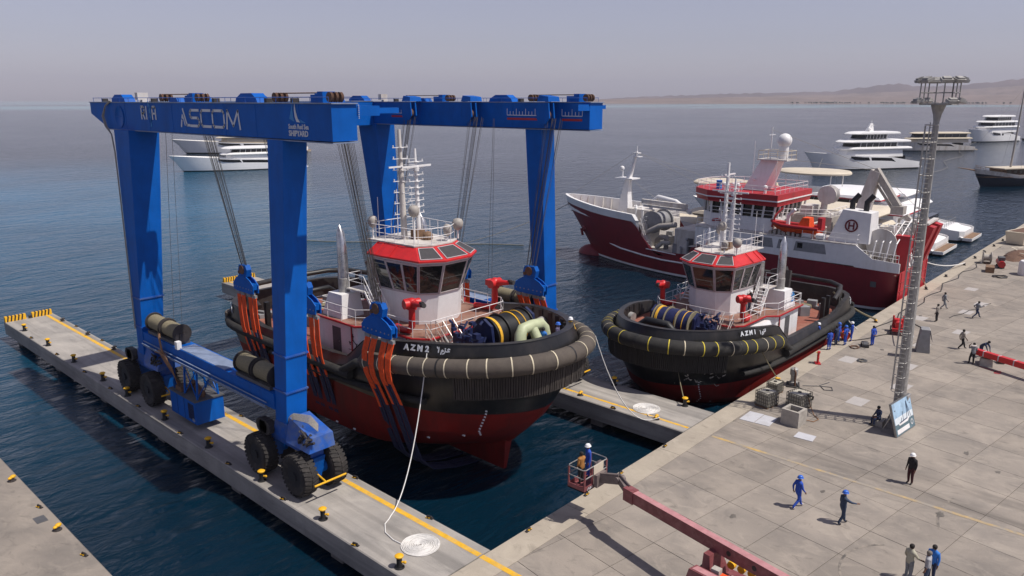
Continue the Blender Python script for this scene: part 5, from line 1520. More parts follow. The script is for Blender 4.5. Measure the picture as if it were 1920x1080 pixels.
for sg in (-1, 1):
    L1 = []; L2 = []; L3 = []
    for u in [.335, .36, .4, .46, .52, .6, .68, .76, .83, .89, .94, .975, 1]:
        x = lerp(-23.6, 25.2, (u+1)/2); y = 5.45*fplan(u, **tk); L1.append((x, sg*y, tsheer(x))); L2.append((x+.25, sg*(y*1.02+.03), tsheer(x)+1.0)); L3.append((x-.05, sg*max(0, y*1.02-.28), tsheer(x)+1.0))
    s.loft([L1, L2, L3, [(a-.25, b*.96, c-.9) for a, b, c in L1]], closed=False)
s.build('bow_bulwark', 'white', tr, smooth=40)
s = MB()
for sg in (-1, 1):
    for u in [.4, .46, .52, .58, .64, .7, .76, .81, .86, .9, .94, .97]:
        x = lerp(-23.6, 25.2, (u+1)/2); y = 5.45*fplan(u, **tk)*sg*.93; s.bar((x-.2, y*.9, tsheer(x)-.6), (x-.1, y, tsheer(x)+.9), .07, .4)
s.build('bulwark_stay', 'white_old', tr)
s = MB(); s.ball((20.2, 0, -2.0), 1.4, 16, 10, 1.75, .95, 1.15); s.build('bulb', 'trawler_red', tr, smooth=60)
s = MB()
for sg in (-1, 1): s.tube([(-1, sg*5.43, .15), (5, sg*5.44, .2), (8, sg*5.3, .4), (12, sg*4.75, .75), (15.5, sg*3.6, 1.25)], .11, 6)
s.build('rubbing_strake', 'white', tr, smooth=50)
s = MB()
for sg in (-1, 1): s.tube([(3.0, sg*5.45, 1.15), (7.5, sg*5.4, 1.35)], .07, 5)
s.build('freeing_port', 'white', tr)
# decks
s = MB(); s.poly([(-23.3, -5.2, 2.4), (1.5, -5.2, 2.4), (1.5, 5.2, 2.4), (-23.3, 5.2, 2.4)]); s.poly([(.5, -5.2, 1.0), (9.2, -5.0, 1.0), (9.2, 5.0, 1.0), (.5, 5.2, 1.0)])
s.prism([(8.6, -4.95), (13.5, -4.5), (18, -3.2), (22, -1.4), (24.4, 0), (22, 1.4), (18, 3.2), (13.5, 4.5), (8.6, 4.95)], 4.2, 4.32); s.box(8.55, 8.7, -4.9, 4.9, 1.0, 4.25)
s.build('deck', 'white_old', tr)
# side of the main house
s = MB(); s.box(-19.0, .4, -5.43, 5.43, 2.9, 5.15); s.extrude([(-19, 5.43, 2.72), (-19, 5.43, 5.15), (-20.8, 5.43, 3.9), (-23.6, 5.43, 3.75), (-23.6, 5.43, 2.72)], (0, -.14, 0)); s.extrude([(-19, -5.43, 2.72), (-19, -5.43, 5.15), (-20.8, -5.43, 3.9), (-23.6, -5.43, 3.75), (-23.6, -5.43, 2.72)], (0, .14, 0))
mh = s.build('main_house', 'white', tr)
for x0, x1 in ((-9.8, -7.2), (-11.6, -10.2), (-15.9, -12.2)):
    s = MB(); s.hexa([(x0, 5.40, 3.75), (x1, 5.40, 3.75), (x1, 5.445, 3.75), (x0, 5.445, 3.75)], [(x0+.25, 5.40, 4.85), (x1-.2, 5.40, 4.85), (x1-.2, 5.445, 4.85), (x0+.25, 5.445, 4.85)]); w_ = s.build('side_opening', 'grey', mh)
    s = MB(); s.box(x1-1.0, x1-.4, 5.446, 5.456, 4.1, 4.7); s.build('pane', 'glass_black', w_)
s = MB(); s.box(-21.5, -20.9, 5.47, 5.49, .9, 1.5) ; s.build('porthole', 'grey_dark', tr)
s = MB(); s.box(-1.2, -.6, 5.44, 5.46, 1.3, 1.9); s.build('porthole', 'grey_dark', tr)
s = MB(); s.box(-19.0, .3, -5.3, 5.3, 5.16, 5.26); s.tube([(.4, 5.45, 5.2), (-19, 5.45, 5.2)], .07, 5); s.build('boat_deck', 'white_old', tr)
# transom: ribs and ladder look
s = MB()
for k in range(7): s.box(-23.72, -23.6, -4.8+k*1.55, -4.68+k*1.55, -1.2, 2.7)
for z in (-.4, .6, 1.6): s.box(-23.72, -23.6, -4.9, 4.9, z, z+.1)
s.build('transom_rib', 'trawler_bright', tr)
s = MB(); s.box(-23.66, -23.61, -5.2, 5.2, -1.5, 2.75); s.build('sunlit_transom', 'trawler_bright', tr)  # transom redder than the hull sides: sunlight on it put into the colour
# wheelhouse
WH = [(.9, -2.6), (1.4, -1.2), (1.4, 1.2), (.9, 2.6), (-1.0, 4.3), (-9.0, 4.3), (-9.0, -4.3), (-1.0, -4.3)]
s = MB(); s.prism(WH, 5.27, 6.9); wh = s.build('wheelhouse', 'white', tr)
s = MB(); s.prism([(x*.97-.1, y*.96) for x, y in WH], 6.9, 8.35); s.build('window_band', 'glass_black', wh)
n = len(WH)
for k in range(n):
    a = Vector(WH[k] + (0,)); b = Vector(WH[(k+1) % n] + (0,)); L = (b-a).length; m_ = max(1, round(L/1.3))
    for i in range(m_):
        p = a.lerp(b, i/m_); s = MB(); s.bar((p.x, p.y, 6.9), (p.x*1.03, p.y*1.03, 8.4), .32 if i == 0 else .22, .14, up=(p.x+4, p.y, 0)); s.build('window_post', 'white', wh)
RF_ = [(x*1.0 + (.9 if x > 0 else -.6 if x < -5 else .2), y*1.12) for x, y in WH]
s = MB(); s.prism(RF_, 8.4, 8.55); s.loft([[(x, y, 8.55) for x, y in RF_], [(x*1.02+.1, y*1.05, 8.95) for x, y in RF_]]); s.prism([(x*1.02+.1, y*1.055) for x, y in RF_], 9.1, 9.75); rf = s.build('bridge_roof', 'trawler_bright', tr)
s = MB(); s.prism([(x*1.025+.1, y*1.062) for x, y in RF_], 8.955, 9.095); s.build('roof_stripe', 'white', rf)
s = railing([(x*.96, y*.98, 9.75) for x, y in RF_], .9, closed=True, r=.03); s.build('roof_railing', 'white', tr)
# radar tower and dome
s = MB(); s.loft([[(-6.2, -1.6, 9.75), (-3.6, -1.4, 9.75), (-3.6, 1.4, 9.75), (-6.2, 1.6, 9.75)], [(-7.6, -1.0, 13.4), (-5.4, -.8, 13.4), (-5.4, .8, 13.4), (-7.6, 1.0, 13.4)]]); tw = s.build('radar_tower', 'white', tr)
s = MB(); s.box(-8.9, -5.2, -1.5, 1.5, 13.4, 13.55); s.build('tower_platform', 'white_old', tw)
s = railing([(-8.8, -1.4, 13.55), (-5.3, -1.4, 13.55), (-5.3, 1.4, 13.55), (-8.8, 1.4, 13.55)], 1.0, closed=True, r=.03); s.build('tower_railing', 'cream', tw)
s = MB(); s.cyl((-7.8, 0, 13.5), (-7.8, 0, 15.3), .55, n=12); s.ball((-7.8, 0, 15.75), .85, 16, 10); s.build('radome', 'white', tw, smooth=50)
s = MB(); s.cyl((-6.3, .3, 13.5), (-6.3, .3, 17.3), .07, n=6); s.bar((-6.3, -.7, 16.4), (-6.3, 1.1, 16.4), .06, .06); s.bar((-5.0, -1.6, 11.0), (-5.0, 1.9, 11.05), .18, .22); s.cyl((-2.0, 2.0, 9.75), (-2.0, 2.0, 11.6), .06, n=6); s.bar((-2.0, .6, 11.5), (-2.0, 3.3, 11.5), .2, .16); s.bar((-3.2, .9, 10.6), (-3.2, 3.6, 10.6), .16, .16); s.build('antenna', 'white', tw)
s = MB(); s.cyl((-1.2, 3.0, 9.75), (-1.2, 3.0, 10.8), .35, n=12); s.build('deck_tank', 'cl_bright', tr, smooth=50)
# railings on the boat deck
s = railing([(.3, 5.3, 5.26), (-8.4, 5.3, 5.26)], 1.0, r=.03); s.build('railing', 'white', tr)
s = railing([(-13.0, 5.3, 5.26), (-19.0, 5.3, 5.26), (-19.0, -5.3, 5.26)], 1.0, r=.03); s.build('railing', 'white', tr)
s = railing([(8.7, 4.7, 4.3), (8.7, -4.7, 4.3)], 1.0, r=.03); s.build('railing', 'white', tr)
# funnel with emblem
s = MB(); s.loft([[(-20.0, 1.6, 5.27), (-15.6, 1.6, 5.27), (-15.6, 4.6, 5.27), (-20.0, 4.6, 5.27)], [(-19.9, 2.0, 8.6), (-16.9, 2.0, 8.8), (-16.9, 4.4, 8.8), (-19.9, 4.4, 8.6)]]); fn = s.build('funnel', 'white', tr)
s = MB(); mtx = frame((-18.0, 4.53, 7.1), (-1, 0, 0), (0, -.06, 1)); s.stroke([(.62*cos(2*pi*k/18), .62*sin(2*pi*k/18)) for k in range(19)], .16, mtx, .04); s.stroke([(-.25, -.35), (-.25, .35)], .16, mtx, .04); s.stroke([(.25, -.35), (.25, .35)], .16, mtx, .04); s.stroke([(-.25, 0), (.25, 0)], .16, mtx, .04); s.build('emblem', 'trawler_red', fn)
for x in (-18.9, -17.4):
    s = MB(); s.tube([(x, 3.0, 8.6), (x, 3.0, 9.6), (x-.6, 2.8, 10.4)], .3, 12); s.build('exhaust', 'black', fn, smooth=50)
# rescue boat in its cradle
rb = thing('rescue_boat', 'orange rescue boat on the cradle amidships on the trawler', 'rescue boat', (85.9, 34.0, 5.3), pi/2)
rr = [dict(xs=-2.6, xb=2.6, B=.2, z=lambda x: .25 + max(0, x-1.5)*.35), dict(xs=-2.7, xb=2.8, B=.85, z=lambda x: .5 + max(0, x-1.5)*.3), dict(xs=-2.8, xb=3.1, B=1.1, z=lambda x: 1.05 + max(0, x-1.2)*.16)]
g_ = rows_to_mesh(rr, 14); s = MB(); skin_rows(s, g_, [0, 0]); s.build('hull', 'orange', rb, smooth=50)
s = MB(); s.tube([(-2.7, 1.05, 1.1), (1.5, 1.05, 1.15), (2.6, .6, 1.3), (3.1, 0, 1.4), (2.6, -.6, 1.3), (1.5, -1.05, 1.15), (-2.7, -1.05, 1.1)], .2, 8); s.build('gunwale', 'trawler_bright', rb, smooth=50)
s = MB(); s.hexa([(-1.6, -.8, 1.1), (-.2, -.8, 1.1), (-.2, .8, 1.1), (-1.6, .8, 1.1)], [(-1.5, -.6, 2.2), (-.7, -.6, 2.2), (-.7, .6, 2.2), (-1.5, .6, 2.2)]); s.build('console', 'orange', rb)
s = MB(); s.box(-2.9, -2.4, -.5, .5, .9, 2.3); s.build('outboard', 'trawler_bright', rb)
s = MB(); s.bar((-10.8, 4.2, 5.26), (-10.8, 4.2, 7.6), .35, .35); s.bar((-10.8, 4.2, 7.5), (-11.6, 4.4, 8.3), .3, .3); s.cyl((-10.2, 4.2, 5.3), (-10.2, 4.2, 6.0), .5, n=12); s.build('davit', 'white', tr)
# foremast
s = MB(); s.loft([[(13.7, -.7, 4.3), (15.7, -.6, 4.3), (15.7, .6, 4.3), (13.7, .7, 4.3)], [(14.0, -.5, 7.5), (15.1, -.45, 7.5), (15.1, .45, 7.5), (14.0, .5, 7.5)], [(13.9, -.35, 9.8), (14.5, -.3, 9.8), (14.5, .3, 9.8), (13.9, .35, 9.8)], [(12.9, -.1, 13.6), (13.15, -.1, 13.6), (13.15, .1, 13.6), (12.9, .1, 13.6)]]); fm = s.build('foremast', 'white', tr)
s = MB(); s.box(13.0, 15.9, -1.0, 1.0, 9.7, 9.85); s.cyl((15.3, 0, 9.8), (15.3, 0, 10.9), .12, n=8); s.ball((15.4, 0, 11.1), .35, 10, 6); s.cyl((13.0, 0, 13.5), (13.0, 0, 14.3), .05, n=6); s.box(12.6, 13.5, -.4, .4, 13.3, 13.4); s.box(12.4, 13.4, -.5, .5, 12.8, 12.9); s.build('mast_platform', 'white', fm)
# forward working gear: rounded hatch house, pipes, cranes, winches
s = MB(); s.prism([(9.0, -1.0), (12.5, -1.0), (12.5, 2.8), (9.0, 2.8)], 4.32, 6.0); s.build('winch_house', 'white_old', tr)
s = MB(); s.lathe((8.0, 3.6, 4.6), (0, -1, 0), [(.2, 0), (1.5, .1), (1.5, .3), (1.2, .35), (1.2, 3.0), (1.5, 3.05), (1.5, 3.25), (.2, 3.3)], 22); s.build('net_drum', 'grey', tr, smooth=40)
s = MB(); s.tube([(9.8, 1.0, 4.3), (9.6, 1.0, 7.0), (8.6, 1.1, 7.7), (5.6, 1.6, 7.4), (3.0, 2.2, 6.2)], [.35, .33, .32, .3, .28], 12); s.build('deck_crane', 'white', tr, smooth=40)
s = MB(); s.bar((3.4, 2.4, 7.0), (9.2, 4.2, 7.4), .5, .6); s.bar((3.2, 3.2, 6.6), (8.8, 4.4, 6.9), .25, .3); s.build('crane_boom', 'white_old', tr)
s = MB(); s.loft([s.ring((5.6, 1.0, 4.2 + (k-3)*.0), (0, 1, 0), .1, 4) for k in range(2)]) if False else None
s = MB(); rr_ = random.Random(8)
for k in range(26):
    x = rr_.uniform(1.3, 8.3); y = rr_.uniform(-3.5, 4.6); h = rr_.uniform(.5, 2.4)
    if k % 2: s.cbox((x, y, 1.0+h/2), (rr_.uniform(.4, 1.4), rr_.uniform(.4, 1.4), h), Matrix.Rotation(rr_.uniform(0, .4), 3, 'Z'))
    else: s.tube([(x, y, 1.0), (x, y, 1.0+h), (x+rr_.uniform(-1.5, 1.5), y+rr_.uniform(-1, 1), 1.3+h)], rr_.uniform(.12, .3), 8)
s.build('deck_gear', 'grey', tr)
s = MB(); s.box(1.0, 4.2, -3.5, 3.9, 1.0, 4.2); s.build('gear_house', 'white_old', tr)
s = MB(); s.box(4.25, 4.3, 2.6, 3.5, 1.2, 3.2); s.box(1.4, 2.3, 3.92, 3.96, 1.2, 3.2); s.build('house_door', 'grey_dark', tr)
for p, q, r in (((8.4, 4.4, 3.2), (3.8, 4.3, 4.8), .35), ((7.6, 2.6, 2.0), (5.0, 4.4, 3.0), .32), ((6.4, 4.6, 1.5), (4.4, 4.6, 2.4), .28)):
    s = MB(); s.tube([p, ((p[0]+q[0])/2, (p[1]+q[1])/2+.2, (p[2]+q[2])/2+.4), q], r, 12); s.build('fish_pipe', 'plastic', tr, smooth=50)
s = MB(); stair(s, (7.4, 4.6, 1.0), (9.0, 4.4, 4.3), .8, (0, 1, 0), 9); s.build('ladder', 'white', tr)
s = MB(); rr_ = random.Random(18)
for k in range(14):
    x = rr_.uniform(10, 22); w = 4.2*(1-(x-10)/15); y = rr_.uniform(-w, w)*.8; s.cyl((x, y, 4.32), (x, y, 4.32+rr_.uniform(.4, 1.1)), rr_.uniform(.15, .4), n=10)
s.build('mooring_gear', 'plastic', tr)
s = MB(); mtx = frame((17.8, 3.45, 4.2), (-.87, .49, 0), (-.1, -.3, 1)); text_mesh('RIFA', .7, mtx, s, depth=.05) if False else None
mtx = frame((18.9, 3.0, 4.35), (-.86, .5, 0), (-.15, -.45, 1)); s = MB()
s.stroke([(0, 0), (0, .5), (.3, 0), (.3, .5)], .1, mtx, .12); s.stroke([(.55, 0), (.55, .5)], .1, mtx, .12); s.stroke([(.8, 0), (.8, .5), (1.1, .5)], .1, mtx, .12); s.stroke([(1.35, 0), (1.35, .5), (1.6, .5)], .1, mtx, .12); s.build('name_lettering', 'letter', tr)
s = MB(); s.lathe((20.4, 1.9, 2.2), (.5, .8, 0), [(.3, -.2), (.55, 0), (.3, .25)], 10); s.bar((20.7, 2.2, 2.2), (20.5, 2.1, 1.2), .3, .3); s.build('anchor', 'trawler_red', tr)
# after working deck: cranes, net drums, gallows
s = MB(); s.loft([[(-17.6, -1.4, 5.2), (-15.9, -1.4, 5.2), (-15.9, .2, 5.2), (-17.6, .2, 5.2)], [(-18.9, -1.1, 12.6), (-17.9, -1.1, 12.9), (-17.9, -.1, 12.9), (-18.9, -.1, 12.6)]]); ck = s.build('knuckle_crane', 'white_old', tr)
s = MB(); s.bar((-18.3, -.6, 12.9), (-21.2, -.2, 9.0), .6, .7); s.bar((-17.8, -.9, 12.2), (-20.8, -.4, 8.4), .25, .25); s.box(-21.9, -20.6, -.9, .4, 8.2, 9.1); s.build('crane_jib', 'plastic', ck)
s = MB(); s.cyl((-12.6, -1.0, 5.2), (-12.9, -1.0, 9.2), .5, .35, n=12); s.lathe((-13.2, -1.8, 9.6), (0, 1, 0), [(.2, 0), (1.1, .1), (.8, .3), (.8, 1.1), (1.1, 1.3), (.2, 1.4)], 16); s.build('power_block', 'white_old', tr, smooth=40)
for (x, y, z, r) in ((-21.0, 2.6, 5.4, 1.6), (-22.2, -2.2, 5.0, 1.5)):
    s = MB(); s.lathe((x, y+1.2, z), (0, -1, 0), [(.2, 0), (r, .1), (r, .25), (.5, .3), (.5, 2.0), (r, 2.05), (r, 2.2), (.2, 2.25)], 20); s.box(x-.2, x+.2, y-1.1, y+1.2, 2.5, z-.2); s.build('net_drum', 'white_old', tr, smooth=40)
s = MB(); rr_ = random.Random(28)
for k in range(24):
    x = rr_.uniform(-23, -19.3); y = rr_.uniform(-4.6, 5.0); h = rr_.uniform(.4, 2.2); s.cyl((x, y, 2.4), (x+rr_.uniform(-.3, .3), y, 2.4+h), rr_.uniform(.08, .4), n=8)
for k in range(10): s.tube([(-19.5-k*.3, 4.9, 3.0), (-20-k*.3, 4.6, 3.8+rr_.uniform(0, .8)), (-20.5-k*.25, 4.9, 2.8)], .06, 5)
s.build('deck_gear', 'plastic', tr)
s = MB()
for x in (-14, -15.5): s.lathe((x, 4.9, 5.6), (1, 0, 0), [(.1, 0), (.36, .06), (.36, 1.0), (.1, 1.06)], 12)
s.build('life_raft', 'white', tr, smooth=40)
for y in (-1.4, -4.0):
    s = MB(); s.hexa([(-23.6, y-.55, 2.6), (-22.6, y-.55, 2.6), (-22.6, y+.55, 2.6), (-23.6, y+.55, 2.6)], [(-24.9, y-.65, 7.0), (-23.2, y-.65, 7.4), (-23.2, y+.65, 7.4), (-24.9, y+.65, 7.0)]); s.build('stern_gallows', 'trawler_bright', tr)
s = MB(); s.hexa([(-23.6, 2.2, 2.6), (-22.8, 2.2, 2.6), (-22.8, 3.4, 2.6), (-23.6, 3.4, 2.6)], [(-23.8, 2.2, 6.4), (-22.3, 2.2, 6.4), (-22.3, 3.4, 6.4), (-23.8, 3.4, 6.4)]); s.build('stern_gallows', 'trawler_bright', tr)
s = MB(); s.bar((-24.0, -5.0, 7.45), (-24.4, .6, 7.5), .5, .2); s.build('gallows_beam', 'white_old', tr)
s = MB(); s.bar((-23.5, .2, 2.8), (-22.4, .2, 6.0), .5, .25); s.bar((-23.4, 1.2, 2.8), (-22.4, 1.2, 5.6), .35, .25); s.build('stern_ramp_post', 'white', tr)
s = railing([(-23.0, -5.2, 2.8), (-23.0, 1.5, 6.2), (-19.5, 1.5, 6.2)], .9, r=.03); s.build('stern_railing', 'white', tr)
for (x, y, z, L_) in ((-19.9, 1.0, 6.1, 2.2), (-16.0, -3.0, 7.0, 2.0)):
    s = MB(); s.lathe((x, y, z), (1, 0, 0), [(.2, 0), (.75, .12), (.8, L_/2), (.75, L_-.12), (.2, L_)], 16); s.build('buoy_tank', 'white', tr, smooth=50)
for (x, y) in ((-20.2, -3.4), (-14.8, -4.2), (-21.6, -4.6)):
    s = MB(); s.bar((x, y, 2.5), (x-.4, y, 7.2), .3, .3); s.bar((x-.4, y, 7.2), (x-1.6, y+1.0, 7.9), .25, .25); s.cyl((x-1.6, y+.7, 7.4), (x-1.6, y+1.3, 7.4), .35, n=12); s.build('gilson_post', 'white_old', tr)
s = railing([(-19.0, 5.3, 3.95), (-23.4, 5.3, 3.78)], .8, r=.03); s.build('railing', 'white', tr)
s = MB()
for k in range(9): s.box(-9.2-k*.55, -8.9-k*.55, 3.0, 5.0, 5.27, 5.6+.25*(k % 3))
s.build('deck_gear', 'plastic', tr)
# heavy shelter deck aft of the wheelhouse
s = MB(); s.box(-14.5, -9.4, -4.6, .8, 5.27, 7.2); s.build('after_house', 'plastic', tr)
s = MB(); s.tube([(-10.2, -3.2, 7.2), (-11.4, -2.2, 8.0), (-15.0, -1.5, 6.4)], .3, 8); s.box(-12, -10.6, -2, .4, 7.2, 8.3); s.build('deck_gear', 'white_old', tr)

s = MB()
for p, q in (((13.0, 0, 13.6), (24.6, 0, 6.6)), ((13.0, 0, 13.4), (.8, 2.5, 9.8)), ((13.0, 0, 13.4), (.8, -2.5, 9.8)), ((-7.8, 0, 13.6), (-18.6, -.6, 12.8)), ((-18.6, -.6, 12.8), (-24.0, -3.0, 7.4)), ((-6.3, .3, 17.0), (-18.4, -.6, 12.9)), ((14, 0, 9.8), (10, 4.4, 5.3)), ((14, 0, 9.8), (10, -4.4, 5.3)), ((-13.2, -1.0, 9.6), (-21.2, -.2, 9.0))): s.cyl(p, q, .02, n=4)
s.build('rigging', 'rope_grey', tr)
s = railing([(9.4, 4.9, 4.3), (12.8, 4.3, 4.3), (12.8, -4.3, 4.3), (9.4, -4.9, 4.3)], 1.0, r=.03); s.build('railing', 'white', tr)
s = railing([(-9.2, 4.4, 6.9), (-1.0, 4.9, 6.9)], .9, r=.03); s.build('railing', 'white', tr)
s = MB(); rr_ = random.Random(48)
for k in range(34):
    x = rr_.uniform(-19.5, -9.4); y = rr_.uniform(-4.8, 3.4); h = rr_.uniform(.3, 1.5)
    if k % 3: s.cbox((x, y, 5.27+h/2), (rr_.uniform(.3, 1.5), rr_.uniform(.3, 1.2), h), Matrix.Rotation(rr_.uniform(0, .5), 3, 'Z'))
    else: s.tube([(x, y, 5.27), (x, y, 5.6+h), (x+rr_.uniform(-1, 1), y+rr_.uniform(-1, 1), 5.9+h)], rr_.uniform(.08, .2), 7)
s.build('deck_gear', 'white_old', tr)
s = MB()
for k in range(30):
    x = rr_.uniform(9.2, 13.2); y = rr_.uniform(-4, 4); h = rr_.uniform(.4, 1.8)
    if k % 2: s.cbox((x, y, 4.32+h/2), (rr_.uniform(.2, .9), rr_.uniform(.2, .9), h), Matrix.Rotation(rr_.uniform(0, .5), 3, 'Z'))
    else: s.tube([(x, y, 4.32), (x, y, 4.4+h), (x+rr_.uniform(-.8, .8), y+rr_.uniform(-.8, .8), 4.6+h)], rr_.uniform(.06, .16), 7)
s.build('deck_gear', 'white', tr)
s = MB()
for x, y in ((-2.4, 3.9), (-4.2, 4.0), (-7.6, 3.9), (-2.6, -3.6)): s.cyl((x, y, 9.75), (x, y, 10.3), .16, n=10); s.ball((x, y, 10.45), .28, 10, 6)
s.build('antenna', 'white', tr)
s = MB(); s.cyl((-3.0, -2.4, 9.75), (-3.0, -2.4, 15.5), .03, n=5); s.cyl((-8.2, 2.6, 9.75), (-8.2, 2.6, 14.0), .03, n=5); s.build('antenna', 'white', tr)
s = MB(); rr_ = random.Random(58)
for k in range(4):
    x = -20.4 - k*.7; s.tube([(x, -4.6, 2.5), (x-.2, -4.4, 6.2+.3*k), (x-.3, 0, 6.9+.3*k), (x-.2, 4.2, 5.6), (x, 4.8, 2.6)], .07, 6)
for k in range(12): x = rr_.uniform(-23, -20); s.bar((x, rr_.uniform(-4, 4), 2.5), (x+rr_.uniform(-1, 1), rr_.uniform(-4, 4), rr_.uniform(4.5, 7.5)), .1, .1)
s.build('deck_gear', 'white', tr)
s = railing([(-9.6, 3.6, 7.2), (-14.3, .7, 7.2), (-14.3, -4.4, 7.2)], .9, r=.03); s.build('railing', 'white', tr)
s = MB(); s.tube([(-9.0, 4.45, 6.0), (-9.4, 4.6, 7.4), (-10.0, 4.0, 8.3)], .12, 8); s.tube([(-1.6, 4.9, 6.1), (-2.4, 5.0, 6.25), (-3.2, 4.9, 6.1)], .18, 8); s.build('life_ring', 'trawler_bright', tr)

# ------------------------------------------------------------------ yachts
def yacht(name, label, bow, stern, B, H, cat='yacht', cream=False, red=False, tiers=None, hullm='yacht_white', bottom='hull_black', mast=True, canopy=None, group=None):
    """bow and stern are waterline points; H scales the heights (1 = 40 m motor yacht)"""
    bow = Vector((bow[0], bow[1], 0)); stern = Vector((stern[0], stern[1], 0)); L = (bow-stern).length; mid = (bow+stern)/2
    t = thing(name, label, cat, (mid.x, mid.y, WATER), atan2((bow-stern).y, (bow-stern).x), group)
    wm = 'cream' if cream else 'yacht_white'
    h = L/2; kb = dict(bow_u=-.05, bow_p=1.9, bow_q=.72, st_u=.9, st_p=3, st_q=.2); kw2 = dict(bow_u=-.07, bow_p=1.85, bow_q=.76, st_u=.9, st_p=3, st_q=.2)
    sh = lambda x: ramp(x/h, [(-1, 2.2*H), (-.72, 2.9*H), (-.35, 4.1*H), (.2, 4.5*H), (1.25, 6.1*H)])
    rows = [dict(xs=-h*.9, xb=h*.85, B=.3, z=lambda x: -1.4, kw=kw2), dict(xs=-h*.98, xb=h*.97, B=B*.488, z=lambda x: -.1, kw=kw2), dict(xs=-h*.99, xb=h*1.0, B=B*.492, z=lambda x: .42*H, kw=kw2), dict(xs=-h, xb=h*1.09, B=B*.499, z=lambda x: sh(x)*.6, kw=kb), dict(xs=-h, xb=h*1.2, B=B*.5, z=sh, kw=kb)]
    us_ = [-1, -.97, -.9, -.75, -.6, -.45, -.3, -.15, 0, .12, .24, .36, .48, .6, .7, .79, .86, .92, .965, 1]
    g_ = rows_to_mesh(rows, 0, us_); s = MB(); skin_rows(s, g_, [1, 1, 0, 0]); s.build('hull', [hullm, bottom], t, smooth=35)
    s = MB()
    for i in range(len(us_)-1):
        x0 = lerp(-h, h*1.18, (us_[i]+1)/2); x1 = lerp(-h, h*1.18, (us_[i+1]+1)/2); y0 = B*.49*fplan(us_[i], **kb); y1 = B*.49*fplan(us_[i+1], **kb)
        s.poly([(x0, -y0, sh(x0)-.35*H), (x1, -y1, sh(x1)-.35*H), (x1, y1, sh(x1)-.35*H), (x0, y0, sh(x0)-.35*H)])
    s.build('deck', wm, t)
    # dark sweep of glass in the hull side
    for sg in (-1, 1):
        s = MB(); P = [];
        for f in (-.45, -.36, -.2, 0, .2, .36, .44):
            x = h*f; u = (x + h)/(h*2.26)*2 - 1; y = B*.497*fplan(u, **kb)
            P.append((x, y, f))
        L1 = [(x, sg*(y+.02), sh(x) - 1.35*H + (.5*H if f > .4 else 0)) for x, y, f in P]; L2 = [(x, sg*(y+.03), sh(x) - (.35*H if f > -.4 else 1.2*H)) for x, y, f in P]
        s.loft([L1, L2], closed=False); s.build('hull_window', 'glass_black', t)
        s = MB()
        for k in range(13):
            x = lerp(-.62, .62, k/12)*h; u = (x + h)/(h*2.2)*2 - 1; s.box(x-.18, x+.18, sg*(B*.468*fplan(u, **kw2) if x > 0 else B*.46), sg*(B*.49), 1.7*H, 1.95*H) if False else None
    for (f0, f1, w, z0, z1, ov) in (tiers or [(-.62, .46, .86, 4.1, 6.5, .12), (-.50, .40, .80, 7.2, 8.7, .2), (-.30, .26, .66, 9.9, 11.3, .2)]):
        z0 *= H; z1 *= H; hw = B*w/2
        def plan(g0, g1, hw_): return [(h*g0, -hw_), (h*(g1-.10), -hw_), (h*g1, -hw_*.45), (h*g1, hw_*.45), (h*(g1-.10), hw_), (h*g0, hw_)]
        s = MB(); s.loft([[(x, y, z0) for x, y in plan(f0, f1, hw)], [(x, y, z1) for x, y in plan(f0+.02, f1-.03, hw*.97)]]); ti = s.build('cabin', 'glass_black' if z0 > 5*H else wm, t)
        if z0 > 5*H:
            # posts splitting the glass
            s = MB()
            for k in range(7):
                x = lerp(f0+.03, f1-.14, k/6)*h
                for sg in (-1, 1): s.bar((x, sg*(hw+.01), z0), (x-.25, sg*(hw*.975+.02), z1), .16 if k else .9, .06)
            s.build('window_post', wm, ti)
        s = MB(); q0, q1 = f0-ov*1.2, f1+ov*.55
        s.loft([[(x, y, z1) for x, y in plan(q0, q1, hw*1.1)], [(x, y, z1+.28*H) for x, y in plan(q0-.01, q1+.02, hw*1.15)], [(x, y, z1+.75*H) for x, y in plan(q0+.01, q1-.05, hw*1.1)], [(x, y, z1+.9*H) for x, y in plan(q0+.05, q1-.12, hw*.9)]]); s.build('overhang', wm, ti, smooth=40)
        if red:
            s = MB(); s.prism(plan(q0-.015, q1+.03, hw*1.17), z1+.05*H, z1+.25*H); s.build('overhang_stripe', 'trawler_bright', ti)
    # swim platform, stern stairs and open after decks
    s = MB(); s.box(-h-1.2, -h+.2, -B*.4, B*.4, .3, .75); s.hexa([(-h+.1, -B*.46, .8), (-h*.7, -B*.46, .8), (-h*.7, B*.46, .8), (-h+.1, B*.46, .8)], [(-h*.86, -B*.42, 2.6*H), (-h*.7, -B*.42, 2.6*H), (-h*.7, B*.42, 2.6*H), (-h*.86, B*.42, 2.6*H)]); s.build('transom', wm, t)
    s = MB(); s.box(-h-1.15, -h+.15, -B*.38, B*.38, .752, .77); s.build('stern_deck', 'wood', t)
    for sg in (-1, 1):
        s = MB(); s.hexa([(-h*.985, sg*B*.2-.7, 1.0), (-h*.985, sg*B*.2+.7, 1.0), (-h*.96, sg*B*.2+.7, 1.0), (-h*.96, sg*B*.2-.7, 1.0)], [(-h*.90, sg*B*.2-.7, 2.0*H), (-h*.90, sg*B*.2+.7, 2.0*H), (-h*.87, sg*B*.2+.7, 2.0*H), (-h*.87, sg*B*.2-.7, 2.0*H)]); s.build('stern_door', 'grey_dark', t)
    s = MB(); s.box(-h*.70, -h*.64, -B*.36, B*.36, 2.6*H, 4.4*H); s.build('saloon_door', 'glass_black', t)
    s = railing([(-h*.7, -B*.42, 2.65*H), (-h*.84, -B*.40, 2.65*H), (-h*.84, B*.40, 2.65*H), (-h*.7, B*.42, 2.65*H)], .9, r=.03); s.build('stern_railing', 'steel', t)
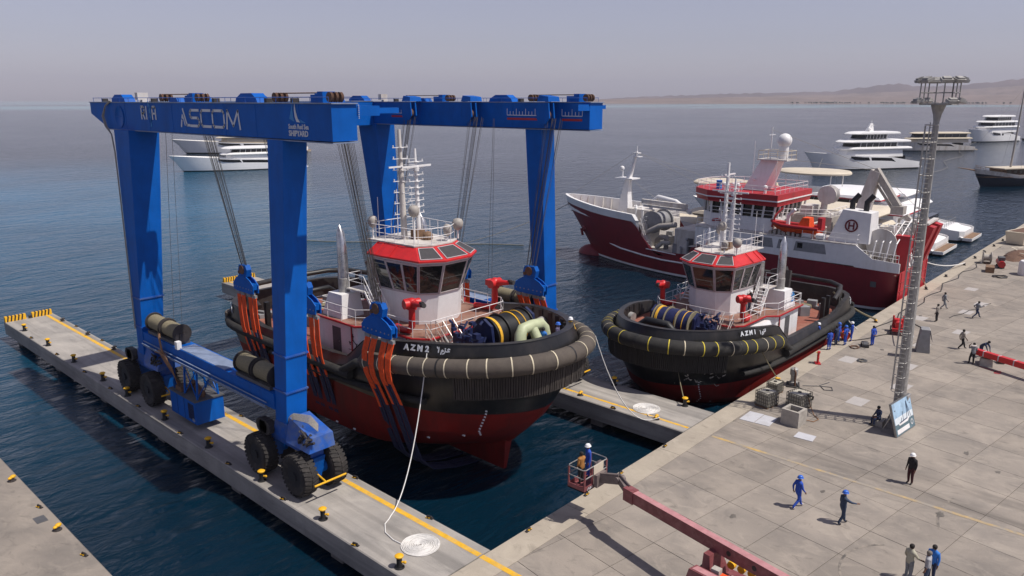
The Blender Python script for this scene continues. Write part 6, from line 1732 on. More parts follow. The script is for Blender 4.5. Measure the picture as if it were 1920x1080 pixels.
    if mast:
        zt = (tiers or [(0, 0, 0, 0, 11.3, 0)])[-1][4]*H + .9*H
        s = MB(); s.loft([[(-h*.12, -.5, zt), (h*.02, -.5, zt), (h*.02, .5, zt), (-h*.12, .5, zt)], [(-h*.10, -.25, zt+2.6*H), (-h*.05, -.25, zt+2.6*H), (-h*.05, .25, zt+2.6*H), (-h*.10, .25, zt+2.6*H)]]); s.bar((-h*.08, -1.3, zt+2.0*H), (-h*.08, 1.3, zt+2.0*H), .2, .15); s.cyl((-h*.08, 0, zt+2.5*H), (-h*.08, 0, zt+3.6*H), .06, n=6); s.ball((-h*.02, .8, zt+.7), .5, 10, 6); s.build('mast', wm, t)
    if canopy:
        for (f0, f1, w, z) in canopy:
            s = MB(); P = [(h*(f0+f1)/2 + h*(f1-f0)/2*cos(2*pi*k/28), B*w/2*sin(2*pi*k/28)) for k in range(28)]
            s.loft([[(x, y, z) for x, y in P], [(x*1.01, y*1.02, z+.25) for x, y in P], [(x*.97, y*.92, z+.5) for x, y in P]]); s.build('canopy', 'cream', t, smooth=40)
            s = MB()
            for a in (-.8, .8):
                for b in (-.6, .6): s.cyl((h*(f0+f1)/2 + a*h*(f1-f0)/2*.8, b*B*w/2, z-2.2), (h*(f0+f1)/2 + a*h*(f1-f0)/2*.8, b*B*w/2, z), .07, n=6)
            s.build('canopy_post', 'white', t)
    return t
yacht('motor_yacht', 'large white three-deck motor yacht anchored left of the light mast', (249.5, 95.5), (283.5, 75.5), 9.0, 1.0)
yacht('motor_yacht', 'nearer of the two white motor yachts seen through the boat lift legs', (108.5, 241.5), (144, 228.5), 8.5, .86, tiers=[(-.6, .30, .86, 3.6, 5.8, .12), (-.48, .22, .78, 6.2, 7.9, .2)], mast=False)
yacht('motor_yacht', 'farther cream motor yacht half hidden behind another, between the boat lift legs', (147.5, 324), (190, 296), 9.5, 1.0, cream=True, tiers=[(-.55, .42, .86, 4.1, 6.3, .1), (-.42, .30, .78, 7.0, 8.4, .15), (-.25, .2, .6, 9.4, 10.5, .15)])
yacht('dive_boat', 'older white excursion boat with dark hull partly behind the light mast', (368, 108), (398, 82), 8.0, .8, cat='boat', cream=True, hullm='white_old', bottom='hull_black', tiers=[(-.8, .55, .9, 4.6, 6.6, .05), (-.75, .45, .86, 7.6, 9.4, .05)], mast=False)
yacht('motor_yacht', 'small distant white motor yacht near the right edge with a tender astern', (473.5, 97.5), (507, 85), 10.5, 1.15, tiers=[(-.75, .6, .9, 4.4, 6.6, .06), (-.65, .5, .86, 7.4, 8.9, .1), (-.5, .3, .7, 10.0, 11.4, .12)], mast=False)
yacht('moored_yacht', 'white yacht with cream canopies moored behind the trawler', (104.5, 66), (104.5, 27.5), 9.5, .92, cat='yacht', cream=True, canopy=[(.15, .55, .8, 10.2)], tiers=[(-.8, .5, .9, 4.4, 6.4, .05), (-.75, .3, .84, 7.2, 8.4, .1)], mast=True)
yacht('moored_yacht', 'white yacht with red striped deckhouse moored beyond the trawler stern', (126.0, 66), (126.5, 28.0), 10.5, .85, cat='yacht', red=True, canopy=[(-.25, .35, .9, 10.6)], tiers=[(-.7, .5, .9, 4.4, 6.4, .05), (-.45, .3, .8, 7.2, 8.6, .1)], mast=False)
yacht('moored_yacht', 'white yacht with tan after deck, stern closest to the quay end', (140.5, 64), (141.0, 27.5), 9.0, .8, cat='yacht', tiers=[(-.55, .5, .9, 4.4, 6.2, .05), (-.4, .3, .8, 7.0, 8.2, .08)], mast=False)
# tender behind the far yacht
td = thing('tender', 'tiny dark tender floating astern of the distant white yacht', 'tender', (520, 80.5, WATER), atan2(12.5, -33.5))
g_ = rows_to_mesh([dict(xs=-2.8, xb=2.6, B=.3, z=lambda x: -.1), dict(xs=-3, xb=3.2, B=1.1, z=lambda x: .7 + max(0, x)*.12)], 12); s = MB(); skin_rows(s, g_, [0]); s.build('hull', 'hull_black', td); s = MB(); s.box(-.8, .3, -.4, .4, .3, 1.4); s.build('console', 'grey_dark', td)
# ------------------------------------------------------------------ schooner at the right edge
sl = thing('sailing_boat', 'dark blue wooden sailing boat with bare mast at the right edge', 'sailing boat', (243.0, 37.6, WATER), atan2(45-31.5, 230.9-252))
M['navy_hull'] = mat('navy_hull', (0.015, 0.022, 0.04), 0.5, nscale=1, namt=0.3)
g_ = rows_to_mesh([dict(xs=-13, xb=11.5, B=.2, z=lambda x: -1.2, kw=tk2), dict(xs=-14, xb=12.6, B=2.6, z=lambda x: .1, kw=tk2), dict(xs=-15, xb=14.8, B=3.4, z=lambda x: 2.2 + max(0, x-4)*.12, kw=tk2), dict(xs=-15.2, xb=15.6, B=3.5, z=lambda x: 3.1 + max(0, x-4)*.15, kw=tk2)], 26)
s = MB(); skin_rows(s, g_, [0, 0, 1]); s.build('hull', ['navy_hull', 'white_old'], sl, smooth=40)
s = MB(); s.prism([(-14.6, -3.0), (6, -3.1), (12, -1.5), (14.5, 0), (12, 1.5), (6, 3.1), (-14.6, 3.0)], 2.5, 2.6); s.build('deck', 'wood', sl)
s = MB(); s.box(-13, 7.5, -2.6, 2.6, 2.6, 4.6); s.build('cabin', 'wood_dark', sl); s = MB(); s.box(-13.6, 8.6, -3.1, 3.1, 4.6, 4.85); s.build('cabin_roof', 'cream', sl)
for k in range(10):
    for sg in (-1, 1):
        s = MB(); s.box(-12.2+k*2, -10.9+k*2, sg*2.6-.03, sg*2.6+.03, 3.4, 4.3); s.build('window', 'glass_black', sl)
s = MB(); s.tube([(3.5, 0, 2.6), (3.0, 0, 16), (2.7, 0, 26.5)], [.28, .22, .12], 10); s.build('mast', 'plastic', sl, smooth=50)
s = MB(); s.tube([(13.5, 0, 4.0), (17, 0, 4.6), (20.5, 0, 5.1)], [.22, .16, .08], 8); s.build('bowsprit', 'wood', sl)
s = MB()
for p in ((20.3, 0, 5.1), (-13, 0, 4.8), (3.2, 3.3, 3.2), (3.2, -3.3, 3.2)): s.cyl((2.8, 0, 25.5), p, .025, n=4)
s.build('rigging', 'rope_grey', sl)
s = railing([(8, 3.2, 3.3), (12, 1.9, 4.1), (15, 0, 4.7), (12, -1.9, 4.1), (8, -3.2, 3.3)], .9, r=.03); s.build('railing', 'wood', sl)
# ------------------------------------------------------------------ people
SPECS = []
def person(label, loc, face, pose='stand', top='cl_blue', legs=None, skin='skin', hat=None, hair='hair', shoe='shoe', short=False, h=1.76, group=None, seed=0, extra=None):
    SPECS.append(dict(label=label, loc=loc, face=face, pose=pose, top=top, legs=legs or top, skin=skin, hat=hat, hair=hair, shoe=shoe, short=short, h=h, group=group, seed=seed, extra=extra))
def skeleton(sp):
    r = random.Random(sp['seed']); p = sp['pose']
    J = dict(pelvis=(0, 0, .95), waist=(0, .0, 1.10), chest=(0, .01, 1.32), neckb=(0, .0, 1.46), neck=(0, .015, 1.53), head=(0, .03, 1.63), crown=(0, .02, 1.72), nose=(0, .125, 1.62))
    for sx, n in ((-1, 'l'), (1, 'r')):
        J['sh_'+n] = (sx*.18, 0, 1.41); J['el_'+n] = (sx*.24, -.02, 1.14); J['wr_'+n] = (sx*.25, .07, .90); J['ha_'+n] = (sx*.25, .10, .82)
        J['hi_'+n] = (sx*.09, 0, .90); J['kn_'+n] = (sx*.10, .03, .50); J['an_'+n] = (sx*.10, -.02, .09); J['to_'+n] = (sx*.12, .15, .04)
    def setl(n, kn, an, to): J['kn_'+n] = kn; J['an_'+n] = an; J['to_'+n] = to
    def seta(n, el, wr, ha): J['el_'+n] = el; J['wr_'+n] = wr; J['ha_'+n] = ha
    if p == 'walk':
        setl('l', (-.09, .20, .53), (-.09, .30, .12), (-.09, .47, .07)); setl('r', (.09, .02, .50), (.09, -.32, .14), (.10, -.18, .04))
        seta('l', (-.25, -.14, 1.17), (-.24, -.12, .93), (-.23, -.09, .85)); seta('r', (.24, .06, 1.14), (.23, .22, .95), (.22, .27, .88))
        for k in ('pelvis', 'hi_l', 'hi_r'): J[k] = (J[k][0], J[k][1], J[k][2]-.03)
    elif p == 'stride':
        setl('l', (-.09, .28, .56), (-.09, .42, .14), (-.09, .60, .09)); setl('r', (.09, -.02, .50), (.09, -.42, .18), (.10, -.30, .05))
        seta('l', (-.27, -.2, 1.2), (-.28, -.02, 1.05), (-.27, .06, 1.03)); seta('r', (.27, .14, 1.22), (.22, .38, 1.25), (.20, .47, 1.26))
        for k in J:
            if k not in ('pelvis', 'hi_l', 'hi_r') and J[k][2] > 1.0: J[k] = (J[k][0], J[k][1] + (J[k][2]-.95)*.16, J[k][2]-.03)
        for k in ('pelvis', 'hi_l', 'hi_r'): J[k] = (J[k][0], J[k][1], J[k][2]-.05)
    elif p == 'point':
        setl('l', (-.10, .14, .52), (-.11, .2, .10), (-.12, .36, .05)); setl('r', (.10, .0, .5), (.10, -.22, .10), (.11, -.06, .04))
        seta('r', (.33, .22, 1.30), (.34, .46, 1.25), (.34, .55, 1.24))
    elif p == 'talk':
        seta('r', (.28, .14, 1.18), (.30, .36, 1.05), (.30, .44, 1.00)); seta('l', (-.25, -.02, 1.14), (-.2, .14, .95), (-.18, .2, .9))
    elif p == 'hips':
        seta('l', (-.38, -.06, 1.2), (-.2, .06, 1.02), (-.14, .08, 1.0)); seta('r', (.38, -.06, 1.2), (.2, .06, 1.02), (.14, .08, 1.0))
    elif p == 'behind':
        seta('l', (-.27, -.08, 1.16), (-.12, -.17, .98), (-.04, -.18, .96)); seta('r', (.27, -.08, 1.16), (.12, -.17, .98), (.05, -.18, .95))
    elif p == 'bend':
        for k in list(J):
            x, y, z = J[k]
            if z > 1.0 or k[:2] in ('sh', 'el', 'wr', 'ha'):
                d = z - .95; a = radians(52); J[k] = (x, y*cos(a) + d*sin(a), .95 + d*cos(a) - y*sin(a)*0)
        seta('l', (-.22, .55, .95), (-.18, .62, .70), (-.17, .65, .62)); seta('r', (.22, .55, .95), (.18, .62, .70), (.17, .65, .62))
    elif p == 'hold':
        seta('l', (-.25, .06, 1.14), (-.22, .30, 1.06), (-.2, .38, 1.06)); seta('r', (.25, .06, 1.14), (.22, .30, 1.06), (.2, .38, 1.06))
    elif p == 'shoulder':
        seta('l', (-.3, .1, 1.28), (-.26, .18, 1.52), (-.2, .16, 1.58)); seta('r', (.27, .02, 1.14), (.26, .2, 1.0), (.25, .27, .95))
        setl('l', (-.11, .16, .52), (-.12, .16, .10), (-.13, .32, .05))
    elif p == 'sit':
        for k in J:
            J[k] = (J[k][0], J[k][1], J[k][2] - .45)
        for sx, n in ((-1, 'l'), (1, 'r')):
            setl(n, (sx*.12, .42, .50), (sx*.12, .40, .09), (sx*.13, .57, .04)); seta(n, (sx*.24, .10, .72), (sx*.16, .30, .60), (sx*.12, .37, .58))
            J['hi_'+n] = (sx*.10, .02, .48)
        for k in ('head', 'crown', 'neck', 'nose', 'chest', 'neckb'): J[k] = (J[k][0], J[k][1] + .08, J[k][2])
    return J
RAD = dict(pelvis=(.155, .125), waist=(.15, .115), chest=(.175, .125), neckb=(.10, .08), neck=(.058, .06), head=(.085, .105), crown=(.06, .075), nose=(.012, .012))
for n in 'lr':
    RAD.update({'sh_'+n: (.075, .075), 'el_'+n: (.05, .05), 'wr_'+n: (.034, .034), 'ha_'+n: (.036, .025), 'hi_'+n: (.105, .105), 'kn_'+n: (.07, .07), 'an_'+n: (.05, .05), 'to_'+n: (.045, .04)})
BONES = [('pelvis', 'waist', 'T'), ('waist', 'chest', 'T'), ('chest', 'neckb', 'T'), ('neckb', 'neck', 'S'), ('neck', 'head', 'S'), ('head', 'crown', 'S'), ('head', 'nose', 'S')]
for n in 'lr':
    BONES += [('neckb', 'sh_'+n, 'T'), ('sh_'+n, 'el_'+n, 'T'), ('el_'+n, 'wr_'+n, 'F'), ('wr_'+n, 'ha_'+n, 'S'), ('pelvis', 'hi_'+n, 'L'), ('hi_'+n, 'kn_'+n, 'L'), ('kn_'+n, 'an_'+n, 'L'), ('an_'+n, 'to_'+n, 'B')]
def build_people():
    temps = []
    for sp in SPECS:
        J = skeleton(sp); names = list(J); idx = {n: i for i, n in enumerate(names)}
        vs = [Vector(J[n]) for n in names]; es = [(idx[a], idx[b]) for a, b, _ in BONES]; rad = [RAD[n] for n in names]; tags = [t for _, _, t in BONES]
        for n in 'lr':
            w = Vector(J['wr_'+n]); hd = Vector(J['ha_'+n]); d = (hd-w).normalized(); sx = -1 if n == 'l' else 1
            side = d.cross(Vector((sx, 0, 0)));
            if side.length < .1: side = Vector((0, 1, 0))
            side.normalize(); cur = Vector((-sx*.3, 0, 0))
            for k, L in enumerate((.075, .085, .08, .062)):
                a = hd + d*.02 + side*(-.03 + .02*k); vs.append(hd + d*.055 + side*(-.03 + .02*k)); rad.append((.0095, .0095)); es.append((idx['ha_'+n], len(vs)-1)); tags.append('S')
                vs.append(hd + d*(.05+L*.6) + side*(-.032 + .0205*k) + cur*.045); rad.append((.008, .008)); es.append((len(vs)-2, len(vs)-1)); tags.append('S')
            vs.append(w.lerp(hd, .55) - side*.06 + cur*.04); rad.append((.011, .011)); es.append((idx['ha_'+n], len(vs)-1)); tags.append('S')
        me = bpy.data.meshes.new('tmp_body'); me.from_pydata([tuple(v) for v in vs], es, [])
        o = bpy.data.objects.new('tmp_body', me); COL.objects.link(o)
        md = o.modifiers.new('skin', 'SKIN'); md.use_smooth_shade = True
        sk = me.skin_vertices[0].data
        for i, rr in enumerate(rad): sk[i].radius = (rr[0]*1.16, rr[1]*1.16) if i < 24 and rr[0] > .045 and names[i] not in ('head', 'crown', 'neck') else rr
        for v in sk: v.use_root = False
        sk[0].use_root = True
        sb = o.modifiers.new('sub', 'SUBSURF'); sb.levels = 1; sb.render_levels = 1
        temps.append((sp, o, J, vs, es, tags))
    dg = bpy.context.evaluated_depsgraph_get()
    for sp, o, J, vs, es, tags in temps:
        me = bpy.data.meshes.new_from_object(o.evaluated_get(dg)); me.name = 'body'
        me.materials.clear()
        order = ['T', 'L', 'S', 'B']
        for mm in (sp['top'], sp['legs'], sp['skin'], sp['shoe']): me.materials.append(M[mm])
        for poly in me.polygons:
            c = poly.center; best = 9e9; bt = 'T'
            for (a, b), t_ in zip(es, tags):
                A, B_ = vs[a], vs[b]; ab = B_-A; f = max(0, min(1, (c-A).dot(ab)/max(1e-9, ab.length_squared))); d = (c-(A+ab*f)).length
                if t_ == 'T': d -= .05
                if t_ == 'L': d -= .02
                if d < best: best = d; bt = t_
            if bt == 'F': bt = 'S' if sp['short'] else 'T'
            poly.material_index = order.index(bt); poly.use_smooth = True
        k = sp['h']/1.76; f = sp['face']
        t = thing('person', sp['label'], 'person', sp['loc'], atan2(f[1], f[0]) - pi/2, sp['group'])
        b = bpy.data.objects.new('body', me); COL.objects.link(b); b.parent = t; b.scale = (k, k, k)
        hd = Vector(J['head'])*k; cr = Vector(J['crown'])*k
        up = (cr-hd).normalized(); R = Vector((0, 0, 1)).rotation_difference((Vector(J['crown'])-Vector(J['neck'])).normalized()).to_matrix()
        s = MB()
        if sp['hat']:
            prof = [(.155, 0), (.152, .012), (.128, .02), (.125, .06), (.11, .10), (.075, .13), (.02, .142)]
            s.loft([[hd + R @ Vector((rr*cos(2*pi*i/14), rr*1.12*sin(2*pi*i/14) + .012, hh + .035)) for i in range(14)] for rr, hh in prof]); s.build('helmet', sp['hat'], t, smooth=60)
        else:
            prof = [(.088, -.03), (.10, .0), (.102, .05), (.088, .095), (.05, .125), (.01, .132)]
            s.loft([[hd + R @ Vector((rr*cos(2*pi*i/12), rr*1.1*sin(2*pi*i/12) - .022, hh)) for i in range(12)] for rr, hh in prof]); s.build('hair', sp['hair'], t, smooth=60)
        if sp['extra'] == 'bands':
            s = MB()
            for n in 'lr':
                for a, b_, f_ in (('kn_', 'an_', .62), ('el_', 'wr_', .35)):
                    A = Vector(J[a+n])*k; B_ = Vector(J[b_+n])*k; c = A.lerp(B_, f_); d = (B_-A).normalized(); rr = .078 if a == 'kn_' else .06; s.loft([s.ring(c - d*.025, d, rr, 10), s.ring(c + d*.025, d, rr, 10)], False, False)
            s.build('reflective_band', 'reflect', t, smooth=60)
        if sp['extra'] == 'cloth':
            s = MB(); c = Vector(J['sh_l'])*k; s.ball((c.x+.12, c.y-.02, c.z+.11), .17, 10, 6, 1.5, 1.0, .5); s.build('cloth', 'shoe_white', t, smooth=60)
        om = o.data; bpy.data.objects.remove(o); bpy.data.meshes.remove(om)

RT = (.675, -.737); LF = (-.675, .737); FW = (.737, .676); BK = (-.737, -.676)
QG = 'workers on the quay'
person('worker in black and maroon coveralls with white helmet standing alone on the quay', (42.7, 9.4, 0), (-.95, .3), 'stand', 'cl_black', 'cl_maroon', hat='helmet_white', h=1.8, group=QG, seed=1)
person('worker in bright blue coveralls and blue helmet walking, arms at his sides', (36.0, 12.95, 0), (.85, -.5), 'walk', 'cl_blue', hat='helmet_blue', shoe='shoe_white', h=1.8, group=QG, seed=2)
person('worker in slate blue coveralls and blue helmet striding with one arm held out', (36.0, 10.7, 0), (.72, -.69), 'point', 'cl_slate', hat='helmet_blue', h=1.8, group=QG, seed=3)
person('man in beige shirt gesturing with his arm near the bottom right corner', (33.3, 6.9, 0), (.85, -.5), 'talk', 'cl_beige', 'cl_grey', skin='skin_dark', short=True, h=1.78, group=QG, seed=4)
person('man in pale grey shirt and jeans seen from behind, bottom right corner', (33.35, 6.2, 0), (-.1, .9), 'stand', 'cl_lightgrey', 'cl_jeans', hair='hair_grey', short=True, h=1.72, group=QG, seed=5)
person('man in bright blue shirt partly behind the pale grey shirted man', (33.95, 6.15, 0), (-.9, .2), 'stand', 'cl_bright', 'cl_navy', skin='skin_dark', h=1.76, group=QG, seed=6)
person('worker in navy coveralls and cap sitting at the foot of the light mast', (49.75, 13.25, 0), (-.8, .6), 'sit', 'cl_navy', hair='cl_black', h=1.76, group=QG, seed=7)
person('man in grey shirt and black trousers standing on the far quay, nearest the light mast', (78.3, 16.9, 0), (.2, .95), 'stand', 'cl_tan', 'cl_black', skin='skin_dark', h=1.75, group=QG, seed=8)
person('man in grey clothes walking on the far quay, farthest from the camera', (83.7, 17.6, 0), (.5, -.8), 'walk', 'cl_grey', 'cl_grey', skin='skin_dark', h=1.75, group=QG, seed=9)
person('man in grey leaning forward mid-stride on the far right quay', (82.1, 14.4, 0), (.7, -.7), 'stride', 'cl_grey', 'cl_navy', skin='skin_dark', h=1.75, group=QG, seed=10)
person('man in tan shirt walking towards the red boom on the quay', (70.7, 13.1, 0), (.6, -.8), 'walk', 'cl_tan', 'cl_black', skin='skin_dark', short=True, h=1.75, group=QG, seed=11)
person('man in grey-green shirt with a white cloth over his shoulders by the red boom', (67.0, 11.55, 0), (.75, .66), 'shoulder', 'cl_grey', 'cl_black', skin='skin_dark', short=True, h=1.8, group=QG, seed=12, extra='cloth')
person('worker in navy bending over the end of the red boom', (69.6, 11.5, 0), (-.3, -.9), 'bend', 'cl_navy', 'cl_navy', skin='skin_dark', h=1.76, group=QG, seed=13)
person('worker in blue coveralls standing apart with hands behind his back', (66.6, 19.0, 0), (.45, .9), 'behind', 'cl_blue', h=1.78, group=QG, seed=14)
AG = 'workers beside the stern of tug AZM1'
person('blue worker of the group by tug AZM1, nearest the camera', (62.9, 21.3, 0), (.6, .8), 'stand', 'cl_blue', group=AG, seed=15, extra='bands')
person('blue worker with white helmet leaning at the tug rail behind the group', (63.6, 22.6, .2), (.7, -.6), 'hold', 'cl_blue', hat='helmet_white', group=AG, seed=16)
person('dark blue worker in the middle of the group by tug AZM1', (64.6, 21.35, 0), (.3, .95), 'hold', 'cl_navy', group=AG, seed=17)
person('blue worker with blue helmet at the centre of the group', (65.6, 21.55, 0), (-.3, -.9), 'talk', 'cl_blue', hat='helmet_blue', group=AG, seed=18)
person('blue worker with reflective leg bands, second from the right of the group', (65.1, 20.75, 0), (.2, .95), 'hips', 'cl_blue', hat='helmet_blue', group=AG, seed=19, extra='bands')
person('blue worker at the right end of the group by tug AZM1', (66.6, 20.75, 0), (-.2, .95), 'hold', 'cl_blue', hat='helmet_white', group=AG, seed=20, extra='bands')
DG = 'crew on the tugs'
person('crewman in yellow shirt and white helmet at the bow of tug AZM2', (34.2, 26.6, 6.22), (-.3, -.9), 'hold', 'cl_yellow', 'cl_navy', hat='helmet_white', h=1.75, group=DG, seed=21)
person('crewman in pale violet shirt and blue helmet at the bow of tug AZM2', (33.0, 26.6, 6.22), (.4, -.9), 'hold', 'cl_violet', 'cl_navy', hat='helmet_blue', short=True, h=1.68, group=DG, seed=22)
person('crewman in bright blue shirt bending at the bow of tug AZM2', (31.9, 26.75, 6.22), (.9, .2), 'hold', 'cl_bright', 'cl_navy', h=1.6, short=True, group=DG, seed=23)
person('crewman with white helmet beside the near fire monitor of tug AZM1', (57.2, 26.0, 3.70), (-.3, -.9), 'stand', 'cl_black', 'cl_navy', hat='helmet_white', h=1.75, group=DG, seed=24)
BG = 'men in the lift basket'
person('man in orange-brown shirt in the lift basket with his arm along the rail', (27.55, 20.55, 1.98), (.1, .95), 'talk', 'cl_orange', 'cl_black', skin='skin_dark', short=True, h=1.72, group=BG, seed=25)
person('worker in blue coveralls and white helmet in the lift basket', (28.35, 20.72, 1.98), (-.7, .5), 'stand', 'cl_blue', hat='helmet_white', h=1.78, group=BG, seed=26)
build_people()
# ------------------------------------------------------------------ boom lift
bl = thing('boom_lift', 'faded red self-propelled boom lift with its basket out over the slip', 'boom lift', (25.9, 10.6, 0), 0)
def BLP(s, n, m, par=None, sm=None): return s.build(n, m, par or bl, sm, world=True)
K1 = Vector((27.65, 17.85, 2.42)); K0 = Vector((25.35, 7.6, 2.62)); d = (K1-K0).normalized(); sd = d.cross(Vector((0, 0, 1))).normalized(); up = sd.cross(d)
s = MB(); s.bar(K0, K1, .36, .54); bm_ = BLP(s, 'boom', 'lift_red')
s = MB(); s.bar(K0 + up*.274, K1 + up*.274 - d*.05, .345, .012); BLP(s, 'boom_top_plate', 'lift_pink', bm_)
s = MB(); s.bar(K1 - d*.5, K1 + d*.12, .43, .64); BLP(s, 'boom_collar', 'lift_red', bm_)
s = MB()
for f in (.30, .42): c = K0.lerp(K1, f); s.cyl(c - sd*.195, c - sd*.182, .11, n=16); s.cyl(c + sd*.182, c + sd*.195, .11, n=16)
BLP(s, 'access_hole', 'black', bm_)
J1 = Vector((28.2, 18.7, 2.62)); J2 = Vector((28.15, 19.75, 2.35))
s = MB(); s.bar(K1 + up*.1, J1, .26, .34); s.tube([K1 + up*.36 + sd*.1, J1 + Vector((0, 0, .25)), J2 + Vector((0, -.2, .3))], .05, 6); s.cyl(J1 - sd*.25, J1 + sd*.25, .17, n=12); BLP(s, 'knuckle', 'lift_grey', None, 40)
s = MB(); s.bar(J1, J2, .34, .42); s.bar(J1 + Vector((-.1, 0, .25)), J2 + Vector((-.1, 0, .25)), .1, .1); BLP(s, 'jib', 'lift_grey')
s = MB(); s.box(27.75, 28.55, 19.72, 19.95, 1.95, 2.6); BLP(s, 'basket_mount', 'lift_grey')
# basket: floor pan, posts, rails
bx0, bx1, by0, by1, bz = 27.05, 28.95, 19.97, 21.0, 1.85
s = MB(); s.box(bx0, bx1, by0, by1, bz, bz+.06); s.box(bx0, bx1, by0, by0+.04, bz, bz+.28); s.box(bx0, bx1, by1-.04, by1, bz, bz+.28); s.box(bx0, bx0+.04, by0+.04, by1-.04, bz, bz+.28); s.box(bx1-.04, bx1, by0+.04, by1-.04, bz, bz+.28); bk = BLP(s, 'basket', 'lift_red')
s = MB()
for x, y in ((bx0+.05, by0+.03), (bx0+.05, by1-.03), (bx1-.05, by0+.03), (bx1-.05, by1-.03), ((bx0+bx1)/2-.3, by0+.03), ((bx0+bx1)/2+.35, by0+.03)): s.box(x-.045, x+.045, y-.03, y+.03, bz+.28, bz+1.15)
BLP(s, 'basket_post', 'lift_red', bk)
s = MB()
for z in (bz+1.18, bz+.72):
    q = .12; s.tube([(bx0+.1, by0, z), (bx1-.1, by0, z), (bx1, by0+.1, z), (bx1, by1-.1, z), (bx1-.1, by1, z), (bx0+.1, by1, z), (bx0, by1-.1, z), (bx0, by0+.1, z), (bx0+.1, by0, z)], .028, 6)
BLP(s, 'basket_rail', 'galv', bk, 60)
s = MB(); s.hexa([(27.75, by0-.06, bz+.25), (28.5, by0-.06, bz+.25), (28.5, by0-.03, bz+.25), (27.75, by0-.03, bz+.25)], [(27.72, by0-.06, bz+1.2), (28.52, by0-.06, bz+1.24), (28.52, by0-.03, bz+1.24), (27.72, by0-.03, bz+1.2)]); BLP(s, 'notice_panel', 'cream', bk)
s = MB(); s.stroke([(0, 0), (.08, .14), (.16, 0)], .03, frame((27.3, by0-.003, bz+.07), (1, 0, 0), (0, 0, 1)), .01); s.stroke([(.2, 0), (.2, .14), (.3, .07), (.2, .0)], .03, frame((27.3, by0-.003, bz+.07), (1, 0, 0), (0, 0, 1)), .01); s.stroke([(.36, .14), (.36, 0)], .03, frame((27.3, by0-.003, bz+.07), (1, 0, 0), (0, 0, 1)), .01); BLP(s, 'lettering', 'letter', bk)
s = MB(); s.box(28.3, 28.8, by0+.1, by0+.35, bz+.75, bz+1.05); s.cyl((28.4, by0+.2, bz+1.0), (28.4, by0+.2, bz+1.2), .02, n=6); BLP(s, 'control_box', 'lift_grey', bk)
# turret, engine cover, chassis and wheels
s = MB(); s.prism([(24.7, 8.2), (26.9, 8.0), (27.1, 12.6), (26.6, 13.2), (25.0, 13.3)], .95, 1.25); BLP(s, 'turntable', 'lift_red')
s = MB(); s.hexa([(24.55, 9.0, 1.26), (25.15, 9.0, 1.26), (25.45, 13.1, 1.26), (24.85, 13.2, 1.26)], [(24.7, 9.0, 1.95), (25.1, 9.0, 1.95), (25.4, 12.95, 1.95), (24.95, 13.05, 1.95)]); BLP(s, 'engine_cover', 'lift_red')
s = MB(); s.hexa([(24.72, 9.2, 1.955), (25.02, 9.2, 1.955), (25.32, 12.85, 1.955), (25.02, 12.95, 1.955)], [(24.72, 9.2, 1.97), (25.02, 9.2, 1.97), (25.32, 12.85, 1.97), (25.02, 12.95, 1.97)]); BLP(s, 'cover_top', 'lift_pink')
s = MB(); s.hexa([(25.6, 12.4, 1.26), (26.9, 12.2, 1.26), (26.95, 12.7, 1.26), (25.7, 12.9, 1.26)], [(25.8, 12.6, 2.3), (26.6, 12.5, 2.3), (26.65, 12.8, 2.3), (25.85, 12.9, 2.3)]); BLP(s, 'boom_support', 'lift_red')
s = MB(); s.cyl((25.35, 10.6, 1.75), (25.55, 11.5, 1.75), .26, n=16); BLP(s, 'air_tank', 'tank', None, 40)
s = MB(); s.box(25.5, 25.8, 12.0, 12.35, 1.6, 2.0); BLP(s, 'oil_can', 'tank'); s = MB(); s.box(25.45, 25.72, 11.62, 11.95, 1.55, 1.85); BLP(s, 'oil_can', 'orange')
s = MB(); rr_ = random.Random(3)
for k in range(18): p = Vector((25.5+rr_.uniform(0, .35), 10.0+rr_.uniform(0, 2.2), 1.45)); s.tube([p, p + Vector((rr_.uniform(-.2, .2), rr_.uniform(-.3, .3), .25)), p + Vector((rr_.uniform(-.2, .2), rr_.uniform(-.4, .4), .1))], .03, 5)
BLP(s, 'hydraulic_hose', 'rusty', None, 60)
s = MB()
for k, y in enumerate((12.0, 11.55, 11.1, 10.4)): s.cyl((26.55, y, 1.75), (26.75, y, 1.75), .17, n=12)
BLP(s, 'beacon', 'yellow', None, 40)
s = MB(); s.box(25.0, 27.0, 8.6, 13.4, .55, .94); BLP(s, 'chassis', 'lift_grey')
for x in (24.7, 27.2):
    for y in (9.3, 13.2):
        s = MB(); s.lathe((x-.2, y, .5), (1, 0, 0), [(.25, 0), (.44, .0), (.5, .06), (.5, .34), (.44, .4), (.25, .4)], 22); w_ = BLP(s, 'wheel', 'tyre', None, 40)
        s = MB(); s.cyl((x-.21, y, .5), (x+.21, y, .5), .22, n=14); BLP(s, 'rim', 'lift_red', w_)

# ------------------------------------------------------------------ light mast
lm = thing('light_mast', 'tall grey floodlight mast with caged ladder standing on the quay', 'light mast', (51.1, 12.5, 0))
s = MB(); s.lathe((0, 0, 0), (0, 0, 1), [(.52, 0), (.52, .06), (.38, .07), (.36, 1), (.27, 10), (.17, 19.4)], 16); s.build('pole', 'galv', lm, smooth=40)
s = MB()
for k in range(8):
    a = 2*pi*k/8; s.extrude([(.45*cos(a), .45*sin(a), .06), (.6*cos(a), .6*sin(a), .06), (.45*cos(a), .45*sin(a), .5)], (-.02*sin(a), .02*cos(a), 0))
s.build('base_gusset', 'galv', lm)
ld = Vector((-.97, .02, 0)).normalized(); ls = Vector((-ld.y, ld.x, 0))
s = MB()
for sg in (-1, 1): s.bar(ld*.52 + ls*.2*sg + Vector((0, 0, 1.6)), ld*.42 + ls*.2*sg + Vector((0, 0, 19.2)), .05, .03)
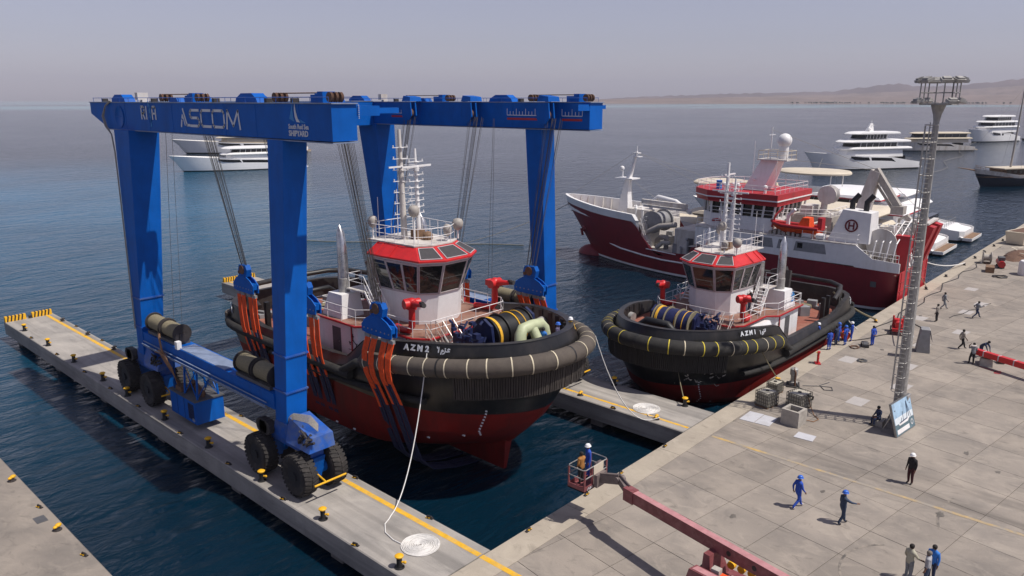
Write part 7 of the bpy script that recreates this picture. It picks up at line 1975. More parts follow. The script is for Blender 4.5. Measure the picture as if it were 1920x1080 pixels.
for k in range(58): z = 1.8 + k*.3; s.cyl(ld*(.52-.1*k/58) + ls*-.2 + Vector((0, 0, z)), ld*(.52-.1*k/58) + ls*.2 + Vector((0, 0, z)), .016, n=4)
for k in range(10): z = 2.0+k*1.9; s.bar(ld*.3 + Vector((0, 0, z)), ld*.62 + Vector((0, 0, z)), .06, .04)
s.build('ladder', 'galv', lm)
s = MB()
for k in range(18):
    z = 2.4 + k*.98
    P = [ld*(.48 + .38 + .36*cos(a)) + ls*(.36*sin(a)) + Vector((0, 0, z)) for a in [radians(q) for q in (-150, -110, -70, -35, 0, 35, 70, 110, 150)]]
    s.tube(P, .026, 4)
for q in (-110, -55, 0, 55, 110):
    a = radians(q); o_ = ld*(.86 + .36*cos(a)) + ls*(.36*sin(a)); s.bar(o_ + Vector((0, 0, 2.4)), o_ + Vector((0, 0, 19.0)), .045, .02)
s.build('ladder_cage', 'galv', lm)
s = MB(); zf = 20.2
s.lathe((0, 0, 19.3), (0, 0, 1), [(.18, 0), (.24, .35), (.42, .895)], 14)
s.prism([(-.85, -.85), (.85, -.85), (.85, .85), (-.85, .85)], zf, zf+.1); pf = s.build('platform', 'galv', lm)
rot = Matrix.Rotation(-HEAD, 4, 'Z')
s = railing([(-.85, -.85, zf+.1), (.85, -.85, zf+.1), (.85, .85, zf+.1), (-.85, .85, zf+.1)], 1.2, r=.04, closed=True, step=.85); s.build('platform_railing', 'galv', lm)
def flood(c, az, tilt, sz):
    R_ = Matrix.Rotation(az, 3, 'Z') @ Matrix.Rotation(tilt, 3, 'X'); s = MB(); s.cbox(c, (sz, sz*.75, .16), R_); s.cbox(Vector(c) + R_ @ Vector((0, 0, .12)), (sz*.7, sz*.5, .1), R_); f_ = s.build('floodlight', 'galv', lm)
    s = MB(); s.cbox(Vector(c) + R_ @ Vector((0, 0, -.09)), (sz*.9, sz*.65, .02), R_); s.build('lens', 'plate', f_)
for k in range(4):
    a = pi/4 + k*pi/2
    for da in (-.33, .33):
        x, y = 1.15*cos(a+da), 1.15*sin(a+da); flood((x, y, zf+1.42), a + da*.6 - pi/2, radians(-22), .62)
    x, y = 1.3*cos(a), 1.3*sin(a); flood((x, y, zf+.22), a - pi/2, radians(-18), .6)
s = MB(); s.box(-.35, .35, -.55, -.45, 1.2, 2.0); s.build('control_cabinet', 'galv', lm)

# ------------------------------------------------------------------ information board leaning by the mast
bd = thing('sign_board', 'large framed poster board of a ship at sea leaning by the light mast', 'sign board', (49.8, 11.55, 0), radians(-6))
lean = Matrix.Rotation(radians(-17), 4, 'X'); BW, BH = 2.85, 2.15
def bq(x0, x1, z0, z1, y0, y1, m_=lean):
    s = MB(); s.box(x0, x1, y0, y1, z0, z1); s.v = [m_ @ v for v in s.v]; return s
bq(-BW/2, BW/2, 0, BH, 0, .12).build('frame', 'steel', bd)
M['po_sky'] = mat('poster_sky', (0.36, 0.52, 0.68), 0.5, nscale=1.2, namt=0.3); M['po_sea'] = mat('poster_sea', (0.10, 0.16, 0.19), 0.5, nscale=2, namt=0.3); M['po_pale'] = mat('poster_pale', (0.66, 0.72, 0.76), 0.5, nscale=2, namt=0.1)
bq(-BW/2+.06, BW/2-.06, .06, BH-.06, -.012, -.002).build('poster', 'po_sky', bd)
bq(-BW/2+.06, BW/2-.06, .06, .75, -.018, -.0125).build('poster_sea', 'po_sea', bd)
bq(-BW/2+.2, .55, .14, .42, -.024, -.0185).build('poster_caption', 'white', bd)
bq(-BW/2+.1, BW/2-.1, .75, 1.15, -.018, -.0125).build('poster_haze', 'po_pale', bd)
s = MB(); fm_ = lean @ frame((-.9, -.026, .62), (1, 0, 0), (0, 0, 1))
s.extrude([fm_ @ Vector(p) for p in ((0, .12, 0), (.1, 0, 0), (1.35, 0, 0), (1.7, .25, 0), (1.2, .17, 0), (.3, .15, 0))], (0, -.006, 0)); s.build('poster_ship', 'white', bd)
s = MB(); s.stroke([(.2, .14), (1.3, .2)], .06, fm_, .008); s.stroke([(.75, .2), (.78, .75)], .03, fm_, .008); s.stroke([(.4, .15), (.55, .4)], .03, fm_, .008); s.stroke([(1.3, .2), (1.5, 1.25)], .035, fm_, .008); s.stroke([(1.5, 1.25), (1.6, .2)], .035, fm_, .008); s.stroke([(1.5, 1.25), (1.9, .1)], .02, fm_, .008); s.build('poster_rigging', 'cl_navy', bd)
s = MB(); m2 = lean @ frame((.98, -.025, .42), (1, 0, 0), (0, 0, 1)); s.stroke([(.15*cos(2*pi*k/14), .15*sin(2*pi*k/14)) for k in range(15)], .06, m2, .006); s.build('poster_roundel', 'white', bd)
s = MB(); s.bar((-1.1, 1.1, .02), (-1.1, .45, 1.6), .06, .06); s.bar((1.1, 1.1, .02), (1.1, .45, 1.6), .06, .06); s.build('prop', 'steel', bd)
ft = thing('seat_block', 'grey concrete block used as a seat behind the sign board', 'block', (49.75, 13.2, 0)); s = MB(); s.loft([[(-.35, -.3, 0), (.35, -.3, 0), (.35, .3, 0), (-.35, .3, 0)], [(-.33, -.28, .36), (.33, -.28, .36), (.33, .28, .36), (-.33, .28, .36)]]); s.build('block_body', 'conc_block', ft); s = MB(); s.box(-.1, .1, -.05, .05, .36, .385); s.build('lifting_eye', 'rusty', ft)

# ------------------------------------------------------------------ bollards
def bollard(label, loc, rot, group):
    t = thing('mooring_bollard', label, 'bollard', loc, rot, group)
    s = MB(); s.lathe((0, 0, 0), (0, 0, 1), [(.24, 0), (.24, .03), (.16, .05), (.13, .2), (.13, .5)], 14); s.build('post', 'black', t, smooth=40)
    s = MB(); s.lathe((0, 0, .5), (0, 0, 1), [(.13, 0), (.2, .05), (.21, .1), (.15, .15), (.03, .16)], 14); s.build('cap', 'yellow', t, smooth=40)
    s = MB(); s.cyl((.08, 0, .3), (.26, 0, .3), .05, n=8); s.ball((.27, 0, .3), .075, 10, 6); s.build('horn', 'yellow', t, smooth=40)
    return t
YL = [77.6, 71.2, 65.0, 58.9, 54.4, 48.3, 42.2, 36.0, 30.1, 24.1]
for k, y in enumerate(YL):
    bollard('black mooring bollard with yellow cap, %s from the sea end of the left jetty' % ORD[k], (18.82, y, 0), radians(-60), 'bollards along the left jetty')
for k, (x, y) in enumerate(((44.0, 30.0), (44.0, 24.1))):
    bollard('yellow capped black bollard on the right jetty by tug AZM1, %s' % ('farther from the quay', 'nearer the quay')[k], (x, y, 0), radians(-30), 'bollards on the right jetty')
def low_bollard(label, loc, rot, group, ye):
    t = thing('low_bollard', label, 'bollard', loc, rot, group)
    s = MB(); s.lathe((0, 0, 0), (0, 0, 1), [(.22, 0), (.22, .03), (.13, .06), (.12, .18)], 12); s.build('base', 'drum_dark', t, smooth=40)
    s = MB(); s.ball((.08, 0, .22), .14, 10, 6, 1.3, 1, .7); s.ball((-.1, 0, .2), .1, 10, 6, 1.2, 1, .7); s.build('head', 'yellow' if ye else 'drum_dark', t, smooth=50)
for k, (x, y, ye) in enumerate(((52.95, 21.4, 1), (74.2, 21.1, 1), (91.5, 21.2, 0), (99.9, 21.2, 0), (108.7, 21.2, 0), (114.5, 21.2, 0), (120.0, 21.2, 0), (126.0, 21.2, 0), (132.0, 21.2, 0))):
    low_bollard('low %s bollard at the quay edge, %s along from the right jetty' % ('yellow' if ye else 'dark', ORD[k]), (x, y, 0), rs.uniform(0, 3), 'low bollards along the quay edge', ye)
for k, (x, y) in enumerate(((9.45, 46.2), (9.45, 38.9))):
    low_bollard('low yellow bollard on the bottom left quay, %s' % ('farther one', 'nearer one')[k], (x, y, 0), .5, 'bollards on the left quay', 1)
for k, (x, y) in enumerate(((40.75, 24.35), (40.7, 30.6))):
    low_bollard('low yellow bollard on the right jetty slip side, %s' % ('with the white rope round it', 'under the tug bow')[k], (x, y, 0), .2, 'low bollards on the slip side', 1)
for k, y in enumerate((78.5, 72.0, 66.0)):
    low_bollard('low dark bollard on the slip side of the left jetty, %s from its sea end' % ORD[k], (22.25, y, 0), .2, 'slip side bollards of the left jetty', 0)
# ladder tops / rubber edge cleats, striped black and yellow
def cleat(label, loc, rot, group):
    t = thing('edge_cleat', label, 'cleat', loc, rot, group)
    s = MB(); s.box(-.2, .2, -.07, .07, 0, .05); s.tube([(-.17, 0, .04), (-.12, 0, .13), (.12, 0, .13), (.17, 0, .04)], .04, 6); s.build('hook', 'drum_dark', t, smooth=50)
    s = MB(); s.box(-.05, .05, -.08, .08, .05, .06); s.box(.12, .2, -.08, .08, .052, .062); s.build('stripe', 'yellow', t)
for k, y in enumerate((74.6, 68.0, 61.8, 56.7, 51.8, 45.4, 39.2, 33.3, 27.0)):
    cleat('small striped cleat on the outer edge of the left jetty, %s from its sea end' % ORD[k], (18.52, y, 0), pi/2 + .25, 'cleats on the outer edge of the left jetty')
for k, y in enumerate((75.5, 69.2, 62.5, 45.0, 38.5, 32.4, 26.2)):
    cleat('small striped cleat on the slip edge of the left jetty, %s from its sea end' % ORD[k], (22.48, y, 0), pi/2 + .25, 'cleats on the slip edge of the left jetty')
for k, x in enumerate((25.0, 29.7, 32.9, 37.6)):
    cleat('small striped cleat on the quay edge at the slip head, %s from the left jetty' % ORD[k], (x, 21.78, 0), .1, 'cleats at the slip head')
for k, y in enumerate((27.5, 26.9 + 7)):
    cleat('small striped cleat on the right jetty, %s the slip head' % ('nearer', 'farther from')[k], (40.32 if k == 0 else 44.22, y, 0), pi/2, 'cleats on the right jetty')
for k, (x, y) in enumerate(((9.55, 41.9), (9.55, 35.6))):
    cleat('small striped cleat on the bottom left quay, %s' % ('farther one', 'nearer one')[k], (x, y, 0), pi/2+.3, 'cleats on the left quay')
pl = MB(); pl.box(8.95, 9.45, 40.2, 40.95, .002, .012); tag(pl.build('steel_plate', 'grey_dark'), 'square dark steel plate flush in the bottom left quay', 'plate')
# striped end barriers on the jetties
def barrier(label, loc, L, group):
    t = thing('end_barrier', label, 'barrier', loc, 0, group)
    s = MB(); s.loft([[(-L/2, -.22, 0), (L/2, -.22, 0), (L/2, .22, 0), (-L/2, .22, 0)], [(-L/2, -.16, .5), (L/2, -.16, .5), (L/2, .16, .5), (-L/2, .16, .5)]]); s.build('barrier_body', 'yellow', t)
    n = int(L/.30)
    for k in range(n):
        x = -L/2 + .1 + k*.30; s = MB(); s.hexa([(x, -.225, .01), (x+.13, -.225, .01), (x+.13, -.2, .01), (x, -.2, .01)], [(x+.12, -.168, .5), (x+.25, -.168, .5), (x+.25, -.15, .5), (x+.12, -.15, .5)]); s.box(x+.12, x+.25, -.155, .155, .501, .506); s.build('stripe', 'black', t)
barrier('yellow and black striped stop at the left jetty end, slip side', (21.55, 82.1, 0), 1.7, 'striped stops at the jetty ends')
barrier('yellow and black striped stop at the left jetty end, open water side', (19.3, 82.1, 0), 1.75, 'striped stops at the jetty ends')
barrier('yellow and black striped stop at the right jetty end, slip side', (41.2, 82.1, 0), 1.7, 'striped stops at the jetty ends')
barrier('yellow and black striped stop at the right jetty end, far side', (43.4, 82.1, 0), 1.6, 'striped stops at the jetty ends')
for k, x in enumerate((20.55, 42.35)):
    low_bollard('dark bollard between the striped stops of the %s jetty' % ('left', 'right')[k], (x, 82.0, 0), .2, 'bollards between the striped stops', 0)

# ------------------------------------------------------------------ ropes
def coil(label, c, tail):
    t = thing('rope_coil', label, 'rope', (c[0], c[1], 0), 0, 'flaked white rope coils')
    s = MB(); P = []; n = 22*26
    for k in range(n): a = 2*pi*k/26; r_ = .06 + .88*k/n; w_ = .012*sin(k*.37) + .008*sin(k*1.9); P.append(((r_+w_)*cos(a), (r_+w_)*sin(a), .035 + .006*sin(k*.9)))
    s.tube(P, .0185, 5); s.build('coil', 'rope_white', t, smooth=60)
    s = MB(); s.cyl((0, 0, .002), (0, 0, .02), .93, n=40); s.build('coil_core', 'rope_grey', t)
    s = MB(); s.tube([Vector(p) - Vector((c[0], c[1], 0)) for p in tail], .03, 6); s.build('rope_tail', 'rope_white', t, smooth=60)
def sagline(a, b, sag, n=14):
    a = Vector(a); b = Vector(b); return [a.lerp(b, k/n) - Vector((0, 0, sag*4*(k/n)*(1-k/n))) for k in range(n+1)]
tail = [(20.05, 25.4, .03), (20.0, 26.0, .03), (20.15, 26.8, .03), (20.6, 27.4, .04), (21.0, 27.6, .05)] + sagline((21.2, 27.7, .1), (26.15, 30.3, 6.9), 1.7)
coil('flat white rope coil on the left jetty with a line rising to tug AZM2', (20.6, 24.75, 0), tail)
tail = [(41.4, 25.0, .03), (41.0, 25.2, .03), (40.7, 24.9, .06), (41.0, 24.3, .06), (40.75, 24.1, .2), (40.5, 24.3, .12)] + sagline((40.3, 24.6, 0.0), (37.6, 27.2, 5.9), 1.5)
coil('flat white rope coil on the right jetty with a line drooping to tug AZM2', (41.8, 25.8, 0), tail)
def line(label, pts, r, m_='rope_grey', nm='mooring_line'):
    s = MB(); s.tube(pts, r, 5); tag(s.build(nm, m_, smooth=60), label, 'rope')
line('pale mooring line from the yellow bollard to the shoulder of tug AZM1', sagline((52.95, 21.45, .25), (51.6, 23.0, 3.9), .25), .045, 'rope_tan')
line('thin line from the bow of tug AZM1 to the right jetty bollard', sagline((44.0, 24.2, .5), (47.2, 26.8, 1.9), .1), .035, 'rope_tan')
line('thick mooring hawser from the stern of tug AZM1 to the quay', sagline((74.2, 21.1, .3), (71.6, 24.4, 2.9), .3), .09, 'rope_tan')
line('white rope hanging from the stern of tug AZM1 to the quay', [(71.2, 23.8, 2.8), (70.9, 23.0, 2.2), (70.7, 22.4, .6), (70.6, 21.6, .02)], .05, 'rope_white')
line('slack line from the trawler stern bollard up to its deck', sagline((91.5, 21.2, .3), (91.5, 22.6, 2.6), .1), .04, 'rope_tan')
line('taut white gangway hawser from the trawler stern to the far quay', sagline((108.7, 21.2, .3), (96.0, 22.6, 2.2), .4), .06, 'rope_white')
line('line from the trawler bow running down into the sea to the left', sagline((90.2, 70.9, 5.2), (78.0, 86.0, WATER), .8), .05, 'rope_grey')
line('floating orange and white boom line off the trawler bow', [(88 - k*1.6, 78 + k*2.2 + .6*sin(k), WATER+.02) for k in range(16)], .06, 'rope_tan')
line('anchor line of the large white motor yacht at its bow', sagline((252.5, 93.5, 3.6), (241, 91, WATER), .4), .05, 'rope_grey')
line('floating chain of buoys between the distant yacht and the sailing boat', [(473 - k*14, 95 - k*2.1 + 2*sin(k*1.3), WATER+.1) for k in range(16)], .05, 'rope_grey')
line('black hose trailing along the quay edge towards the trawler', [(70.5 + k*2.1, 20.1 + .35*sin(k*1.7) + .15*sin(k*.6), .03) for k in range(22)], .045, 'black', 'hose')
line('dark hose lying on the far quay between two walking men', [(80.5 + k*1.1, 16.3 - k*.22 + .12*sin(k*2), .02) for k in range(9)], .035, 'black', 'hose')
line('thin black hose lying from the red pump cart to the tug stern', [(71.0 - k*.6, 18.9 + k*.25 + .1*sin(k), .03) for k in range(8)], .04, 'black', 'hose')

# ------------------------------------------------------------------ crates, tanks and clutter near the quay corner
def ibc(label, loc, rot, sz, group):
    t = thing('caged_tank', label, 'tank', loc, rot, group); w, d_, h_ = sz
    s = MB(); s.loft([[(-w/2+.04, -d_/2+.04, .14), (w/2-.04, -d_/2+.04, .14), (w/2-.04, d_/2-.04, .14), (-w/2+.04, d_/2-.04, .14)], [(-w/2+.04, -d_/2+.04, h_-.1), (w/2-.04, -d_/2+.04, h_-.1), (w/2-.04, d_/2-.04, h_-.1), (-w/2+.04, d_/2-.04, h_-.1)], [(-w/2+.14, -d_/2+.14, h_-.02), (w/2-.14, -d_/2+.14, h_-.02), (w/2-.14, d_/2-.14, h_-.02), (-w/2+.14, d_/2-.14, h_-.02)]]); s.build('bottle', 'ibc', t)
    s = MB(); s.cyl((0, 0, h_-.03), (0, 0, h_+.03), .12, n=12); s.build('filler_cap', 'drum_dark', t)
    s = MB(); n = 6
    for sx in (-1, 1):
        for k in range(n+1):
            f = -w/2 + w*k/n; s.bar((f, sx*d_/2, .1), (f, sx*d_/2, h_), .03, .03); f = -d_/2 + d_*k/n; s.bar((sx*w/2, f, .1), (sx*w/2, f, h_), .03, .03)
        for k in range(5):
            z = .15 + (h_-.15)*k/4; s.bar((-w/2, sx*d_/2, z), (w/2, sx*d_/2, z), .035, .035); s.bar((sx*w/2, -d_/2, z), (sx*w/2, d_/2, z), .035, .035)
    s.build('cage', 'cage', t)
    s = MB()
    for x in (-w/2+.1, 0, w/2-.1): s.box(x-.08, x+.08, -d_/2, d_/2, 0, .1)
    s.build('pallet', 'wood', t)
ibc('caged plastic tank nearer the water, beside the right jetty corner', (47.9, 20.0, 0), radians(-12), (1.2, 1.0, 1.1), 'caged tanks on the quay')
ibc('caged plastic tank with rags on its lid, next to the concrete box', (49.0, 18.2, 0), radians(-10), (1.35, 1.1, 1.15), 'caged tanks on the quay')
ibc('small grey caged box behind the caged tanks by the quay edge', (50.6, 20.6, 0), radians(-5), (.95, .8, .85), 'caged tanks on the quay')
cb_ = thing('concrete_box', 'open topped concrete box with a dark opening on the quay', 'box', (46.2, 17.4, 0), radians(-4))
s = MB(); w, h_ = 1.15, 1.05
for (x0, x1, y0, y1) in ((-w/2, w/2, -.6, -.42), (-w/2, w/2, .42, .6), (-w/2, -.4, -.42, .42), (.4, w/2, -.42, .42)): s.box(x0, x1, y0, y1, .003, h_)
s.build('box_wall', 'conc_block', cb_); s = MB(); s.box(-.4, .4, -.42, .42, .1, .15); s.build('box_floor', 'black', cb_)
pm = thing('pump', 'upright grey pump with pipes and base plate at the quay edge', 'pump', (52.9, 20.2, 0), .4)
s = MB(); s.box(-.6, .6, -.45, .45, .003, .08); s.build('base_plate', 'drum_dark', pm); s = MB(); s.lathe((0, 0, .08), (0, 0, 1), [(.3, 0), (.3, .2), (.2, .25), (.22, .7), (.28, .75), (.28, 1.2), (.15, 1.3)], 14); s.build('motor', 'galv', pm, smooth=40); s = MB(); s.cyl((.35, .1, .08), (.35, .1, 1.0), .1, n=10); s.cyl((-.35, -.1, .08), (-.35, -.1, 1.15), .07, n=10); s.tube([(-.35, -.1, 1.1), (-.2, 0, 1.3), (0, 0, 1.35)], .06, 8); s.build('pipe', 'rusty', pm, smooth=50)
line('black hose running from the pump past the caged tanks', [(52.9, 20.1, .4), (52.7, 19.8, .1), (52.2, 19.2, .04), (51.2, 18.6, .04), (50.3, 18.2, .04), (49.9, 17.6, .5), (49.4, 17.4, .9), (48.9, 17.6, 1.1)], .05, 'black', 'hose')
line('brown cable looping between the concrete box and the caged tank', [(46.9, 17.2, .5), (47.1, 16.9, .1), (47.3, 16.5, .03), (47.9, 16.4, .03), (48.4, 16.9, .03), (48.9, 17.3, .3), (49.0, 17.6, .9)], .03, 'hose', 'cable')
line('grey cable looped on the quay beyond the pump', [(53.2, 19.6, .03), (54.0, 18.6, .03), (54.3, 17.9, .03), (53.7, 17.6, .03), (53.4, 18.1, .03), (54.1, 18.7, .03), (55.2, 18.4, .03)], .03, 'grey_dark', 'cable')
def sheet(label, poly, m_='plate', th=.03):
    s = MB(); s.prism(poly, .002, th); tag(s.build('flat_sheet', m_), label, 'sheet', 'pale flat sheets on the quay')
sheet('pale flat sheet nearer the quay edge, one of two lying together', [(44.45, 20.3), (44.55, 19.35), (46.25, 19.4), (46.15, 20.35)])
sheet('pale flat sheet beside the concrete box, one of two lying together', [(44.56, 19.3), (44.65, 18.35), (46.25, 18.45), (46.2, 19.35)])
sheet('small pale flat sheet lying alone near the yellow line', [(44.2, 16.55), (44.3, 15.4), (45.2, 15.5), (45.15, 16.6)])
M['patch'] = mat('patch_concrete', (0.40, 0.375, 0.36), 0.85, nscale=1.5, namt=0.06)
for k, (x, y) in enumerate(((52.9, 15.6), (61.5, 19.2), (58.0, 14.2), (63.0, 15.2), (78.5, 18.4), (84.0, 15.6), (69.5, 15.9), (95.0, 17.5), (88.5, 15.2), (76.0, 14.3))):
    s = MB(); s.prism([(x-.8, y-.5), (x+.8, y-.62), (x+.85, y+.5), (x-.75, y+.6)], .002, .004); s.build('repair_patch', 'patch', quay)
M['stain'] = mat('oil_stain', (0.13, 0.115, 0.10), 0.7, nscale=2, namt=0.3)
for k, (x, y, r_) in enumerate(((62.0, 18.2, .5), (79.5, 18.6, .3), (49.0, 8.0, .3), (40.3, 7.3, .35), (47.5, 6.1, .25), (33.0, 15.0, .25), (38.6, 12.6, .2), (66.0, 18.0, .3), (73.0, 16.5, .25))):
    s = MB(); rg2 = random.Random(k); s.prism([(x + r_*rg2.uniform(.5, 1.2)*cos(2*pi*i/12), y + r_*.6*rg2.uniform(.5, 1.2)*sin(2*pi*i/12)) for i in range(12)], .002, .0045); s.build('oil_stain', 'stain', quay)
M['red_stain'] = mat('red_stain', (0.25, 0.03, 0.035), 0.7, nscale=3, namt=0.3)
s = MB(); rg2 = random.Random(3); s.prism([(66.3 + .5*rg2.uniform(.5, 1.3)*cos(2*pi*i/14), 9.6 + .35*rg2.uniform(.5, 1.2)*sin(2*pi*i/14)) for i in range(14)], .002, .0045); s.build('paint_spill', 'red_stain', quay)
s = MB(); s.prism([(66.2, 9.8), (66.4, 9.7), (66.9, 10.9), (66.8, 11.0)], .002, .0045); s.build('paint_spill', 'red_stain', quay)
# red stand pipes
def hydrant(label, loc, rot):
    t = thing('standpipe', label, 'standpipe', loc, rot)
    s = MB(); s.box(-.35, .35, -.22, .22, .003, .05); s.build('foot', 'pipe_red', t); s = MB(); s.cyl((-.12, 0, .05), (-.12, 0, 1.0), .07, n=10); s.cyl((.14, 0, .05), (.14, 0, .85), .07, n=10); s.bar((-.3, 0, .55), (.32, 0, .55), .1, .1); s.cyl((-.12, -.1, .98), (-.12, .1, .98), .11, n=10); s.build('pipe', 'red', t, smooth=40); s = MB(); s.lathe((.14, 0, .85), (0, 0, 1), [(.15, 0), (.15, .04), (.04, .05)], 12); s.build('valve_wheel', 'yellow', t)
hydrant('red twin standpipe at the quay edge between tug AZM1 and the pump', (58.9, 20.7, 0), .5)
cp = thing('pump_cart', 'small red wheeled pump cart behind the light mast', 'cart', (71.9, 18.5, 0), .3)
s = MB(); s.box(-.9, .9, -.5, .5, .35, .6); s.build('frame', 'pipe_red', cp); s = MB(); s.cyl((-.6, 0, .85), (.5, 0, .85), .3, n=14); s.box(.2, .8, -.35, .35, .6, 1.2); s.build('engine', 'red', cp); s = MB(); s.cyl((.85, .4, .3), (.85, .4, 1.4), .08, n=8); s.cyl((.85, -.4, .3), (.85, -.4, 1.4), .08, n=8); s.build('handle', 'red', cp)
for x in (-.6, .6):
    s = MB(); s.cyl((x, -.62, .25), (x, -.52, .25), .25, n=14); s.cyl((x, .52, .25), (x, .62, .25), .25, n=14); s.build('wheel_pair', 'tyre', cp)
# electrical cabinets
eb = thing('power_cabinet', 'tall grey power cabinet with slanted doors beside the light mast', 'cabinet', (67.9, 15.4, 0), radians(20))
s = MB(); s.extrude([(-.55, -.5, .003), (-.55, .5, .003), (-.55, .3, 2.0), (-.55, -.35, 2.0)], (1.1, 0, 0)); s.build('case', 'grey', eb); s = MB(); s.hexa([(-.5, -.53, .1), (.5, -.53, .1), (.5, -.505, .1), (-.5, -.505, .1)], [(-.5, -.42, .9), (.5, -.42, .9), (.5, -.40, .9), (-.5, -.40, .9)]); s.build('door', 'white_old', eb); s = MB(); s.hexa([(-.5, -.62, 1.0), (.5, -.62, 1.0), (.5, -.6, 1.0), (-.5, -.6, 1.0)], [(-.5, -.38, 1.98), (.5, -.38, 1.98), (.5, -.36, 1.98), (-.5, -.36, 1.98)]); s.build('door', 'white_old', eb)
eb = thing('switch_cabinet', 'narrow pale switch cabinet on legs between the light mast and the power cabinet', 'cabinet', (65.6, 16.0, 0), radians(12))
s = MB(); s.box(-.35, .35, -.3, .3, .35, 1.65); s.build('case', 'white_old', eb); s = MB(); s.box(-.4, .4, -.36, .36, 1.65, 1.72); s.build('roof', 'white', eb); s = MB()
for x in (-.28, .28):
    for y in (-.24, .24): s.box(x-.04, x+.04, y-.04, y+.04, .003, .35)
s.build('stand', 'drum_dark', eb)
line('thick black cable arching from the power cabinet to the pump cart', [(67.9, 15.6, 1.95), (68.3, 16.4, 2.1), (69.5, 17.4, 1.2), (71.0, 18.2, .7)], .05, 'black', 'cable')
# red lattice boom lying at the right
rbm = thing('red_boom', 'long bright red steel boom lying on blocks at the right edge', 'boom', (67.6, 11.4, .95), atan2(8.0-11.4, 65.9-67.35))
s = MB(); s.box(-.2, 14, -.2, .2, -.22, .22); s.build('beam', 'red', rbm); s = MB()
for k in range(9): s.box(.6+k*1.2, .68+k*1.2, -.21, .21, -.2, .225)
s.build('clamp', 'plate', rbm)
for k, (x, y) in enumerate(((67.75, 10.7), (64.4, 4.0))):
    t = thing('support_block', 'grey concrete block carrying the red boom, %s' % ('nearer its free end', 'outside the picture edge')[k], 'block', (x, y, 0), .2)
    s = MB(); s.loft([[(-.7, -.45, 0), (.7, -.45, 0), (.7, .45, 0), (-.7, .45, 0)], [(-.62, -.4, .6), (.62, -.4, .6), (.62, .4, .6), (-.62, .4, .6)]]); s.build('block_body', 'conc_block', t); s = MB(); s.box(-.5, .5, -.3, .3, .6, .72); s.build('packing', 'wood', t)
t = thing('small_tank', 'small dark cylinder lying beside the red boom support block', 'tank', (68.9, 9.9, 0), .6); s = MB(); s.cyl((-.35, 0, .25), (.35, 0, .25), .25, n=14); s.build('drum_body', 'drum_dark', t, smooth=40); s = MB(); s.box(-.25, .25, -.2, .2, .003, .06); s.build('saddle', 'wood', t)
# gear on the quay beside the blue workers
t = thing('welding_cart', 'low grey welding cart with cables by the group of blue workers', 'cart', (66.0, 19.4, 0), .4)
s = MB(); s.box(-.5, .5, -.25, .25, .12, .3); s.build('tray', 'grey_dark', t); s = MB(); s.tube([(-.5, .2, .3), (-.8, .2, .6), (-.8, -.2, .6), (-.5, -.2, .3)], .025, 5); s.build('handle', 'steel', t); s = MB()
for x in (-.35, .35): s.cyl((x, -.3, .1), (x, .3, .1), .1, n=10)
s.build('wheel_pair', 'tyre', t)
t = thing('mooring_buoy', 'round orange fender float behind the blue workers', 'float', (66.7, 21.3, 0), 0); s = MB(); s.ball((0, 0, .42), .42, 16, 10); s.build('float_body', 'orange', t, smooth=60); s = MB(); s.lathe((0, 0, .8), (0, 0, 1), [(.1, 0), (.12, .06), (.05, .12)], 10); s.build('eye', 'black', t)
for k, (x, y) in enumerate(((65.0, 19.9), (61.9, 18.3))):
    t = thing('cable_heap', 'small heap of %s on the quay, %s' % (('orange cable', 'grey netting')[k], ('at the feet of the blue workers', 'between the standpipe and the lone blue worker')[k]), 'cable heap', (x, y, 0))
    s = MB(); rg2 = random.Random(k); s.tube([((.25+.3*rg2.random())*cos(i*.9), (.2+.25*rg2.random())*sin(i*.9), .03+.015*(i % 4)) for i in range(30)], .03, 5); s.build('loops', ('rusty', 'grey_dark')[k], t, smooth=60)
# far end of the quay: skip, rubble, pipes, tanks
t = thing('rubbish_skip', 'rusty pale open skip at the far end of the quay', 'skip', (133.5, 18.4, 0), radians(-12))
s = MB(); s.hexa([(-4.2, -1.1, .1), (4.2, -1.1, .1), (4.2, 1.1, .1), (-4.2, 1.1, .1)], [(-4.6, -1.3, 1.9), (4.6, -1.3, 1.9), (4.6, 1.3, 1.9), (-4.6, 1.3, 1.9)]); s.build('bin', 'cream', t); s = MB(); s.box(-4.2, 4.2, -1.0, 1.0, 1.905, 1.93); s.build('load', 'rusty', t)
t = thing('rubble_pile', 'low pile of brown earth and planks at the far end of the quay', 'rubble', (120.0, 17.0, 0))
s = MB(); rg2 = random.Random(4); s.loft([[(a*4.5*rg2.uniform(.85, 1.1)*cos(2*pi*i/18), a*2.0*rg2.uniform(.85, 1.1)*sin(2*pi*i/18), z) for i in range(18)] for a, z in ((1, 0), (.8, .35), (.5, .6), (.2, .8))]); s.build('earth', 'rusty', t)
for k in range(8):
    a = rg2.uniform(0, 3); x, y = rg2.uniform(-3, 3), rg2.uniform(-1.4, 1.4); s = MB(); s.bar((x-1.2*cos(a), y-1.2*sin(a)*.5, .7), (x+1.2*cos(a), y+1.2*sin(a)*.5, .85), .16, .06); s.build('plank', 'cream', t)
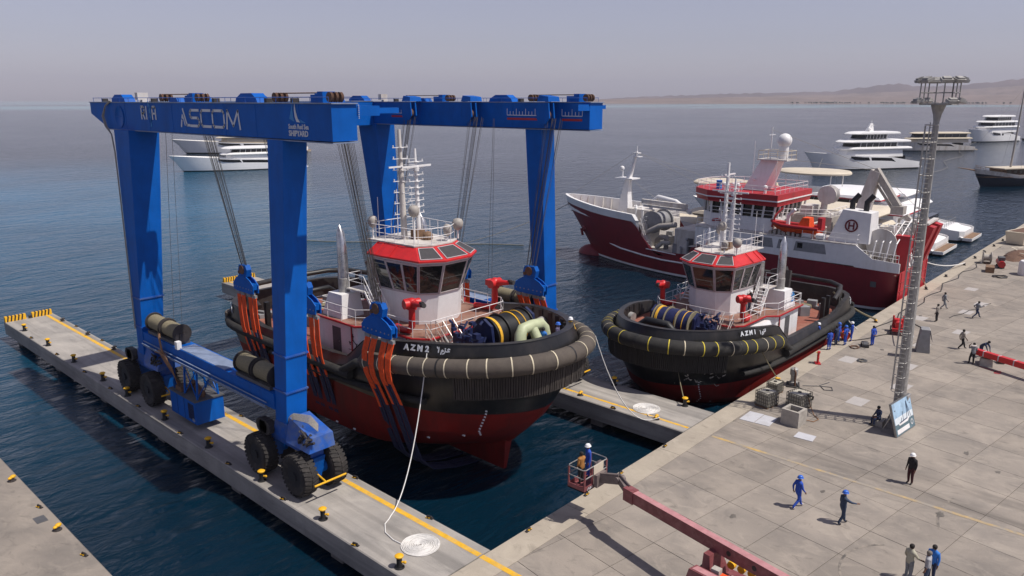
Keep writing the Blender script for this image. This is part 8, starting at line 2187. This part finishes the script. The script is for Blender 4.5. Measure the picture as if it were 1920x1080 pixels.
t = thing('white_tank', 'white cylindrical tank at the right edge of the far quay', 'tank', (107.6, 14.2, 0)); s = MB(); s.lathe((0, 0, 0), (0, 0, 1), [(1.05, 0), (1.05, 1.5), (.9, 1.7), (.2, 1.75)], 24); s.build('shell', 'white', t, smooth=40); s = MB(); s.lathe((0, 0, 1.74), (0, 0, 1), [(.25, 0), (.25, .1), (.05, .12)], 14); s.build('manhole', 'white_old', t)
t = thing('air_compressor', 'red air compressor with tank among the far quay clutter', 'compressor', (110.5, 17.6, 0), .3); s = MB(); s.cyl((-1.3, 0, .55), (1.3, 0, .55), .4, n=16); s.build('air_tank', 'pipe_red', t, smooth=40); s = MB(); s.box(-.8, .4, -.35, .35, .95, 1.35); s.build('engine', 'grey_dark', t); s = MB()
for x in (-.9, .9): s.box(x-.08, x+.08, -.35, .35, .003, .2)
s.build('feet', 'drum_dark', t)
t = thing('wooden_crate', 'small brown wooden crate on the far quay', 'crate', (106.6, 18.0, 0), .2); s = MB(); s.box(-.9, .9, -.45, .45, .003, .7); s.build('crate_body', 'wood', t); s = MB()
for k in range(4): s.box(-.92, .92, -.47, -.452, .05+k*.17, .17+k*.17)
s.build('board', 'rusty', t)
t = thing('cable_drum', 'grey cabin-like cable reel at the far quay edge', 'cable reel', (112.0, 19.4, 0), .3); s = MB(); s.lathe((0, -.5, .75), (0, 1, 0), [(.2, 0), (.75, .02), (.75, .1), (.4, .12), (.4, .88), (.75, .9), (.75, .98), (.2, 1.0)], 20); s.build('reel', 'plastic', t, smooth=40); s = MB(); s.box(-.4, .4, -.35, .35, .003, .15); s.build('chock', 'wood', t)
t = thing('cable_heap', 'flat dark heap of cable on the far right quay', 'cable heap', (104.0, 16.4, 0)); s = MB(); s.tube([((.5+.35*rg2.random())*cos(i*.8), (.5+.35*rg2.random())*sin(i*.8), .05+.03*(i % 4)) for i in range(40)], .06, 5); s.build('loops', 'drum_dark', t, smooth=60)
t = thing('fender_float', 'large tan cylindrical float hanging at the trawler stern', 'fender', (99.4, 24.2, WATER-.2), .5); s = MB(); s.lathe((-1.5, 0, .7), (1, 0, 0), [(.3, 0), (.85, .3), (.9, 1.5), (.85, 2.7), (.3, 3.0)], 18); s.build('float_body', 'cream', t, smooth=50); s = MB(); s.lathe((-1.6, 0, .7), (1, 0, 0), [(.1, 0), (.2, .1)], 10); s.build('eye', 'drum_dark', t)
